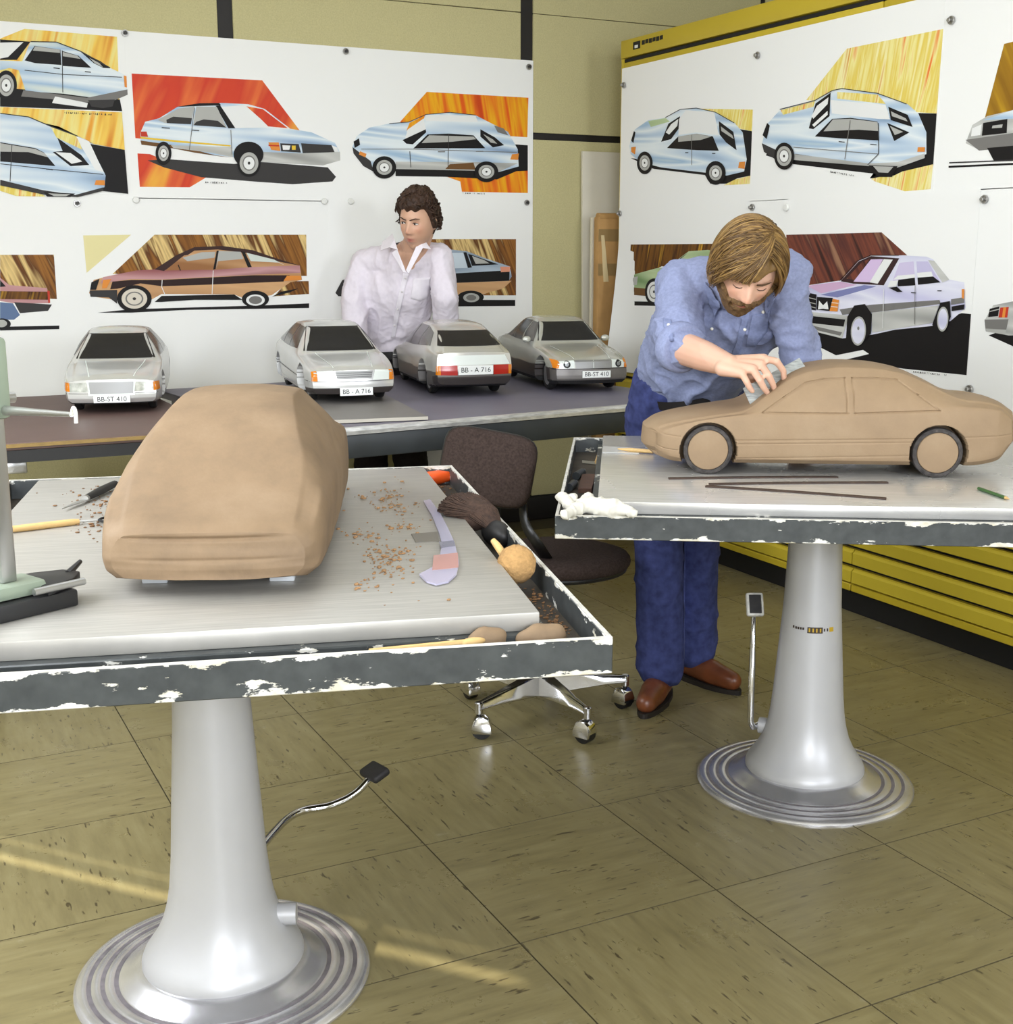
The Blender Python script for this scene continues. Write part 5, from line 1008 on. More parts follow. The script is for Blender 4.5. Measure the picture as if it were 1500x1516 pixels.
# ================================================================== PEOPLE
RADS = [1.0]
def capsule(mb, p0, r0, p1, r1, n=16):
    r0 *= RADS[0]; r1 *= RADS[0]
    p0 = np.array(p0, float); p1 = np.array(p1, float); d = p1 - p0; l = np.linalg.norm(d)
    if l < 1e-5: return mb.ellipsoid(p0, (r0, r0, r0), n, n // 2)
    d /= l; pts = []; rad = []
    for k in range(5): a = math.pi / 2 * (1 - k / 5); pts.append(p0 - d * r0 * math.sin(a)); rad.append(max(r0 * math.cos(a), r0 * .05))
    for f in (0, .33, .66, 1): pts.append(p0 + d * l * f); rad.append(r0 + (r1 - r0) * f)
    for k in range(1, 6): a = math.pi / 2 * k / 5; pts.append(p1 + d * r1 * math.sin(a)); rad.append(max(r1 * math.cos(a), r1 * .05))
    return mb.tube(pts, rad, n)
def blob(parts, voxel, smooth=4, extra=None):
    mb = MB()
    for p in parts:
        if p[0] == 'c': capsule(mb, *p[1:])
        else: mb.ellipsoid(p[1], p[2], 24, 14, p[3] if len(p) > 3 else None)
    if extra: 
        for vs, fs in extra: mb.add(vs, fs)
    me = mb.mesh('blob'); o = bpy.data.objects.new('blob', me); COL.objects.link(o)
    m = o.modifiers.new('r', 'REMESH'); m.mode = 'VOXEL'; m.voxel_size = voxel
    if smooth: s = o.modifiers.new('s', 'SMOOTH'); s.factor = .5; s.iterations = smooth
    dg = bpy.context.evaluated_depsgraph_get(); out = bpy.data.meshes.new_from_object(o.evaluated_get(dg))
    bpy.data.objects.remove(o); bpy.data.meshes.remove(me); out.materials.clear(); return out
def wrinkle(me, amp, fr, stretch=None, seed=0):
    n = len(me.vertices); co = np.zeros(n * 3); me.vertices.foreach_get('co', co); co = co.reshape(-1, 3)
    no = np.zeros(n * 3); me.vertices.foreach_get('normal', no); no = no.reshape(-1, 3)
    S_ = np.array(stretch) if stretch is not None else np.eye(3)
    q = co @ S_.T
    for i in range(n):
        v = Vector(q[i]) + Vector((seed, seed * .7, 0))
        a = max(0, 1 - abs(noise.noise(v * fr)) * 2.0) ** 3 * 1.1 - .3 + noise.noise(v * fr * .45) * .3 + noise.noise(v * fr * 2.3) * .25
        co[i] += no[i] * amp * a
    me.vertices.foreach_set('co', co.ravel()); me.update()
def bvh_of(me): return BVHTree.FromPolygons([v.co.copy() for v in me.vertices], [tuple(p.vertices) for p in me.polygons])
def px_patch(bvh, poly, off, sub=3, thick=.0025):
    """cloth piece laid on a body surface; outline found along sight lines from the photo"""
    bm = bmesh.new(); bm.faces.new([bm.verts.new((x, y, 0)) for x, y in poly]); bmesh.ops.triangulate(bm, faces=bm.faces)
    for _ in range(sub): bmesh.ops.subdivide_edges(bm, edges=bm.edges, cuts=1, use_grid_fill=True)
    C_ = Vector(CAM); hits = []
    for v in bm.verts: v.tag = False
    for v in bm.verts:
        d = Vector(ray(v.co.x, v.co.y)).normalized(); h_ = bvh.ray_cast(C_, d)
        if h_[0] is None: v.co.z = -1; continue
        n_ = h_[1] if h_[1].dot(d) < 0 else -h_[1]
        v.co = h_[0] + n_ * off; v.tag = True; hits.append(h_[3])
    md = sorted(hits)[len(hits) // 2] if hits else 0
    bad = [v for v in bm.verts if not v.tag or abs((v.co - C_).length - md) > .12]
    if bad: bmesh.ops.delete(bm, geom=bad, context='VERTS')
    bmesh.ops.recalc_face_normals(bm, faces=bm.faces)
    if bm.faces:
        f0 = bm.faces[:][0]
        if f0.normal.dot(f0.calc_center_median() - C_) > 0: bmesh.ops.reverse_faces(bm, faces=bm.faces)
    loose = [v for v in bm.verts if not v.link_faces]
    if loose: bmesh.ops.delete(bm, geom=loose, context='VERTS')
    bm.verts.index_update(); vs = [np.array(v.co) for v in bm.verts]; nv = len(vs); fs = [tuple(v.index for v in f.verts) for f in bm.faces]
    back = [p + (p - CAM) / np.linalg.norm(p - CAM) * max(thick, off) for p in vs]
    rim = [(e.verts[0].index, e.verts[1].index) for e in bm.edges if len(e.link_faces) == 1]; bm.free()
    mb = MB(); mb.add(vs + back, fs + [tuple(i + nv for i in f[::-1]) for f in fs] + [(a, b, b + nv, a + nv) for a, b in rim])
    return mb.mesh('patch')
def cut_px(me, poly):
    """open a garment where the outline (photo sight lines) says, front side only"""
    bm = bmesh.new(); bm.from_mesh(me); kill = []
    for f in bm.faces:
        c = np.array(f.calc_center_median()); v = c - CAM
        if f.normal.dot(Vector(v)) > 0: continue
        z = v @ FW; x, y = CX + FPX * (v @ RT) / z, CY - FPX * (v @ UP) / z
        ins = False
        for (xa, ya), (xb, yb) in zip(poly, poly[1:] + poly[:1]):
            if (ya > y) != (yb > y) and x < (xb - xa) * (y - ya) / (yb - ya) + xa: ins = not ins
        if ins: kill.append(f)
    bmesh.ops.delete(bm, geom=kill, context='FACES'); bm.to_mesh(me); bm.free()
# ---- head: a shaped closed surface in head space (x = own left, y = face, z = up)
def sm(a, b, x):
    t = min(1, max(0, (x - a) / (b - a))); return t * t * (3 - 2 * t)
def g(x, s): return math.exp(-(x / s) ** 2)
def head_pt(dx, dy, dz, feat=True):
    x, y, z = dx * .0765, dy * .096, dz * .118
    if dz < 0:
        x *= 1 - .30 * (-dz) ** 1.6
        if dy < 0: y *= 1 - .35 * (-dz)
        else: y *= 1 + .04 * (-dz)
    if dz > 0: x *= 1 + .05 * dz * (1 - dz); 
    if dy < 0 and dz > -.3: y *= 1.06
    if dy > 0 and feat:
        q = dy ** .5; ax = abs(x); h = 0
        y -= .004 * g(ax, .06) * g(z + .01, .06)
        nz = sm(.030, -.020, z) if z > -.021 else sm(-.036, -.022, z)
        h += .0235 * g(x, .0095 + .004 * sm(.01, -.02, z)) * nz + .0075 * g(ax - .0125, .0065) * g(z + .025, .008)
        h -= .0105 * g(ax - .031, .0165) * g(z - .012, .0125)
        h += .0055 * g(ax - .028, .024) * g(z - .033, .009) - .003 * g(x, .008) * g(z - .026, .008)
        h += .0045 * g(ax - .047, .016) * g(z + .016, .017)
        h += .0055 * g(x, .020) * g(z + .0495, .0055) + .0062 * g(x, .017) * g(z + .0625, .0055) - .0030 * g(x, .022) * g(z + .0560, .0022)
        h -= .003 * g(x, .02) * g(z + .076, .007)
        h += .0085 * g(x, .020) * g(z + .098, .015)
        y += h * q
    return x, y, z
def head_grid(fn, nu=110, nv=80):
    vs = []; fs = []
    for j in range(nv + 1):
        th = math.pi * j / nv
        for i in range(nu):
            a = 2 * math.pi * i / nu; vs.append(fn(math.sin(th) * math.cos(a), math.sin(th) * math.sin(a), math.cos(th)))
    for j in range(nv):
        for i in range(nu):
            i2 = (i + 1) % nu; fs.append((j * nu + i, (j + 1) * nu + i, (j + 1) * nu + i2, j * nu + i2))
    return vs, fs
def frame(fwd, up):
    f = np.array(fwd, float); f /= np.linalg.norm(f); u = np.array(up, float); u -= f * (u @ f); u /= np.linalg.norm(u)
    return np.column_stack([np.cross(f, u), f, u])      # columns: right-handed x (own right), y, z
def hair_mesh(mask, thick, curl, cfreq, seed=1, bias=None):
    def fn(dx, dy, dz):
        x, y, z = head_pt(dx, dy, dz, False); m = mask(x, y, z, dx, dy, dz)
        n_ = noise.noise(Vector((x, y, z)) * cfreq + Vector((seed, 0, 0))); n2 = noise.noise(Vector((x, y, z)) * cfreq * 2.3 + Vector((0, seed, 0)))
        t = thick(x, y, z, dx, dy, dz) if callable(thick) else thick
        o = m * (t + curl * (n_ + .5 * n2)) - (1 - m) * .012
        return (x + dx * o, y + dy * o, z + dz * o)
    return head_grid(fn, 160, 110)
def hand_parts(w, d, nrm, side, s=1.0, curl=.25):
    """relaxed hand: palm and five fingers as capsule chains; w wrist, d direction, nrm back of the hand"""
    d = np.array(d, float); d /= np.linalg.norm(d); nrm = np.array(nrm, float); nrm -= d * (nrm @ d); nrm /= np.linalg.norm(nrm); lt = np.cross(d, nrm) * side
    out = []
    for k, (off, ln, r) in enumerate(((.030, .072, .0090), (.010, .080, .0092), (-.010, .074, .0088), (-.028, .058, .0080))):
        kn = w + d * .088 * s + lt * off * s
        out.append(('c', w + lt * off * .5 * s, .019 * s, kn, .0125 * s))
        a = kn; dd = d.copy(); 
        for j, f in enumerate((.45, .32, .23)):
            dd = dd - nrm * curl; dd /= np.linalg.norm(dd); b_ = a + dd * ln * f * s
            out.append(('c', a, r * (1 - .1 * j) * s, b_, r * (.92 - .1 * j) * s)); a = b_
    t0 = w + lt * .022 * s + d * .015; t1 = t0 + (d * .55 + lt * .75 - nrm * .2) * .042 * s; t2 = t1 + (d * .85 + lt * .25 - nrm * .25) * .032 * s; t3 = t2 + (d * .95 - nrm * .2) * .024 * s
    return out + [('c', t0, .016 * s, t1, .0125 * s), ('c', t1, .0115 * s, t2, .010 * s), ('c', t2, .010 * s, t3, .008 * s)]
def skin_mat(name):
    m, nt, b = newmat(name); L = nt.links
    a = nd(nt, 'ShaderNodeVertexColor', layer_name='tint'); L.new(a.outputs[0], b.inputs['Base Color'])
    b.inputs['Roughness'].default_value = .48; b.inputs['Subsurface Weight'].default_value = .12; b.inputs['Subsurface Radius'].default_value = (.012, .005, .003); b.inputs['Subsurface Scale'].default_value = .5
    return m
def paint(me, fn):
    at = me.color_attributes.new('tint', 'FLOAT_COLOR', 'POINT'); n = len(me.vertices); arr = np.zeros((n, 4)); 
    for i, v in enumerate(me.vertices): arr[i] = fn(v.co)
    at.data.foreach_set('color', arr.ravel())
def mixc(a, b, f): return tuple(a[k] + (b[k] - a[k]) * f for k in range(3)) + (1,)
def rooted(me, root):
    me.transform(Matrix.Translation(-Vector(root))); return me
def cloth(name, c, var=.08, sc=90, bump=.12, rough=.85, stretch=(1, 1, 1)): return M(name, c, rough, var=var, scale=sc, bump=bump, spec=.15, stretch=stretch)
def strands(R, c, defs, rad, seg=9, sides=5):
    """hair locks: each def is a list of head-space points"""
    mb = MB()
    for pts, r in defs:
        q = smoothpts(pts, 4); n = len(q); rr = [max(.0006, r * (.55 + .75 * math.sin(math.pi * min(1, .15 + .75 * k / (n - 1))))) * (1 if k < n - 2 else .5) for k in range(n)]
        mb.tube([c + R @ np.array(p) for p in q], rr, sides, cap=False, flatten=.6)
    return mb
SKIN = lin((216, 174, 150)); LIP = lin((176, 104, 92)); ROSY = lin((206, 146, 120))
# ------------------------------------------------------------------ the bearded man in the blue shirt
def bearded_man():
    root = onz(1010, 1030, 0.0)
    T = thing('person', 'bearded man in blue denim shirt bending over the clay car, scraper in hand', 'person', root)
    m_skin = skin_mat('skin_fair'); m_denim = cloth('blue_chambray_shirt', (138, 146, 178), .14, 130, .18); m_jean = cloth('indigo_jeans', (60, 67, 112), .35, 40, .2)
    m_jeanseam = cloth('faded_jean_seam', (78, 86, 134), .2, 90); m_leath = M('brown_leather', (112, 62, 36), .35, var=.3, scale=18); m_sole = M('dark_sole', (32, 26, 22), .6); m_belt = M('black_leather_belt', (30, 26, 26), .5)
    pel, wai, che, nec = P(1015, 600, 4.02), P(1022, 555, 3.93), P(1075, 462, 3.64), P(1103, 408, 3.50)
    shR, shL = P(1010, 422, 3.60), P(1160, 408, 3.42)
    lat = (shL - shR) / np.linalg.norm(shL - shR)
    elR, wrR = P(1002, 512, 3.42), P(1080, 541, 3.235)
    elL, wrL = P(1178, 494, 3.48), P(1190, 580, 3.57)
    hpR, hpL = pel - lat * .085 + np.array([0, 0, -.02]), pel + lat * .085 + np.array([0, 0, -.02])
    anR, anL = onz(978, 994, .09), onz(1028, 968, .09)
    knR, knL = (hpR + anR) / 2 + np.array([-.05, -.06, .0]), (hpL + anL) / 2 + np.array([-.02, .0, .0])
    hc = P(1106, 396, 3.30)
    tocam = -np.array([FW[0], FW[1], 0]); tocam /= np.linalg.norm(tocam)
    f = tocam * .74 + np.array([0, 0, -.66]) - RT * .05; R = frame(f, np.array([0, 0, 1.0]) + tocam * .2 + RT * .13)
    hv, hf = head_grid(head_pt); hv = [hc + R @ np.array(v) for v in hv]
    parts = [('c', nec, .060, hc + R @ np.array([0, -.03, -.05]), .056), ('c', che - lat * .07, .10, wai - lat * .04, .10), ('c', che + lat * .07, .10, wai + lat * .04, .10), ('c', wai, .105, pel, .105), ('c', nec, .06, shR, .05), ('c', nec, .06, shL, .05),
             ('c', shR, .052, elR, .044), ('c', elR, .046, elR * .45 + wrR * .55, .040), ('c', elR * .45 + wrR * .55, .040, wrR, .028), ('c', shL, .05, elL, .042), ('c', elL, .042, wrL, .028),
             ('c', hpR, .085, knR, .055), ('c', knR, .055, anR, .036), ('c', hpL, .085, knL, .055), ('c', knL, .055, anL, .036), ('c', anR, .034, anR + np.array([-.06, -.053, -.04]), .026), ('c', anL, .034, anL + np.array([.018, -.078, -.04]), .026)]
    # right hand closed over the scraper
    Q = lambda x, y, d: P(x, y, d)
    kn = {'i': Q(1131, 531, 3.235), 'm': Q(1127, 540, 3.215), 'r': Q(1115, 547, 3.20), 'p': Q(1099, 553, 3.195)}
    for k, r in (('i', .0135), ('m', .0135), ('r', .0130), ('p', .0120)): parts.append(('c', wrR + (kn[k] - kn['m']) * .35, .021, kn[k], r))
    for ch, r in (([kn['p'], Q(1106, 566, 3.175), Q(1110, 574, 3.18), Q(1114, 579, 3.185)], .0092), ([kn['r'], Q(1125, 563, 3.168), Q(1131, 574, 3.178), Q(1136, 581, 3.19)], .0100), ([kn['m'], Q(1138, 556, 3.172), Q(1144, 568, 3.185), Q(1147, 577, 3.198)], .0102), ([kn['i'], Q(1150, 535, 3.19), Q(1160, 549, 3.205), Q(1161, 561, 3.215)], .0100)):
        for j in range(3): parts.append(('c', ch[j], r * (1 - .09 * j), ch[j + 1], r * (.93 - .09 * j)))
    th = [wrR + np.array([0, .02, -.01]), Q(1108, 556, 3.27), Q(1122, 566, 3.285), Q(1134, 572, 3.275)]
    for j in range(3): parts.append(('c', th[j], (.018, .0125, .011)[j], th[j + 1], (.013, .011, .0085)[j]))
    parts += hand_parts(wrL, np.array([.05, .05, -1.0]), -tocam * -1 + np.array([0, 0, .2]), 1, 1.0)
    me = blob(parts, .0036, 3, [(hv, hf)])
    Ri = R.T
    def tint(co):
        q = Ri @ (np.array(co) - hc)
        if abs(q[0]) < .1 and abs(q[2]) < .13 and q[1] > 0:
            c = mixc(SKIN, ROSY, .55 * (g(abs(q[0]) - .04, .02) * g(q[2] + .015, .02) + g(q[0], .012) * g(q[2] + .02, .014)))
            return mixc(c, LIP, min(1, 1.2 * g(q[0], .02) * g(q[2] + .056, .008))) if q[1] > .06 else c
        return mixc(SKIN, ROSY, .18)
    paint(me, tint)
    body = link('body', rooted(me, root), m_skin, T, True)
    # eyes: lowered lids and brows
    m_brow = M('brown_brow_hair', (84, 62, 40), .8, var=.3, scale=200); m_lash = M('dark_lash', (50, 36, 28), .7)
    for sx_ in (1, -1):
        mb = MB(); mb.tube([hc + R @ np.array([sx_ * x, y, z]) - root for x, y, z in ((.018, .0845, .0065), (.026, .0865, .0045), (.036, .0845, .0045), (.044, .078, .0075))], [.0006, .0013, .0013, .0006], 6)
        ob('lash_line', mb, m_lash, T, True)
        mb = MB(); mb.tube([hc + R @ np.array([sx_ * x, y, z]) - root for x, y, z in ((.012, .0945, .029), (.024, .0985, .0335), (.038, .0925, .036), (.050, .080, .031))], [.0028, .0042, .0036, .0015], 8, flatten=.6)
        ob('eyebrow', mb, m_brow, T, True)
    # shirt
    sp = [('c', che - lat * .075, .125, wai * .85 + che * .15 - lat * .05, .125), ('c', che + lat * .075, .118, wai * .85 + che * .15 + lat * .05, .115), ('c', che, .13, wai * .85 + che * .15, .13), ('c', wai * .7 + che * .3 - lat * .055, .130, wai * .84 + che * .16 - lat * .052, .125), ('c', wai * .7 + che * .3 + lat * .055, .124, wai * .84 + che * .16 + lat * .052, .123),
          ('c', nec * .8 + che * .2, .085, shR, .070), ('c', nec * .8 + che * .2, .085, shL, .068), ('c', che - lat * .06, .12, shR, .072), ('c', che + lat * .06, .115, shL, .070),
          ('c', shR, .074, elR * .9 + shR * .1, .066), ('c', elR * .9 + shR * .1, .068, elR * .93 + wrR * .07, .062), ('c', shL, .066, elL, .056), ('c', elL, .056, elL * .25 + wrL * .75, .050)]
    sme = blob(sp, .0065, 3); wrinkle(sme, .013, 9, np.diag([1, 1, .55]), 3); wrinkle(sme, .005, 20, np.diag([.6, .6, 1.3]), 8)
    sb = bvh_of(sme)
    shirt = link('shirt', rooted(sme, root), m_denim, T, True)
    m_shade = cloth('blue_chambray_trim', (126, 135, 168), .14, 130, .18); m_pearl = M('pearl_snap', (232, 228, 214), .25)
    def patch(nm, poly, mat, off=.004, sub=3, par=shirt, bv=sb, th=.0025):
        q = px_patch(bv, poly, off, sub, th)
        if len(q.polygons): link(nm, rooted(q, root), mat, par, True)
    patch('collar', [(1056, 428), (1070, 452), (1062, 470), (1048, 440), (1046, 418)], m_shade, .010); patch('collar', [(1146, 408), (1150, 440), (1138, 468), (1132, 455), (1138, 425)], m_shade, .010)
    patch('placket', [(1102, 460), (1112, 460), (1100, 505), (1088, 540), (1078, 540), (1092, 500)], m_shade, .0045)
    patch('pocket', [(1114, 466), (1142, 460), (1136, 490), (1118, 512), (1104, 512)], m_shade, .0035)
    patch('sleeve_tab', [(982, 472), (994, 474), (998, 505), (986, 506)], m_shade, .004)
    bt = MB()
    for px, py in ((1103, 488), (1130, 462), (990, 481), (1054, 487), (1085, 536)):
        d = Vector(ray(px, py)).normalized(); h_ = sb.ray_cast(Vector(CAM), d)
        if h_[0]: ob('snap_button', MB().ellipsoid(np.array(h_[0]) - d * .004 - root, (.0048, .0048, .0048), 12, 8), m_pearl, shirt, True)
    cf = elR * .90 + wrR * .10; ax_ = (wrR - elR) / np.linalg.norm(wrR - elR)
    ob('rolled_cuff', MB().tube([cf - ax_ * .03 - root, cf - ax_ * .02 - root, cf + ax_ * .012 - root, cf + ax_ * .016 - root], [.066, .073, .071, .063], 24, flatten=.95), m_denim, shirt, True)
    # jeans
    jp = [('c', wai * .62 + pel * .38 - lat * .05, .133, hpR + np.array([0, 0, -.04]), .122), ('c', wai * .62 + pel * .38 + lat * .05, .131, hpL + np.array([0, 0, -.04]), .115), ('c', hpR, .108, knR, .078), ('c', knR, .078, anR + np.array([0, 0, .02]), .078), ('c', hpL, .105, knL, .075), ('c', knL, .075, anL + np.array([0, 0, .02]), .074)]
    jme = blob(jp, .0075, 3); wrinkle(jme, .006, 8, np.diag([1, 1, 1.2]), 5)
    bm = bmesh.new(); bm.from_mesh(jme); bmesh.ops.bisect_plane(bm, geom=bm.verts[:] + bm.edges[:] + bm.faces[:], plane_co=(0, 0, .055), plane_no=(0, 0, -1), clear_outer=True); bm.to_mesh(jme); bm.free()
    jb = bvh_of(jme); jeans = link('jeans', rooted(jme, root), m_jean, T, True)
    patch('pocket_seam', [(962, 545), (992, 566), (990, 570), (975, 574), (960, 572), (960, 570), (974, 571), (986, 566), (962, 549)], m_jeanseam, .003, 2, jeans, jb, .0015)
    patch('side_seam', [(1013, 800), (1015.5, 800), (1013.5, 1000), (1011, 1000)], m_jeanseam, .002, 3, jeans, jb, .001)
    # belt: a loop round the waist
    up = (wai - pel) / np.linalg.norm(wai - pel); fw = np.cross(lat, up); bc = wai * .80 + pel * .20
    lp = [bc + lat * (.193 * math.cos(a)) + fw * (.149 * math.sin(a)) + up * (.0) - root for a in [2 * math.pi * k / 40 for k in range(41)]]
    bl = MB(); vs = []
    for p in lp:
        for dz in (-.017, .017): vs.append(p + up * dz)
    bl.add(vs, [(2 * k, 2 * k + 2, 2 * k + 3, 2 * k + 1) for k in range(40)]); ob('belt', bl, m_belt, T, True)
    # shoes
    for an, dr in ((anR, np.array([-.75, -.66, 0])), (anL, np.array([.22, -.97, 0]))):
        dr = dr / np.linalg.norm(dr); sd = np.array([-dr[1], dr[0], 0]); g0 = np.array([an[0], an[1], 0])
        sp_ = [('c', g0 - dr * .045 + np.array([0, 0, .055]), .040, g0 + dr * .08 + np.array([0, 0, .048]), .043), ('c', g0 + dr * .08 + np.array([0, 0, .046]), .043, g0 + dr * .165 + np.array([0, 0, .040]), .033), ('c', g0 - dr * .03 + np.array([0, 0, .06]), .042, g0 - dr * .02 + np.array([0, 0, .11]), .040)]
        s_ = blob(sp_, .006, 5)
        for v in s_.vertices: v.co.z = max(v.co.z, .014)
        link('shoe', rooted(s_, root), m_leath, T, True)
        pl = []
        for k in range(36):
            a = 2 * math.pi * k / 36; c_, s2 = math.cos(a), math.sin(a); pl.append(g0 + dr * (.058 + .146 * c_) + sd * (.046 - .006 * c_) * s2 * (1 if c_ > 0 else .9))
        ob('shoe_sole', MB().prism([(p[0] - root[0], p[1] - root[1]) for p in pl], 0, .016), m_sole, T)
    # hair: long straight crop with a parting on his left
    m_hair = M('light_brown_hair', (120, 92, 52), .42, var=.35, scale=14, stretch=(3, 3, 3), bump=.2, bscale=120, spec=.4); m_hair2 = M('dark_brown_lock', (92, 68, 38), .42, var=.3, scale=30, spec=.4); m_hair3 = M('fair_brown_lock', (146, 116, 68), .40, var=.3, scale=30, spec=.4)
    # head-space x points to his right, so his right is image-left
    def mask(x, y, z, dx, dy, dz):
        low = -.050 if y < .0 else (-.042 if y < .03 else .0)
        if y > .02:      # fringe: low over his right brow, lifted at the parting on his left
            fr = .036 + .020 * sm(.0, -.03, x) - .004 * sm(.02, .06, x)
            fr = fr if abs(x) < .058 else fr - .075 * sm(.058, .072, abs(x))
            low = fr if y > .05 else low + (fr - low) * sm(.02, .05, y)
        if y < -.03: low = -.085
        return sm(low - .006, low + .006, z)
    tk = lambda x, y, z, dx, dy, dz: .018 + .010 * sm(.02, -.04, z) * sm(.04, .07, abs(x)) - .007 * g(x + .030, .006) * sm(.0, .05, y + .04) * sm(.06, .09, z)
    hv2, hf2 = hair_mesh(mask, tk, .003, 22, 2)
    ob('hair', MB().add([hc + R @ np.array(v) - root for v in hv2], hf2), m_hair, T, True)
    rng = random.Random(5)
    sets = {0: [], 1: [], 2: []}
    def surf(d, o): d = np.array(d) / np.linalg.norm(d); x, y, z = head_pt(*d, False); return np.array([x, y, z]) + d * o
    for k in range(520):
        t_ = rng.random(); yy = -.55 + 1.25 * t_             # along the parting from crown to forehead
        d0 = np.array([-.34 + .03 * rng.uniform(-1, 1), yy, 1.0 - .25 * abs(yy)])
        if rng.random() < .70:                                # swept over to his right
            a = rng.uniform(-.35, 1.0) if t_ > .45 else rng.uniform(-1.0, .3)
            if a > .55: d1 = np.array([.55 + rng.uniform(-.45, .3), .86, .30 - .05 * rng.random()])
            else: d1 = np.array([1.0, a * .8, rng.uniform(-.42, -.16)])
        else: d1 = np.array([-1.0, .45 * (2 * t_ - 1) + rng.uniform(-.15, .22), rng.uniform(-.42, -.15)])
        if t_ < .22: d1 = np.array([rng.uniform(-.9, .9), -1.0, rng.uniform(-.5, -.2)])
        d0 = d0 / np.linalg.norm(d0); d1 = d1 / np.linalg.norm(d1); om = math.acos(max(-1, min(1, d0 @ d1))); pts = []
        base = rng.uniform(.016, .0225)
        for j in range(6):
            s_ = j / 5; d = (math.sin((1 - s_) * om) * d0 + math.sin(s_ * om) * d1) / math.sin(om)
            pts.append(surf(d, base + .008 * math.sin(math.pi * s_) * .5 + (.008 if j == 5 else 0) * rng.uniform(-.3, 1)))
        sets[rng.choice((0, 0, 1, 1, 2))].append((pts, rng.uniform(.0014, .0030)))
    for k, mt in ((0, m_hair), (1, m_hair2), (2, m_hair3)):
        mb = strands(R, hc - root, sets[k], 0); o = ob('hair_locks', mb, mt, T, True); o['kind'] = 'stuff'
    # beard
    m_beard = M('brown_beard', (104, 78, 46), .75, var=.45, scale=160, bump=.6, bscale=260)
    def bmask(x, y, z, dx, dy, dz):
        if y < -.015: return 0
        ax = abs(x)
        jaw = sm(-.030 + .0, -.050, z - .62 * max(0, ax - .030)) if ax > .02 else 0
        line = -.066 + .055 * sm(.022, .062, ax)
        m = sm(line + .006, line - .006, z)
        mo = sm(-.0355, -.040, z) * sm(-.0525, -.048, z) * sm(.036, .028, ax) * (1 - .4 * g(x, .004))
        sd = sm(.026, .034, ax) * sm(-.036, -.046, z)
        return max(m, mo, sd) * (1 - g(x, .019) * g(z + .057, .0065)) * sm(-.015, .005, y)
    def bfn(dx, dy, dz):
        x, y, z = head_pt(dx, dy, dz); m = bmask(x, y, z, dx, dy, dz); n_ = noise.noise(Vector((x, y, z)) * 90)
        o = m * (.0075 + .004 * n_ + .010 * sm(-.07, -.115, z)) - (1 - m) * .006; return (x + dx * o, y + dy * o, z + dz * o)
    bv, bf = head_grid(bfn, 200, 150)
    ob('beard', MB().add([hc + R @ np.array(v) - root for v in bv], bf), m_beard, T, True)
bearded_man()
# scraper in his hand: a thin worn steel blade resting on the clay windscreen
def scraper():
    bl, br, tr, tl = P(1112, 602, 3.205), P(1197, 550, 3.245), P(1183.5, 530, 3.25), P(1100, 575, 3.21)
    m_scr = M('worn_scraper_steel', (158, 162, 160), .5, .2, var=.5, scale=34, stretch=(1, 1, 6))
    n_ = np.cross(br - bl, tl - bl); n_ /= np.linalg.norm(n_)
    mb = MB(); mb.hexa([bl, br, br + n_ * .0012, bl + n_ * .0012, tl, tr, tr + n_ * .0012, tl + n_ * .0012])
    mb.v = [tuple(np.array(v) - bl) for v in mb.v]
    tag(ob('scraper', mb, m_scr, None, loc=bl), 'thin rectangular steel scraper held against the clay windscreen', 'scraper')
scraper()
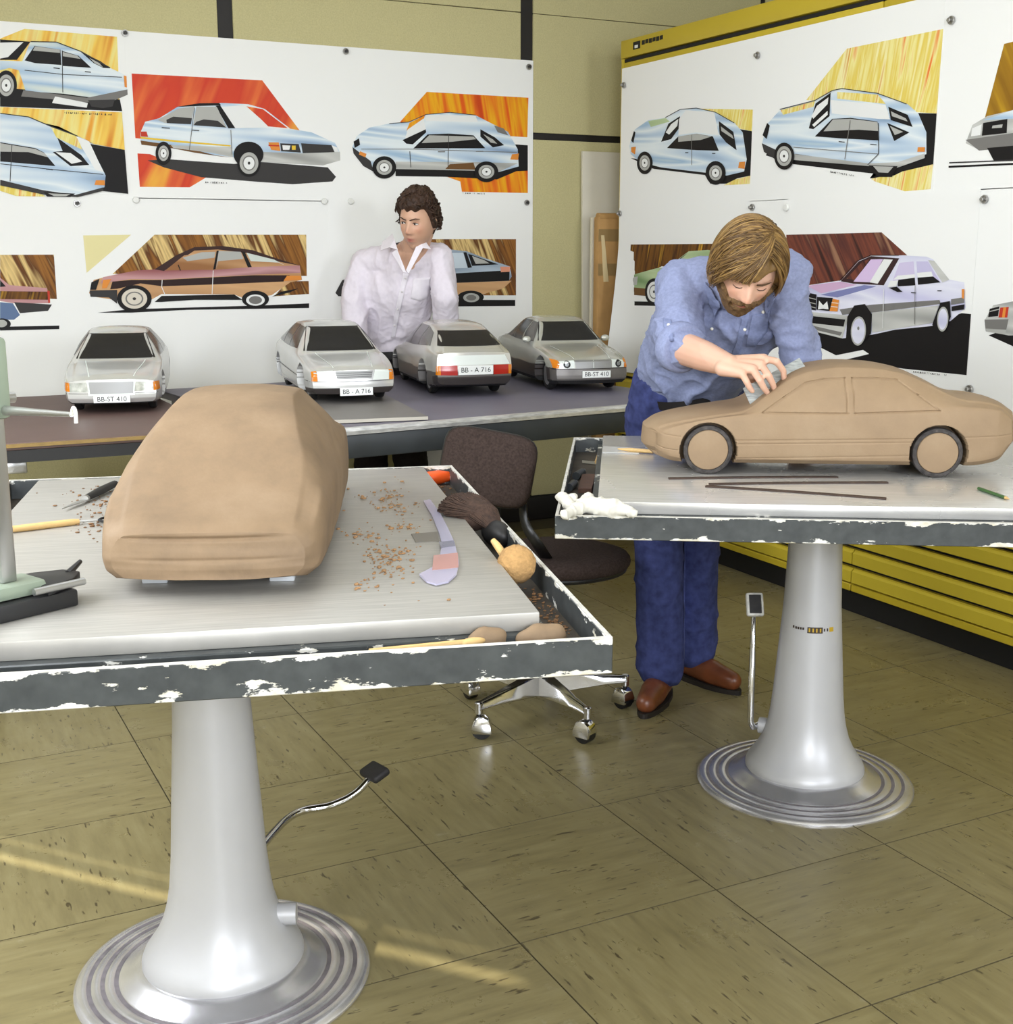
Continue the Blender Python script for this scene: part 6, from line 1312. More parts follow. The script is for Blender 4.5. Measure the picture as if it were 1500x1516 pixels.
# ------------------------------------------------------------------ the man in the white shirt
def white_shirt_man():
    RADS[0] = 1.045
    root = P(580, 500, 6.0); root = np.array([root[0], root[1], 0])
    T = thing('person', 'dark-haired man in open white shirt leaning on the table behind model cars', 'person', root)
    m_skin = skin_mat('skin_tanned'); m_sh = cloth('white_cotton_shirt', (226, 218, 226), .04, 60, .10); m_tr = cloth('black_trousers', (36, 32, 34), .2, 60); m_belt = M('black_belt', (20, 18, 18), .4)
    pel, wai, che, nec = P(576, 545, 6.02), P(578, 492, 5.96), P(588, 425, 5.79), P(606, 377, 5.66)
    shR, shL = P(540, 388, 5.77), P(650, 381, 5.66)
    lat = (shL - shR) / np.linalg.norm(shL - shR)
    elR, elL = P(524, 448, 5.76), P(659, 440, 5.67)
    wrR, wrL = ony(529, 545, 5.43), ony(664, 545, 5.43); wrR[2] = wrL[2] = BT + .055
    hpR, hpL = pel - lat * .085, pel + lat * .085
    anR, anL = np.array([hpR[0] - .03, hpR[1] + .0, .09]), np.array([hpL[0] + .03, hpL[1] + .0, .09]); knR, knL = (hpR + anR) / 2, (hpL + anL) / 2
    hc = P(619, 328, 5.53)
    tocam = -np.array([FW[0], FW[1], 0]); tocam /= np.linalg.norm(tocam)
    f = tocam - RT * .42 + np.array([0, 0, -.28]); R = frame(f, np.array([0, 0, 1.0]) + RT * .10)
    S_ = np.array([.94, 1.02, 1.075])
    hv, hf = head_grid(head_pt); hv = [hc + R @ (np.array(v) * S_) for v in hv]
    ears = [('e', hc + R @ (np.array([s * .080, -.008, .0]) * S_), (.010, .019, .031), R) for s in (1, -1)]
    parts = [('c', nec + np.array([0, 0, -.03]), .060, hc + R @ np.array([0, -.025, -.05]), .055), ('c', che - lat * .07, .088, wai - lat * .04, .085), ('c', che + lat * .07, .088, wai + lat * .04, .095), ('c', wai, .10, pel, .105), ('c', nec, .055, shR, .034), ('c', nec, .055, shL, .034), ('c', nec, .066, che, .100),
             ('c', shR, .052, elR, .043), ('c', elR, .043, wrR, .029), ('c', shL, .052, elL, .043), ('c', elL, .043, wrL, .029), ('c', hpR, .08, knR, .055), ('c', knR, .055, anR, .036), ('c', hpL, .08, knL, .055), ('c', knL, .055, anL, .036)] + ears
    for w in (wrR, wrL): parts += hand_parts(w, np.array([0.0 if w is wrR else .45, -.6, -.38]), np.array([0, 0, 1.0]), 1 if w is wrR else -1, 1.0, .12)
    me = blob(parts, .0038, 2, [(hv, hf)]); Ri = R.T
    SK = lin((214, 170, 142)); RS = lin((204, 142, 116)); BRW = lin((62, 42, 32)); STU = lin((168, 128, 104))
    def tint(co):
        q = (Ri @ (np.array(co) - hc)) / S_
        if abs(q[0]) < .1 and abs(q[2]) < .125 and q[1] > 0:
            c = mixc(SK, RS, .6 * (g(abs(q[0]) - .042, .02) * g(q[2] + .015, .02) + g(q[0], .012) * g(q[2] + .02, .014)))
            c = mixc(c, STU, .35 * sm(-.035, -.06, q[2]))
            if q[1] > .05: c = mixc(c, LIP, min(1, 1.1 * g(q[0], .019) * g(q[2] + .056, .0095)))
            return c
        return SK
    paint(me, tint); link('body', rooted(me, root), m_skin, T, True)
    HP = lambda x, y, z: hc + R @ (np.array([x, y, z]) * S_) - root
    m_w = M('eye_white', (222, 216, 208), .3); m_iris = M('dark_iris', (44, 32, 26), .3); m_br = M('dark_brow_hair', (58, 40, 30), .8)
    for s in (1, -1):
        e = ob('eye', MB().ellipsoid(HP(s * .031, .0805, .0105), (.0125, .0055, .0048), 16, 10, R), m_w, T, True)
        ob('iris', MB().ellipsoid(HP(s * .031 + .003, .0845, .0108), (.0046, .003, .0046), 14, 8, R), m_iris, e, True)
        ob('eyelid', MB().tube([HP(s * x, y, z) for x, y, z in ((.017, .084, .0105), (.024, .088, .0160), (.034, .087, .0165), (.045, .079, .0115))], [.0010, .0020, .0020, .0010], 6), m_br, e, True)
        ob('eyebrow', MB().tube([HP(s * x, y, z) for x, y, z in ((.010, .0960, .0265), (.022, .0990, .0305), (.036, .0935, .0345), (.052, .079, .0315))], [.0030, .0042, .0036, .0016], 8, flatten=.6), m_br, T, True)
    m_hair = M('dark_brown_curly_hair', (62, 44, 33), .55, var=.5, scale=60, bump=.5, bscale=130, spec=.3)
    def mask(x, y, z, dx, dy, dz):
        low = -.052 if y < -.02 else -.012 - .01
        if y > -.005: low = low + (.062 - low) * sm(.0, .045, y)
        low -= .004 * math.sin(x * 160)
        return sm(low - .008, low + .008, z)
    tk = lambda x, y, z, dx, dy, dz: .017 + .010 * sm(.05, .1, z) - .007 * sm(.03, -.03, z)
    hv2, hf2 = hair_mesh(mask, tk, .009, 42, 4)
    ob('hair', MB().add([HP(*v) for v in hv2], hf2), m_hair, T, True)
    rng = random.Random(9); defs = []
    for k in range(420):
        a = rng.uniform(0, 2 * math.pi); u = rng.uniform(-.25, 1); d = np.array([math.cos(a) * math.sqrt(1 - u * u), math.sin(a) * math.sqrt(1 - u * u), u]); x, y, z = head_pt(*d, False)
        if mask(x, y, z, *d) < .8: continue
        tg = np.cross(d, np.array([rng.uniform(-1, 1), rng.uniform(-1, 1), rng.uniform(-1, 1)])); tg /= np.linalg.norm(tg); w2 = np.cross(d, tg); o = rng.uniform(.018, .026); p0 = np.array([x, y, z])
        defs.append(([p0 + d * (o - .006) - tg * .010, p0 + d * (o + .004), p0 + d * (o + .005) + tg * .010 + w2 * .004, p0 + d * (o - .001) + tg * .016 + w2 * .011], rng.uniform(.0022, .0042)))
    mb = strands(R @ np.diag(S_), hc - root, defs, 0); o = ob('hair_curls', mb, m_hair, T, True); o['kind'] = 'stuff'
    sp = [('c', che - lat * .065, .118, wai - lat * .06, .118), ('c', che + lat * .065, .116, wai + lat * .06, .116), ('c', che - lat * .03, .126, wai, .122), ('c', che + lat * .03, .126, wai, .122), ('c', wai - lat * .05, .118, wai * .6 + pel * .4 - lat * .05, .125), ('c', wai + lat * .05, .118, wai * .6 + pel * .4 + lat * .05, .125),
          ('c', nec * .72 + che * .28, .086, che, .124), ('c', nec * .85 + che * .15, .074, shR, .058), ('c', nec * .85 + che * .15, .074, shL, .056), ('c', che - lat * .05, .112, shR, .058), ('c', che + lat * .05, .110, shL, .056), ('c', shR, .060, elR, .060), ('c', elR, .060, elR * .3 + wrR * .7, .052), ('c', shL, .056, elL, .054), ('c', elL, .054, elL * .3 + wrL * .7, .050)]
    sme = blob(sp, .007, 3); wrinkle(sme, .008, 8, np.diag([1.3, 1.3, .7]), 4); wrinkle(sme, .0022, 34, None, 6)
    full = bvh_of(sme); cut_px(sme, [(584, 358), (599, 402), (604, 402), (626, 366), (626, 350), (584, 344)])
    shirt = link('shirt', rooted(sme, root), m_sh, T, True)
    m_trim = cloth('white_cotton_collar', (232, 226, 232), .03, 60, .05); m_but = M('shirt_button', (214, 208, 206), .3)
    def patch(nm, poly, mat, off=.004, sub=3, th=.0025):
        q = px_patch(full, poly, off, sub, th)
        if len(q.polygons): link(nm, rooted(q, root), mat, shirt, True)
    def flap(pts, th=.004):
        q = [P(x, y, d) - root for x, y, d in pts]; n = len(q); bk = [p + FW * th for p in q]
        bm = bmesh.new(); a = [bm.verts.new(p) for p in q]; b = [bm.verts.new(p) for p in bk]
        bm.faces.new(a); bm.faces.new(b[::-1])
        for k in range(n): bm.faces.new((a[k], b[k], b[(k + 1) % n], a[(k + 1) % n]))
        bmesh.ops.triangulate(bm, faces=[f for f in bm.faces if len(f.verts) > 4]); bmesh.ops.recalc_face_normals(bm, faces=bm.faces)
        me = bpy.data.meshes.new('collar'); bm.to_mesh(me); bm.free(); link('collar', me, m_trim, shirt, 30)
    flap([(581, 346, 5.62), (584, 354, 5.56), (589, 370, 5.52), (577, 366, 5.53), (563, 371, 5.56), (566, 358, 5.61)])
    flap([(588, 369, 5.52), (602, 404, 5.51), (597, 403, 5.515), (580, 374, 5.54)])
    flap([(630, 346, 5.60), (628, 354, 5.54), (638, 369, 5.53), (626, 367, 5.51), (605, 405, 5.50), (601, 400, 5.51), (614, 370, 5.51), (622, 352, 5.53)])
    patch('placket', [(597, 404), (605, 404), (597, 440), (590, 470), (585, 500), (579, 500), (584, 465), (590, 436)], m_trim, .004)
    patch('breast_pocket', [(612, 412), (638, 410), (634, 440), (622, 446), (608, 442)], m_trim, .003)
    for px, py in ((600, 412), (595, 432), (589, 458), (584, 482)):
        d = Vector(ray(px, py)).normalized(); h_ = full.ray_cast(Vector(CAM), d)
        if h_[0]: ob('shirt_button', MB().ellipsoid(np.array(h_[0]) - d * .007 - root, (.0045, .0045, .0045), 10, 6), m_but, shirt, True)
    tp = [('c', pel - lat * .05 + np.array([0, 0, .05]), .130, hpR + np.array([0, 0, -.05]), .11), ('c', pel + lat * .05 + np.array([0, 0, .05]), .130, hpL + np.array([0, 0, -.05]), .11), ('c', hpR, .10, knR, .08), ('c', knR, .08, anR, .075), ('c', hpL, .10, knL, .08), ('c', knL, .08, anL, .075)]
    tme = blob(tp, .01, 4); wrinkle(tme, .006, 12, None, 2)
    bm = bmesh.new(); bm.from_mesh(tme); bmesh.ops.bisect_plane(bm, geom=bm.verts[:] + bm.edges[:] + bm.faces[:], plane_co=(0, 0, .05), plane_no=(0, 0, -1), clear_outer=True); bm.to_mesh(tme); bm.free()
    link('trousers', rooted(tme, root), m_tr, T, True)
    up = np.array([0, 0, 1.0]); fw = np.cross(lat, up); bc = wai * .40 + pel * .60
    vs = []
    for k in range(41):
        a = 2 * math.pi * k / 40
        for dz in (-.018, .018): vs.append(bc + lat * .186 * math.cos(a) + fw * .140 * math.sin(a) + up * dz - root)
    ob('belt', MB().add(vs, [(2 * k, 2 * k + 2, 2 * k + 3, 2 * k + 1) for k in range(40)]), m_belt, T, True)
    m_leath = M('black_leather', (30, 26, 24), .35)
    for an in (anR, anL):
        g0 = np.array([an[0], an[1], 0]); dr = np.array([-.3, -.95, 0])
        s_ = blob([('c', g0 - dr * .045 + np.array([0, 0, .05]), .040, g0 + dr * .08 + np.array([0, 0, .045]), .043), ('c', g0 + dr * .08 + np.array([0, 0, .043]), .043, g0 + dr * .165 + np.array([0, 0, .036]), .033), ('c', g0 + np.array([0, 0, .06]), .042, g0 + np.array([0, 0, .11]), .040)], .008, 4)
        for v in s_.vertices: v.co.z = max(v.co.z, 0)
        link('shoe', rooted(s_, root), m_leath, T, True)
white_shirt_man()
RADS[0] = 1.0
# ================================================================== SMALL THINGS
m_blackh = M('black_knife_handle', (26, 25, 25), 0.5, var=.4, scale=60); m_wood = M('pale_wood', (214, 178, 118), 0.55, var=.12, scale=40, stretch=(1, 6, 6)); m_crumb = M('clay_crumbs', (126, 92, 60), .8, var=.35, scale=60); m_crumb2 = M('pale_clay_crumbs', (158, 122, 84), .8, var=.3, scale=60)
def local(o, pts): return [np.array(p) - np.array(o) for p in pts]
# knife
a, b_, c_ = onz(170, 716, LZ + .011), onz(128, 737, LZ + .009), onz(92, 755, LZ + .004)
t = thing('clay_knife', 'black-handled clay knife with curved blade lying beside the rough clay', 'knife', (b_[0], b_[1], LZ))
o = np.array([b_[0], b_[1], LZ])
ob('handle', MB().tube(local(o, [a, (a + b_) / 2, b_]), [.009, .0105, .008], 12, flatten=.8), m_blackh, t, 40)
d = (c_ - b_) / np.linalg.norm(c_ - b_); n_ = np.cross([0, 0, 1], d)
ob('ferrule', MB().tube(local(o, [b_, b_ + d * .008]), .0085, 12, flatten=.8), m_steel, t, 40)
bl = [b_ + n_ * .007, b_ + d * .03 + n_ * .008, c_ * .4 + b_ * .6 + n_ * .007, c_, c_ * .5 + b_ * .5 - n_ * .006, b_ + d * .02 - n_ * .006, b_ - n_ * .005]
ob('blade', MB().prism([(p[0] - o[0], p[1] - o[1]) for p in bl], .0055, .0072), m_steel, t)
# wire loop tool
a, b_, c_ = onz(14, 784, LZ + .007), onz(117, 772, LZ + .006), onz(146, 770, LZ + .006)
o = np.array([a[0], a[1], LZ]); t = thing('loop_tool', 'wooden-handled wire loop tool clogged with clay', 'tool', o)
ob('handle', MB().tube(local(o, [a, a * .7 + b_ * .3, b_ * .9 + a * .1, b_]), [.0065, .0070, .0066, .005], 12), m_wood, t, 40)
ob('shank', MB().tube(local(o, [b_, c_]), .0022, 8), m_steel, t, 40)
d = (c_ - b_) / np.linalg.norm(c_ - b_); n_ = np.cross([0, 0, 1], d)
ob('wire_loop', MB().tube(local(o, smoothpts([c_, c_ + d * .008 + n_ * .016, c_ + d * .024 + n_ * .018, c_ + d * .028, c_ + d * .024 - n_ * .018, c_ + d * .008 - n_ * .016, c_], 4)), .0026, 8), m_dark, t, 40)
ob('clay_clot', MB().ellipsoid(local(o, [c_ + d * .022])[0], (.010, .013, .0062), 10, 6), m_crumb, t, True)
# crumbs of clay: uncountable
rng = random.Random(3)
def crumbs(name, label, spots, z, mat, zmax=.006):
    mb = MB(); c0 = onz(spots[0][0], spots[0][1], z)
    for px, py, sx_, sy_, n in spots:
        for _ in range(n):
            p = onz(px + rng.gauss(0, sx_), py + rng.gauss(0, sy_), z); r = rng.choice((.0012, .0016, .0022, .0032)) * rng.uniform(.7, 1.2)
            q = ML @ Vector(p)
            if z < LZ - .01 and not (.525 < q.x < .565 and abs(q.y) < .70): continue
            p = p - c0
            mb.ellipsoid((p[0], p[1], r * .35), (r * rng.uniform(.8, 1.8), r * rng.uniform(.8, 1.5), r * rng.uniform(.4, .8)), 6, 4)
    o = ob(name, mb, mat, None, loc=c0); tag(o, label, 'clay crumbs'); o['kind'] = 'stuff'; return o
crumbs('clay_crumbs', 'brown clay crumbs scattered beside the rough clay on the steel plate', [(575, 735, 14, 10, 50), (582, 752, 18, 6, 40), (540, 735, 4, 2, 8), (530, 792, 22, 5, 34), (600, 780, 14, 4, 28), (555, 822, 8, 8, 30), (575, 840, 14, 12, 60), (590, 822, 14, 6, 45), (535, 865, 6, 6, 14), (600, 855, 30, 20, 16), (560, 770, 40, 30, 26)], LZ + .0004, m_crumb2)
crumbs('clay_crumbs', 'dark clay crumbs around the knife and loop tool', [(140, 760, 14, 14, 40), (150, 735, 12, 8, 24), (125, 775, 16, 10, 20), (95, 735, 20, 10, 10)], LZ + .0004, m_crumb)
TLZ = .89 - .026 - .018
crumbs('clay_debris', 'clay shavings and dirt lying in the tray channel of the left-hand clay table'.replace('left-hand clay table', 'rough clay table'), [(845, 905, 20, 16, 180), (860, 915, 22, 14, 150), (810, 870, 18, 18, 160), (790, 850, 20, 20, 90), (690, 735, 20, 18, 120), (665, 712, 14, 8, 60)], TLZ + .0004, m_crumb)
# small steel blade and transparent curve template
def flat_thing(name, label, cat, pts, z, th, mat, grp=None):
    w = [onz(x, y, z) for x, y in pts]; o = w[0].copy(); o[2] = z
    ob_ = ob(name, MB().prism([(p[0] - o[0], p[1] - o[1]) for p in w], 0, th), mat, None, loc=o); return tag(ob_, label, cat, grp)
flat_thing('flat_scraper', 'small grey steel blade lying beside the transparent template', 'scraper', [(609, 791), (648, 788), (650, 802), (616, 804)], LZ + .0003, .0012, M('grey_blade', (132, 128, 120), .4, .5))
def acrylic(name, c, alpha):
    m, nt, b = newmat(name); b.inputs['Base Color'].default_value = lin(c); b.inputs['Roughness'].default_value = .12; b.inputs['Alpha'].default_value = alpha; return m
w = [(627, 743), (637, 741), (652, 762), (664, 785), (673, 805), (680, 835), (676, 852), (664, 863), (646, 867), (632, 863), (621, 852), (640, 842), (651, 825), (655, 808), (650, 790), (640, 765)]
q = [onz(x, y, LZ + .0018) for x, y in w]; o = q[0].copy()
t = thing('curve_template', 'transparent lilac plastic curve template on the steel plate', 'template', o)
ob('template_sheet', MB().prism([(p[0] - o[0], p[1] - o[1]) for p in q], 0, .003), acrylic('clear_lilac_acrylic', (206, 202, 226), .62), t)
for pts, c in (([(642, 822), (678, 818), (679, 840), (640, 844)], (222, 168, 158)), ([(650, 802), (672, 800), (674, 808), (653, 811)], (150, 150, 168))):
    q2 = [onz(x, y, LZ + .0052) for x, y in pts]; ob('printed_band', MB().prism([(p[0] - o[0], p[1] - o[1]) for p in q2], .0031, .0034), acrylic('band_%d' % c[0], c, .6), t)
# things in the tray of the rough-clay table
a, b_ = onz(636, 708, TLZ + .018), onz(664, 705, TLZ + .018); o = np.array([a[0], a[1], TLZ])
t = thing('orange_handle_tool', 'tool with bright orange handle in the tray corner', 'tool', o)
ob('handle', MB().tube(local(o, [a - (b_ - a) * .3, a, (a + b_) / 2, b_]), [.014, .017, .0175, .013], 14), M('orange_plastic', (226, 84, 24), .4), t, 40)
ob('tip', MB().tube(local(o, [b_, b_ + (b_ - a) * .35 + np.array([0, 0, -.01])]), [.008, .005], 10), m_steel, t, 40)
# dark bristle brush
c = onz(712, 765, .90); o = np.array([c[0], c[1], TLZ]); t = thing('bench_brush', 'dark bristle bench brush standing in the tray channel', 'brush', o)
up = np.array([-.25, .35, .55]); m_bri = M('dark_brown_bristle', (66, 48, 38), .85, var=.5, scale=120)
ob('stock', MB().ellipsoid((.012, -.045, .028), (.025, .046, .026), 18, 10), m_blackh, t, True)
mb = MB(); rg = random.Random(2)
for k in range(1800):
    x, y = rg.uniform(-1, 1), rg.uniform(-1, 1)
    if x * x + y * y > 1: continue
    p0 = np.array([.010 + x * .020, -.030 + y * .022, .040]); p1 = np.array([-.014 + x * .056, .046 + y * .050, .056 + .036 * math.sqrt(max(0, 1 - x * x - y * y)) + rg.uniform(-.004, .004)])
    mb.tube([p0, (p0 + p1) / 2 + np.array([0, -.004, .012]), p1], [.0012, .0016, .0011], 4)
bo = ob('bristles', mb, m_bri, t); bo['kind'] = 'stuff'
ob('bristle_core', MB().ellipsoid((-.008, .026, .056), (.042, .052, .034), 18, 10), m_bri, t, True)
# round sponge-like dusting mop with short handle
c = onz(765, 836, .895); o = np.array([c[0], c[1], TLZ + .016]); t = thing('dusting_mop', 'round beige dusting mop with short wooden handle in the tray channel', 'brush', o)
m_mop = M('beige_mop_wool', (176, 138, 88), .95, var=.2, scale=140, bump=.8)
mb = MB().ellipsoid((0, 0, .034), (.033, .033, .033), 36, 24); rr = random.Random(1)
mb.v = [tuple(np.array(v) + (np.array(v) - np.array([0, 0, .034])) * .06 * noise.noise(Vector(v) * 220)) for v in mb.v]
ob('wool_head', mb, m_mop, t, True)
ob('handle', MB().tube([(-.006, .030, .040), (-.012, .052, .058), (-.014, .062, .064)], [.0075, .0065, .005], 10), m_wood, t, 40)
# stick and clay lumps in the front channel
a, b_ = onz(547, 965, TLZ + .032), onz(700, 950, TLZ + .030); o = np.array([a[0], a[1], TLZ]); t = thing('wooden_stick', 'long pale wooden modelling stick lying in the front channel of the tray', 'stick', o)
ob('shaft', MB().tube(local(o, [a, b_]), .0048, 8), m_wood, t, 40); ob('paddle_end', MB().ellipsoid(local(o, [b_])[0], (.020, .009, .006), 14, 8), m_wood, t, True)
def lump(px, py, rx, ry, rz, label):
    c = onz(px, py, TLZ + rz); mb = MB().ellipsoid((0, 0, rz), (rx, ry, rz), 24, 16)
    mb.v = [(v[0] * (1 + .18 * noise.noise(Vector(v) * 40)), v[1] * (1 + .18 * noise.noise(Vector(v) * 40 + Vector((5, 0, 0)))), max(0, v[2] * (1 + .15 * noise.noise(Vector(v) * 35)))) for v in mb.v]
    tag(ob('clay_lump', mb, m_clay2, None, True, loc=(c[0], c[1], TLZ), rot=(0, 0, LRZ)), label, 'clay lump', 'clay lumps in the tray')
lump(722, 948, .030, .016, .020, 'small clay lump beside the stick end in the tray'); lump(803, 944, .038, .018, .021, 'long clay lump in the corner of the front tray channel')
# scribing height gauge at the edge of the plate
def gauge():
    g0 = onz(46, 900, LZ); o = np.array([g0[0], g0[1], LZ]); rz = math.radians(24)
    t = thing('height_gauge', 'green height gauge with steel post and scriber arm on black base', 'gauge', o, rz)
    m_grn = M('grey_green_enamel', (138, 150, 132), .4, var=.1, scale=10)
    ob('base', MB().box(-.16, -.045, 0, .052, .045, .026), m_blkpaint, t, bevel=.004)
    ob('green_foot', MB().box(-.15, -.032, .026, .012, .034, .048), m_grn, t, bevel=.008)
    ob('post', MB().box(-.048, -.012, .048, -.024, .014, .47), m_steel, t, bevel=.003)
    cr = ob('carriage', MB().box(-.062, -.022, .285, -.016, .026, .40), m_grn, t, bevel=.008)
    ob('clamp_screw', MB().tube([(-.016, .002, .312), (.0, .002, .312)], .008, 14), m_steel, cr, 40)
    a = np.array([-.02, .004, .295]); tipw = onz(112, 614, 1.226); tl = Matrix.Rotation(-rz, 3, 'Z') @ Vector(tipw - o); tl = np.array(tl)
    tl = a + (tl - a) / np.linalg.norm(tl - a) * min(.34, np.linalg.norm(tl - a))
    ob('scriber_arm', MB().tube([a, a * .5 + tl * .5, tl], [.0075, .005, .003], 10), m_steel, t, 40)
    d = (tl - a) / np.linalg.norm(tl - a); s = np.array([d[1], -d[0], 0])
    ob('scriber_hook', MB().tube(smoothpts([tl, tl + d * .008 + np.array([0, 0, .008]), tl + d * .016 + np.array([0, 0, .004]), tl + d * .016 + np.array([0, 0, -.010])], 4), .0024, 8), M('white_enamel', (224, 224, 216), .4), t, 40)
    ob('adjusting_block', MB().prism([(.0, -.05), (.055, -.03), (.085, .0), (.075, .03), (.03, .05), (.0, .045)], .026, .040), m_blkpaint, t, bevel=.003)
    ob('striped_rod', MB().tube([(-.02, -.046, .036), (.062, -.046, .036)], .0055, 10), m_steel, t, 40)
    ob('scriber_point', MB().tube([(.07, .01, .036), (.105, .03, .046)], [.006, .0035], 8), m_blkpaint, t, 40)
gauge()
# ---- finished-clay table
TRZ = .85 - .026 - .018
m_rust = M('rusty_spring_steel', (58, 42, 32), .6, .1, var=.3, scale=40)
def strip_thing(label, p, q, hgt, grp):
    a, b_ = onz(*p, RZ_), onz(*q, RZ_); o = a.copy(); d = b_ - a; L_ = np.linalg.norm(d); n = 14; sag = .006; mb = MB(); vs = []; nn = np.cross([0, 0, 1], d / L_)
    for k in range(n + 1):
        c = d * k / n + nn * sag * math.sin(math.pi * k / n)
        for s_ in (-.0065, .0065):
            for z in (0.0002, hgt): vs.append(c + nn * s_ + np.array([0, 0, z]))
    fs = []
    for k in range(n):
        i = 4 * k; fs += [(i, i + 1, i + 5, i + 4), (i + 3, i + 2, i + 6, i + 7), (i + 1, i + 3, i + 7, i + 5), (i + 2, i, i + 4, i + 6)]
    fs += [(0, 2, 3, 1), (4 * n, 4 * n + 1, 4 * n + 3, 4 * n + 2)]
    tag(ob('steel_strip', mb.add(vs, fs), m_rust, None, loc=o), label, 'steel strip', grp)
strip_thing('rusty spring steel strip lying under the clay car wheel arch', (990, 709.5), (1240, 707.5), .004, 'rusty steel strips on the plate')
strip_thing('rusty spring steel strip crossing over the other two', (1050, 718), (1314, 715.5), .004, 'rusty steel strips on the plate')
strip_thing('rusty spring steel strip lying askew, closest to the plate edge', (1045, 721), (1312, 739.5), .004, 'rusty steel strips on the plate')
a, b_ = onz(1449, 723, RZ_ + .0045), onz(1489, 737, RZ_ + .0045); o = np.array([a[0], a[1], RZ_]); t = thing('pencil', 'short green pencil lying on the polished steel plate', 'pencil', o)
ob('barrel', MB().tube(local(o, [a, b_]), .0042, 6), M('green_lacquer', (58, 96, 52), .35), t)
d = (b_ - a) / np.linalg.norm(b_ - a); ob('sharpened_tip', MB().tube(local(o, [b_, b_ + d * .016]), [.0042, .0008], 8), m_wood, t)
a, b_ = onz(915, 664.5, RZ_ + .007), onz(952, 667.5, RZ_ + .007); o = np.array([a[0], a[1], RZ_]); t = thing('wooden_tool', 'pale wooden tool pointing under the nose of the clay car', 'tool', o)
ob('shaft', MB().tube(local(o, [a, a * .5 + b_ * .5, b_ + (b_ - a) * .4]), [.002, .006, .0055], 10), m_wood, t, 40)
flat_thing('steel_rule', 'white steel rule at the far corner of the polished plate', 'rule', [(893, 661), (948, 664), (946, 672), (892, 670)], RZ_ + .0004, .0016, M('white_rule', (226, 228, 228), .25, .4))
# white cotton glove draped over the tray corner
def glove():
    m_gl = cloth('white_cotton_glove', (214, 211, 200), .04, 60, .15)
    z = .862; c = onz(880, 752, z); o = np.array([c[0], c[1], .81])
    Q = lambda x, y, dz=0.0: onz(x, y, z + dz)
    pr = [('c', Q(868, 748, .004), .020, Q(905, 752, .004), .022), ('c', Q(905, 752, .003), .020, Q(930, 757, .0), .011), ('c', Q(930, 757), .011, Q(938, 760), .009),
          ('c', Q(868, 748, .004), .018, Q(850, 755, .0), .016), ('c', Q(850, 755), .014, Q(836, 763, -.002), .010), ('c', Q(862, 745, .006), .014, Q(871, 738, .014), .012), ('c', Q(846, 752), .013, Q(838, 740, .014), .014), ('c', Q(838, 740, .014), .013, Q(831, 736, .016), .012), ('c', Q(846, 740, .012), .010, Q(848, 736, .016), .009)]
    me = blob(pr, .003, 2); wrinkle(me, .004, 34, None, 2); me.transform(Matrix.Translation(-Vector(o)))
    tag(link('cotton_glove', me, m_gl, None, True, loc=o), 'crumpled white cotton glove over the tray corner', 'glove')
glove()
def cyl_thing(name, label, p, q, r, mat, z, cat):
    a, b_ = onz(*p, z), onz(*q, z); o = np.array([a[0], a[1], TRZ]); t = thing(name, label, cat, o)
    d = b_ - a
    ob('barrel', MB().tube(local(o, [a, b_]), r, 14), mat, t, 40); ob('end_cap', MB().tube(local(o, [b_, b_ + d * .25]), r * .65, 12), m_steel, t, 40)
cyl_thing('roller_tool', 'grey metal roller tool beside the glove in the tray', (842, 722), (850, 716), .011, m_darksteel, TRZ + .0112, 'tool')
cyl_thing('roller_tool', 'grey metal roller tool further along the tray channel', (853, 705), (862, 699), .011, m_darksteel, TRZ + .0112, 'tool')
cyl_thing('wooden_grip_tool', 'small tool with wooden grip in the far tray channel', (884, 684), (888, 672), .007, m_wood, TRZ + .0075, 'tool')
flat_thing('narrow_rule', 'narrow steel rule lying across the tray channel', 'rule', [(862, 682), (882, 684), (882, 688), (862, 686)], TRZ + .001, .0015, m_steel)
flat_thing('brown_block', 'dark brown wooden block in the tray channel', 'block', [(862, 708), (882, 708), (876, 730), (856, 730)], TRZ + .0005, .012, M('dark_brown_wood', (78, 52, 40), .7, var=.3, scale=30))
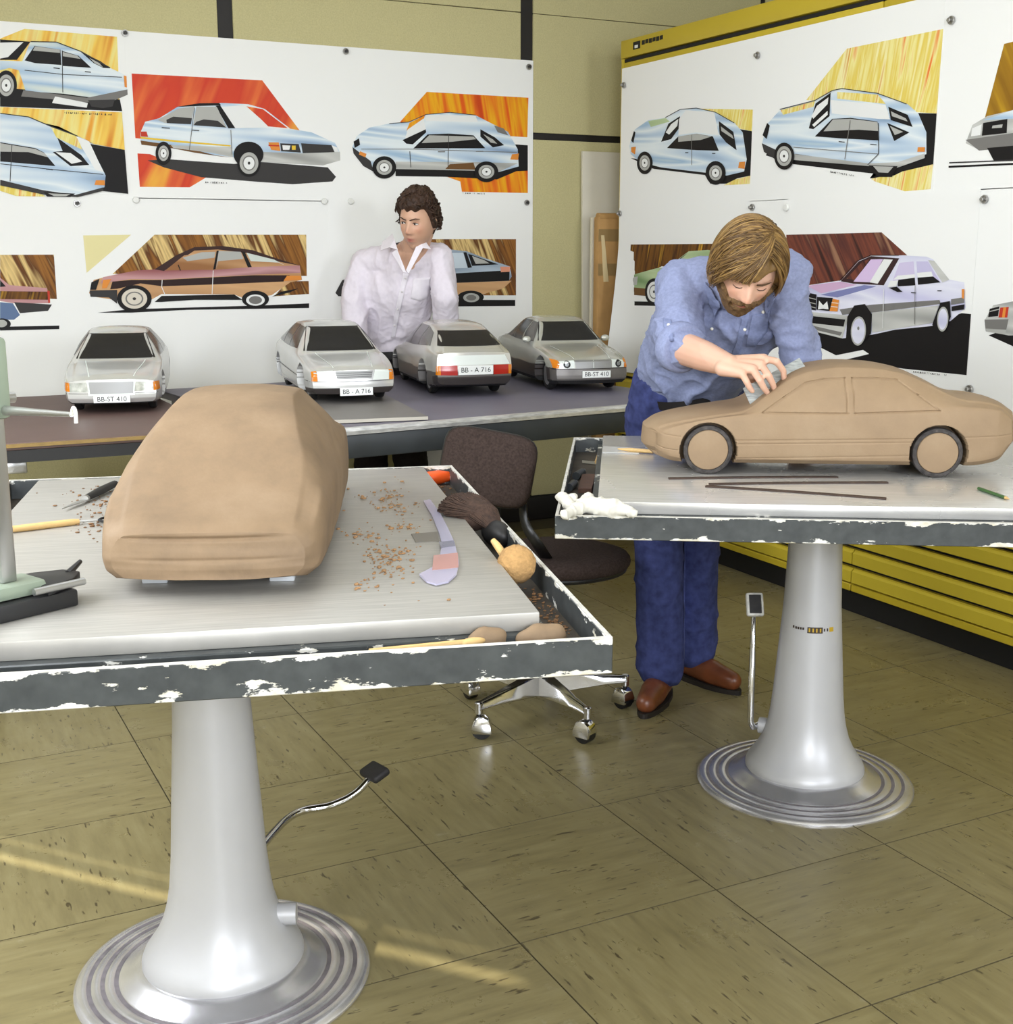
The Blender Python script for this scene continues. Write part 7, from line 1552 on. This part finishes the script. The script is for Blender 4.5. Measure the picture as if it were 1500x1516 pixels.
# ---- boards and parcel leaning between wall and cabinet
def leaning(name, label, cat, xl, xr, ytop, Y, th, mat, par=None):
    a, b_ = ony(xl, ytop, Y), ony(xr, ytop, Y)
    return a[0], b_[0], a[2]
x0, x1, zt = leaning('', '', '', 868, 915, 223, 5.80, 0, None)
m_wb = M('off_white_board', (214, 208, 190), .6, var=.05, scale=6)
o = ob('leaning_board', MB().box(0, 0, 0, .36, .018, zt), m_wb, None, loc=(x0, 5.782, 0.0), rot=(math.radians(-1.6), 0, 0), bevel=.002); tag(o, 'tall off-white board leaning against wall behind the cabinet', 'board')
o.location = (x0, 5.784, 0.0005)
x0, x1, zt = leaning('', '', '', 874, 886, 322, 5.72, 0, None)
o = ob('narrow_board', MB().box(0, 0, 0, .06, .02, zt), M('cream_board', (222, 214, 192), .6, var=.05, scale=6), None, loc=(x0, 5.70, .0005), bevel=.002); tag(o, 'narrow cream strip of board standing before the tall board', 'board')
x0, x1, zt = leaning('', '', '', 884, 918, 318, 5.62, 0, None)
m_card = M('brown_cardboard', (178, 138, 84), .8, var=.12, scale=12); m_tape = M('dull_parcel_tape', (150, 124, 82), .35)
t = thing('cardboard_parcel', 'long flat cardboard parcel with parcel tape standing by the cabinet edge', 'parcel', (x0, 5.60, 0))
w_ = .24
pc = ob('parcel_body', MB().box(0, 0, 0.0, w_, .05, zt - .01), m_card, t, bevel=.006)
ob('folded_end', MB().tube([(0.004, .02, zt - .012), (w_, .02, zt - .012)], .022, 14), m_card, t, 40)
for z in (zt - .10, zt - .27): ob('tape_band', MB().box(-.001, -.0012, z - .03, w_ + .001, .0, z + .03), m_tape, pc)
ob('cord_label', MB().hexa([(.03, -.004, zt - .33), (.06, -.004, zt - .33), (.06, -.002, zt - .33), (.03, -.002, zt - .33), (.012, -.004, zt - .10), (.030, -.004, zt - .10), (.030, -.002, zt - .10), (.012, -.002, zt - .10)]), M('pale_label', (216, 196, 150), .6), pc)
# white board standing under the blue-grey table
a, b_ = ony(627, 690, 5.78), ony(662, 690, 5.78)
o = ob('white_panel', MB().box(0, 0, 0, .42, .02, .66), M('white_panel_board', (226, 226, 226), .5), None, loc=(a[0], 5.79, .0005), bevel=.002); tag(o, 'white panel standing on floor under the blue-grey table', 'panel')
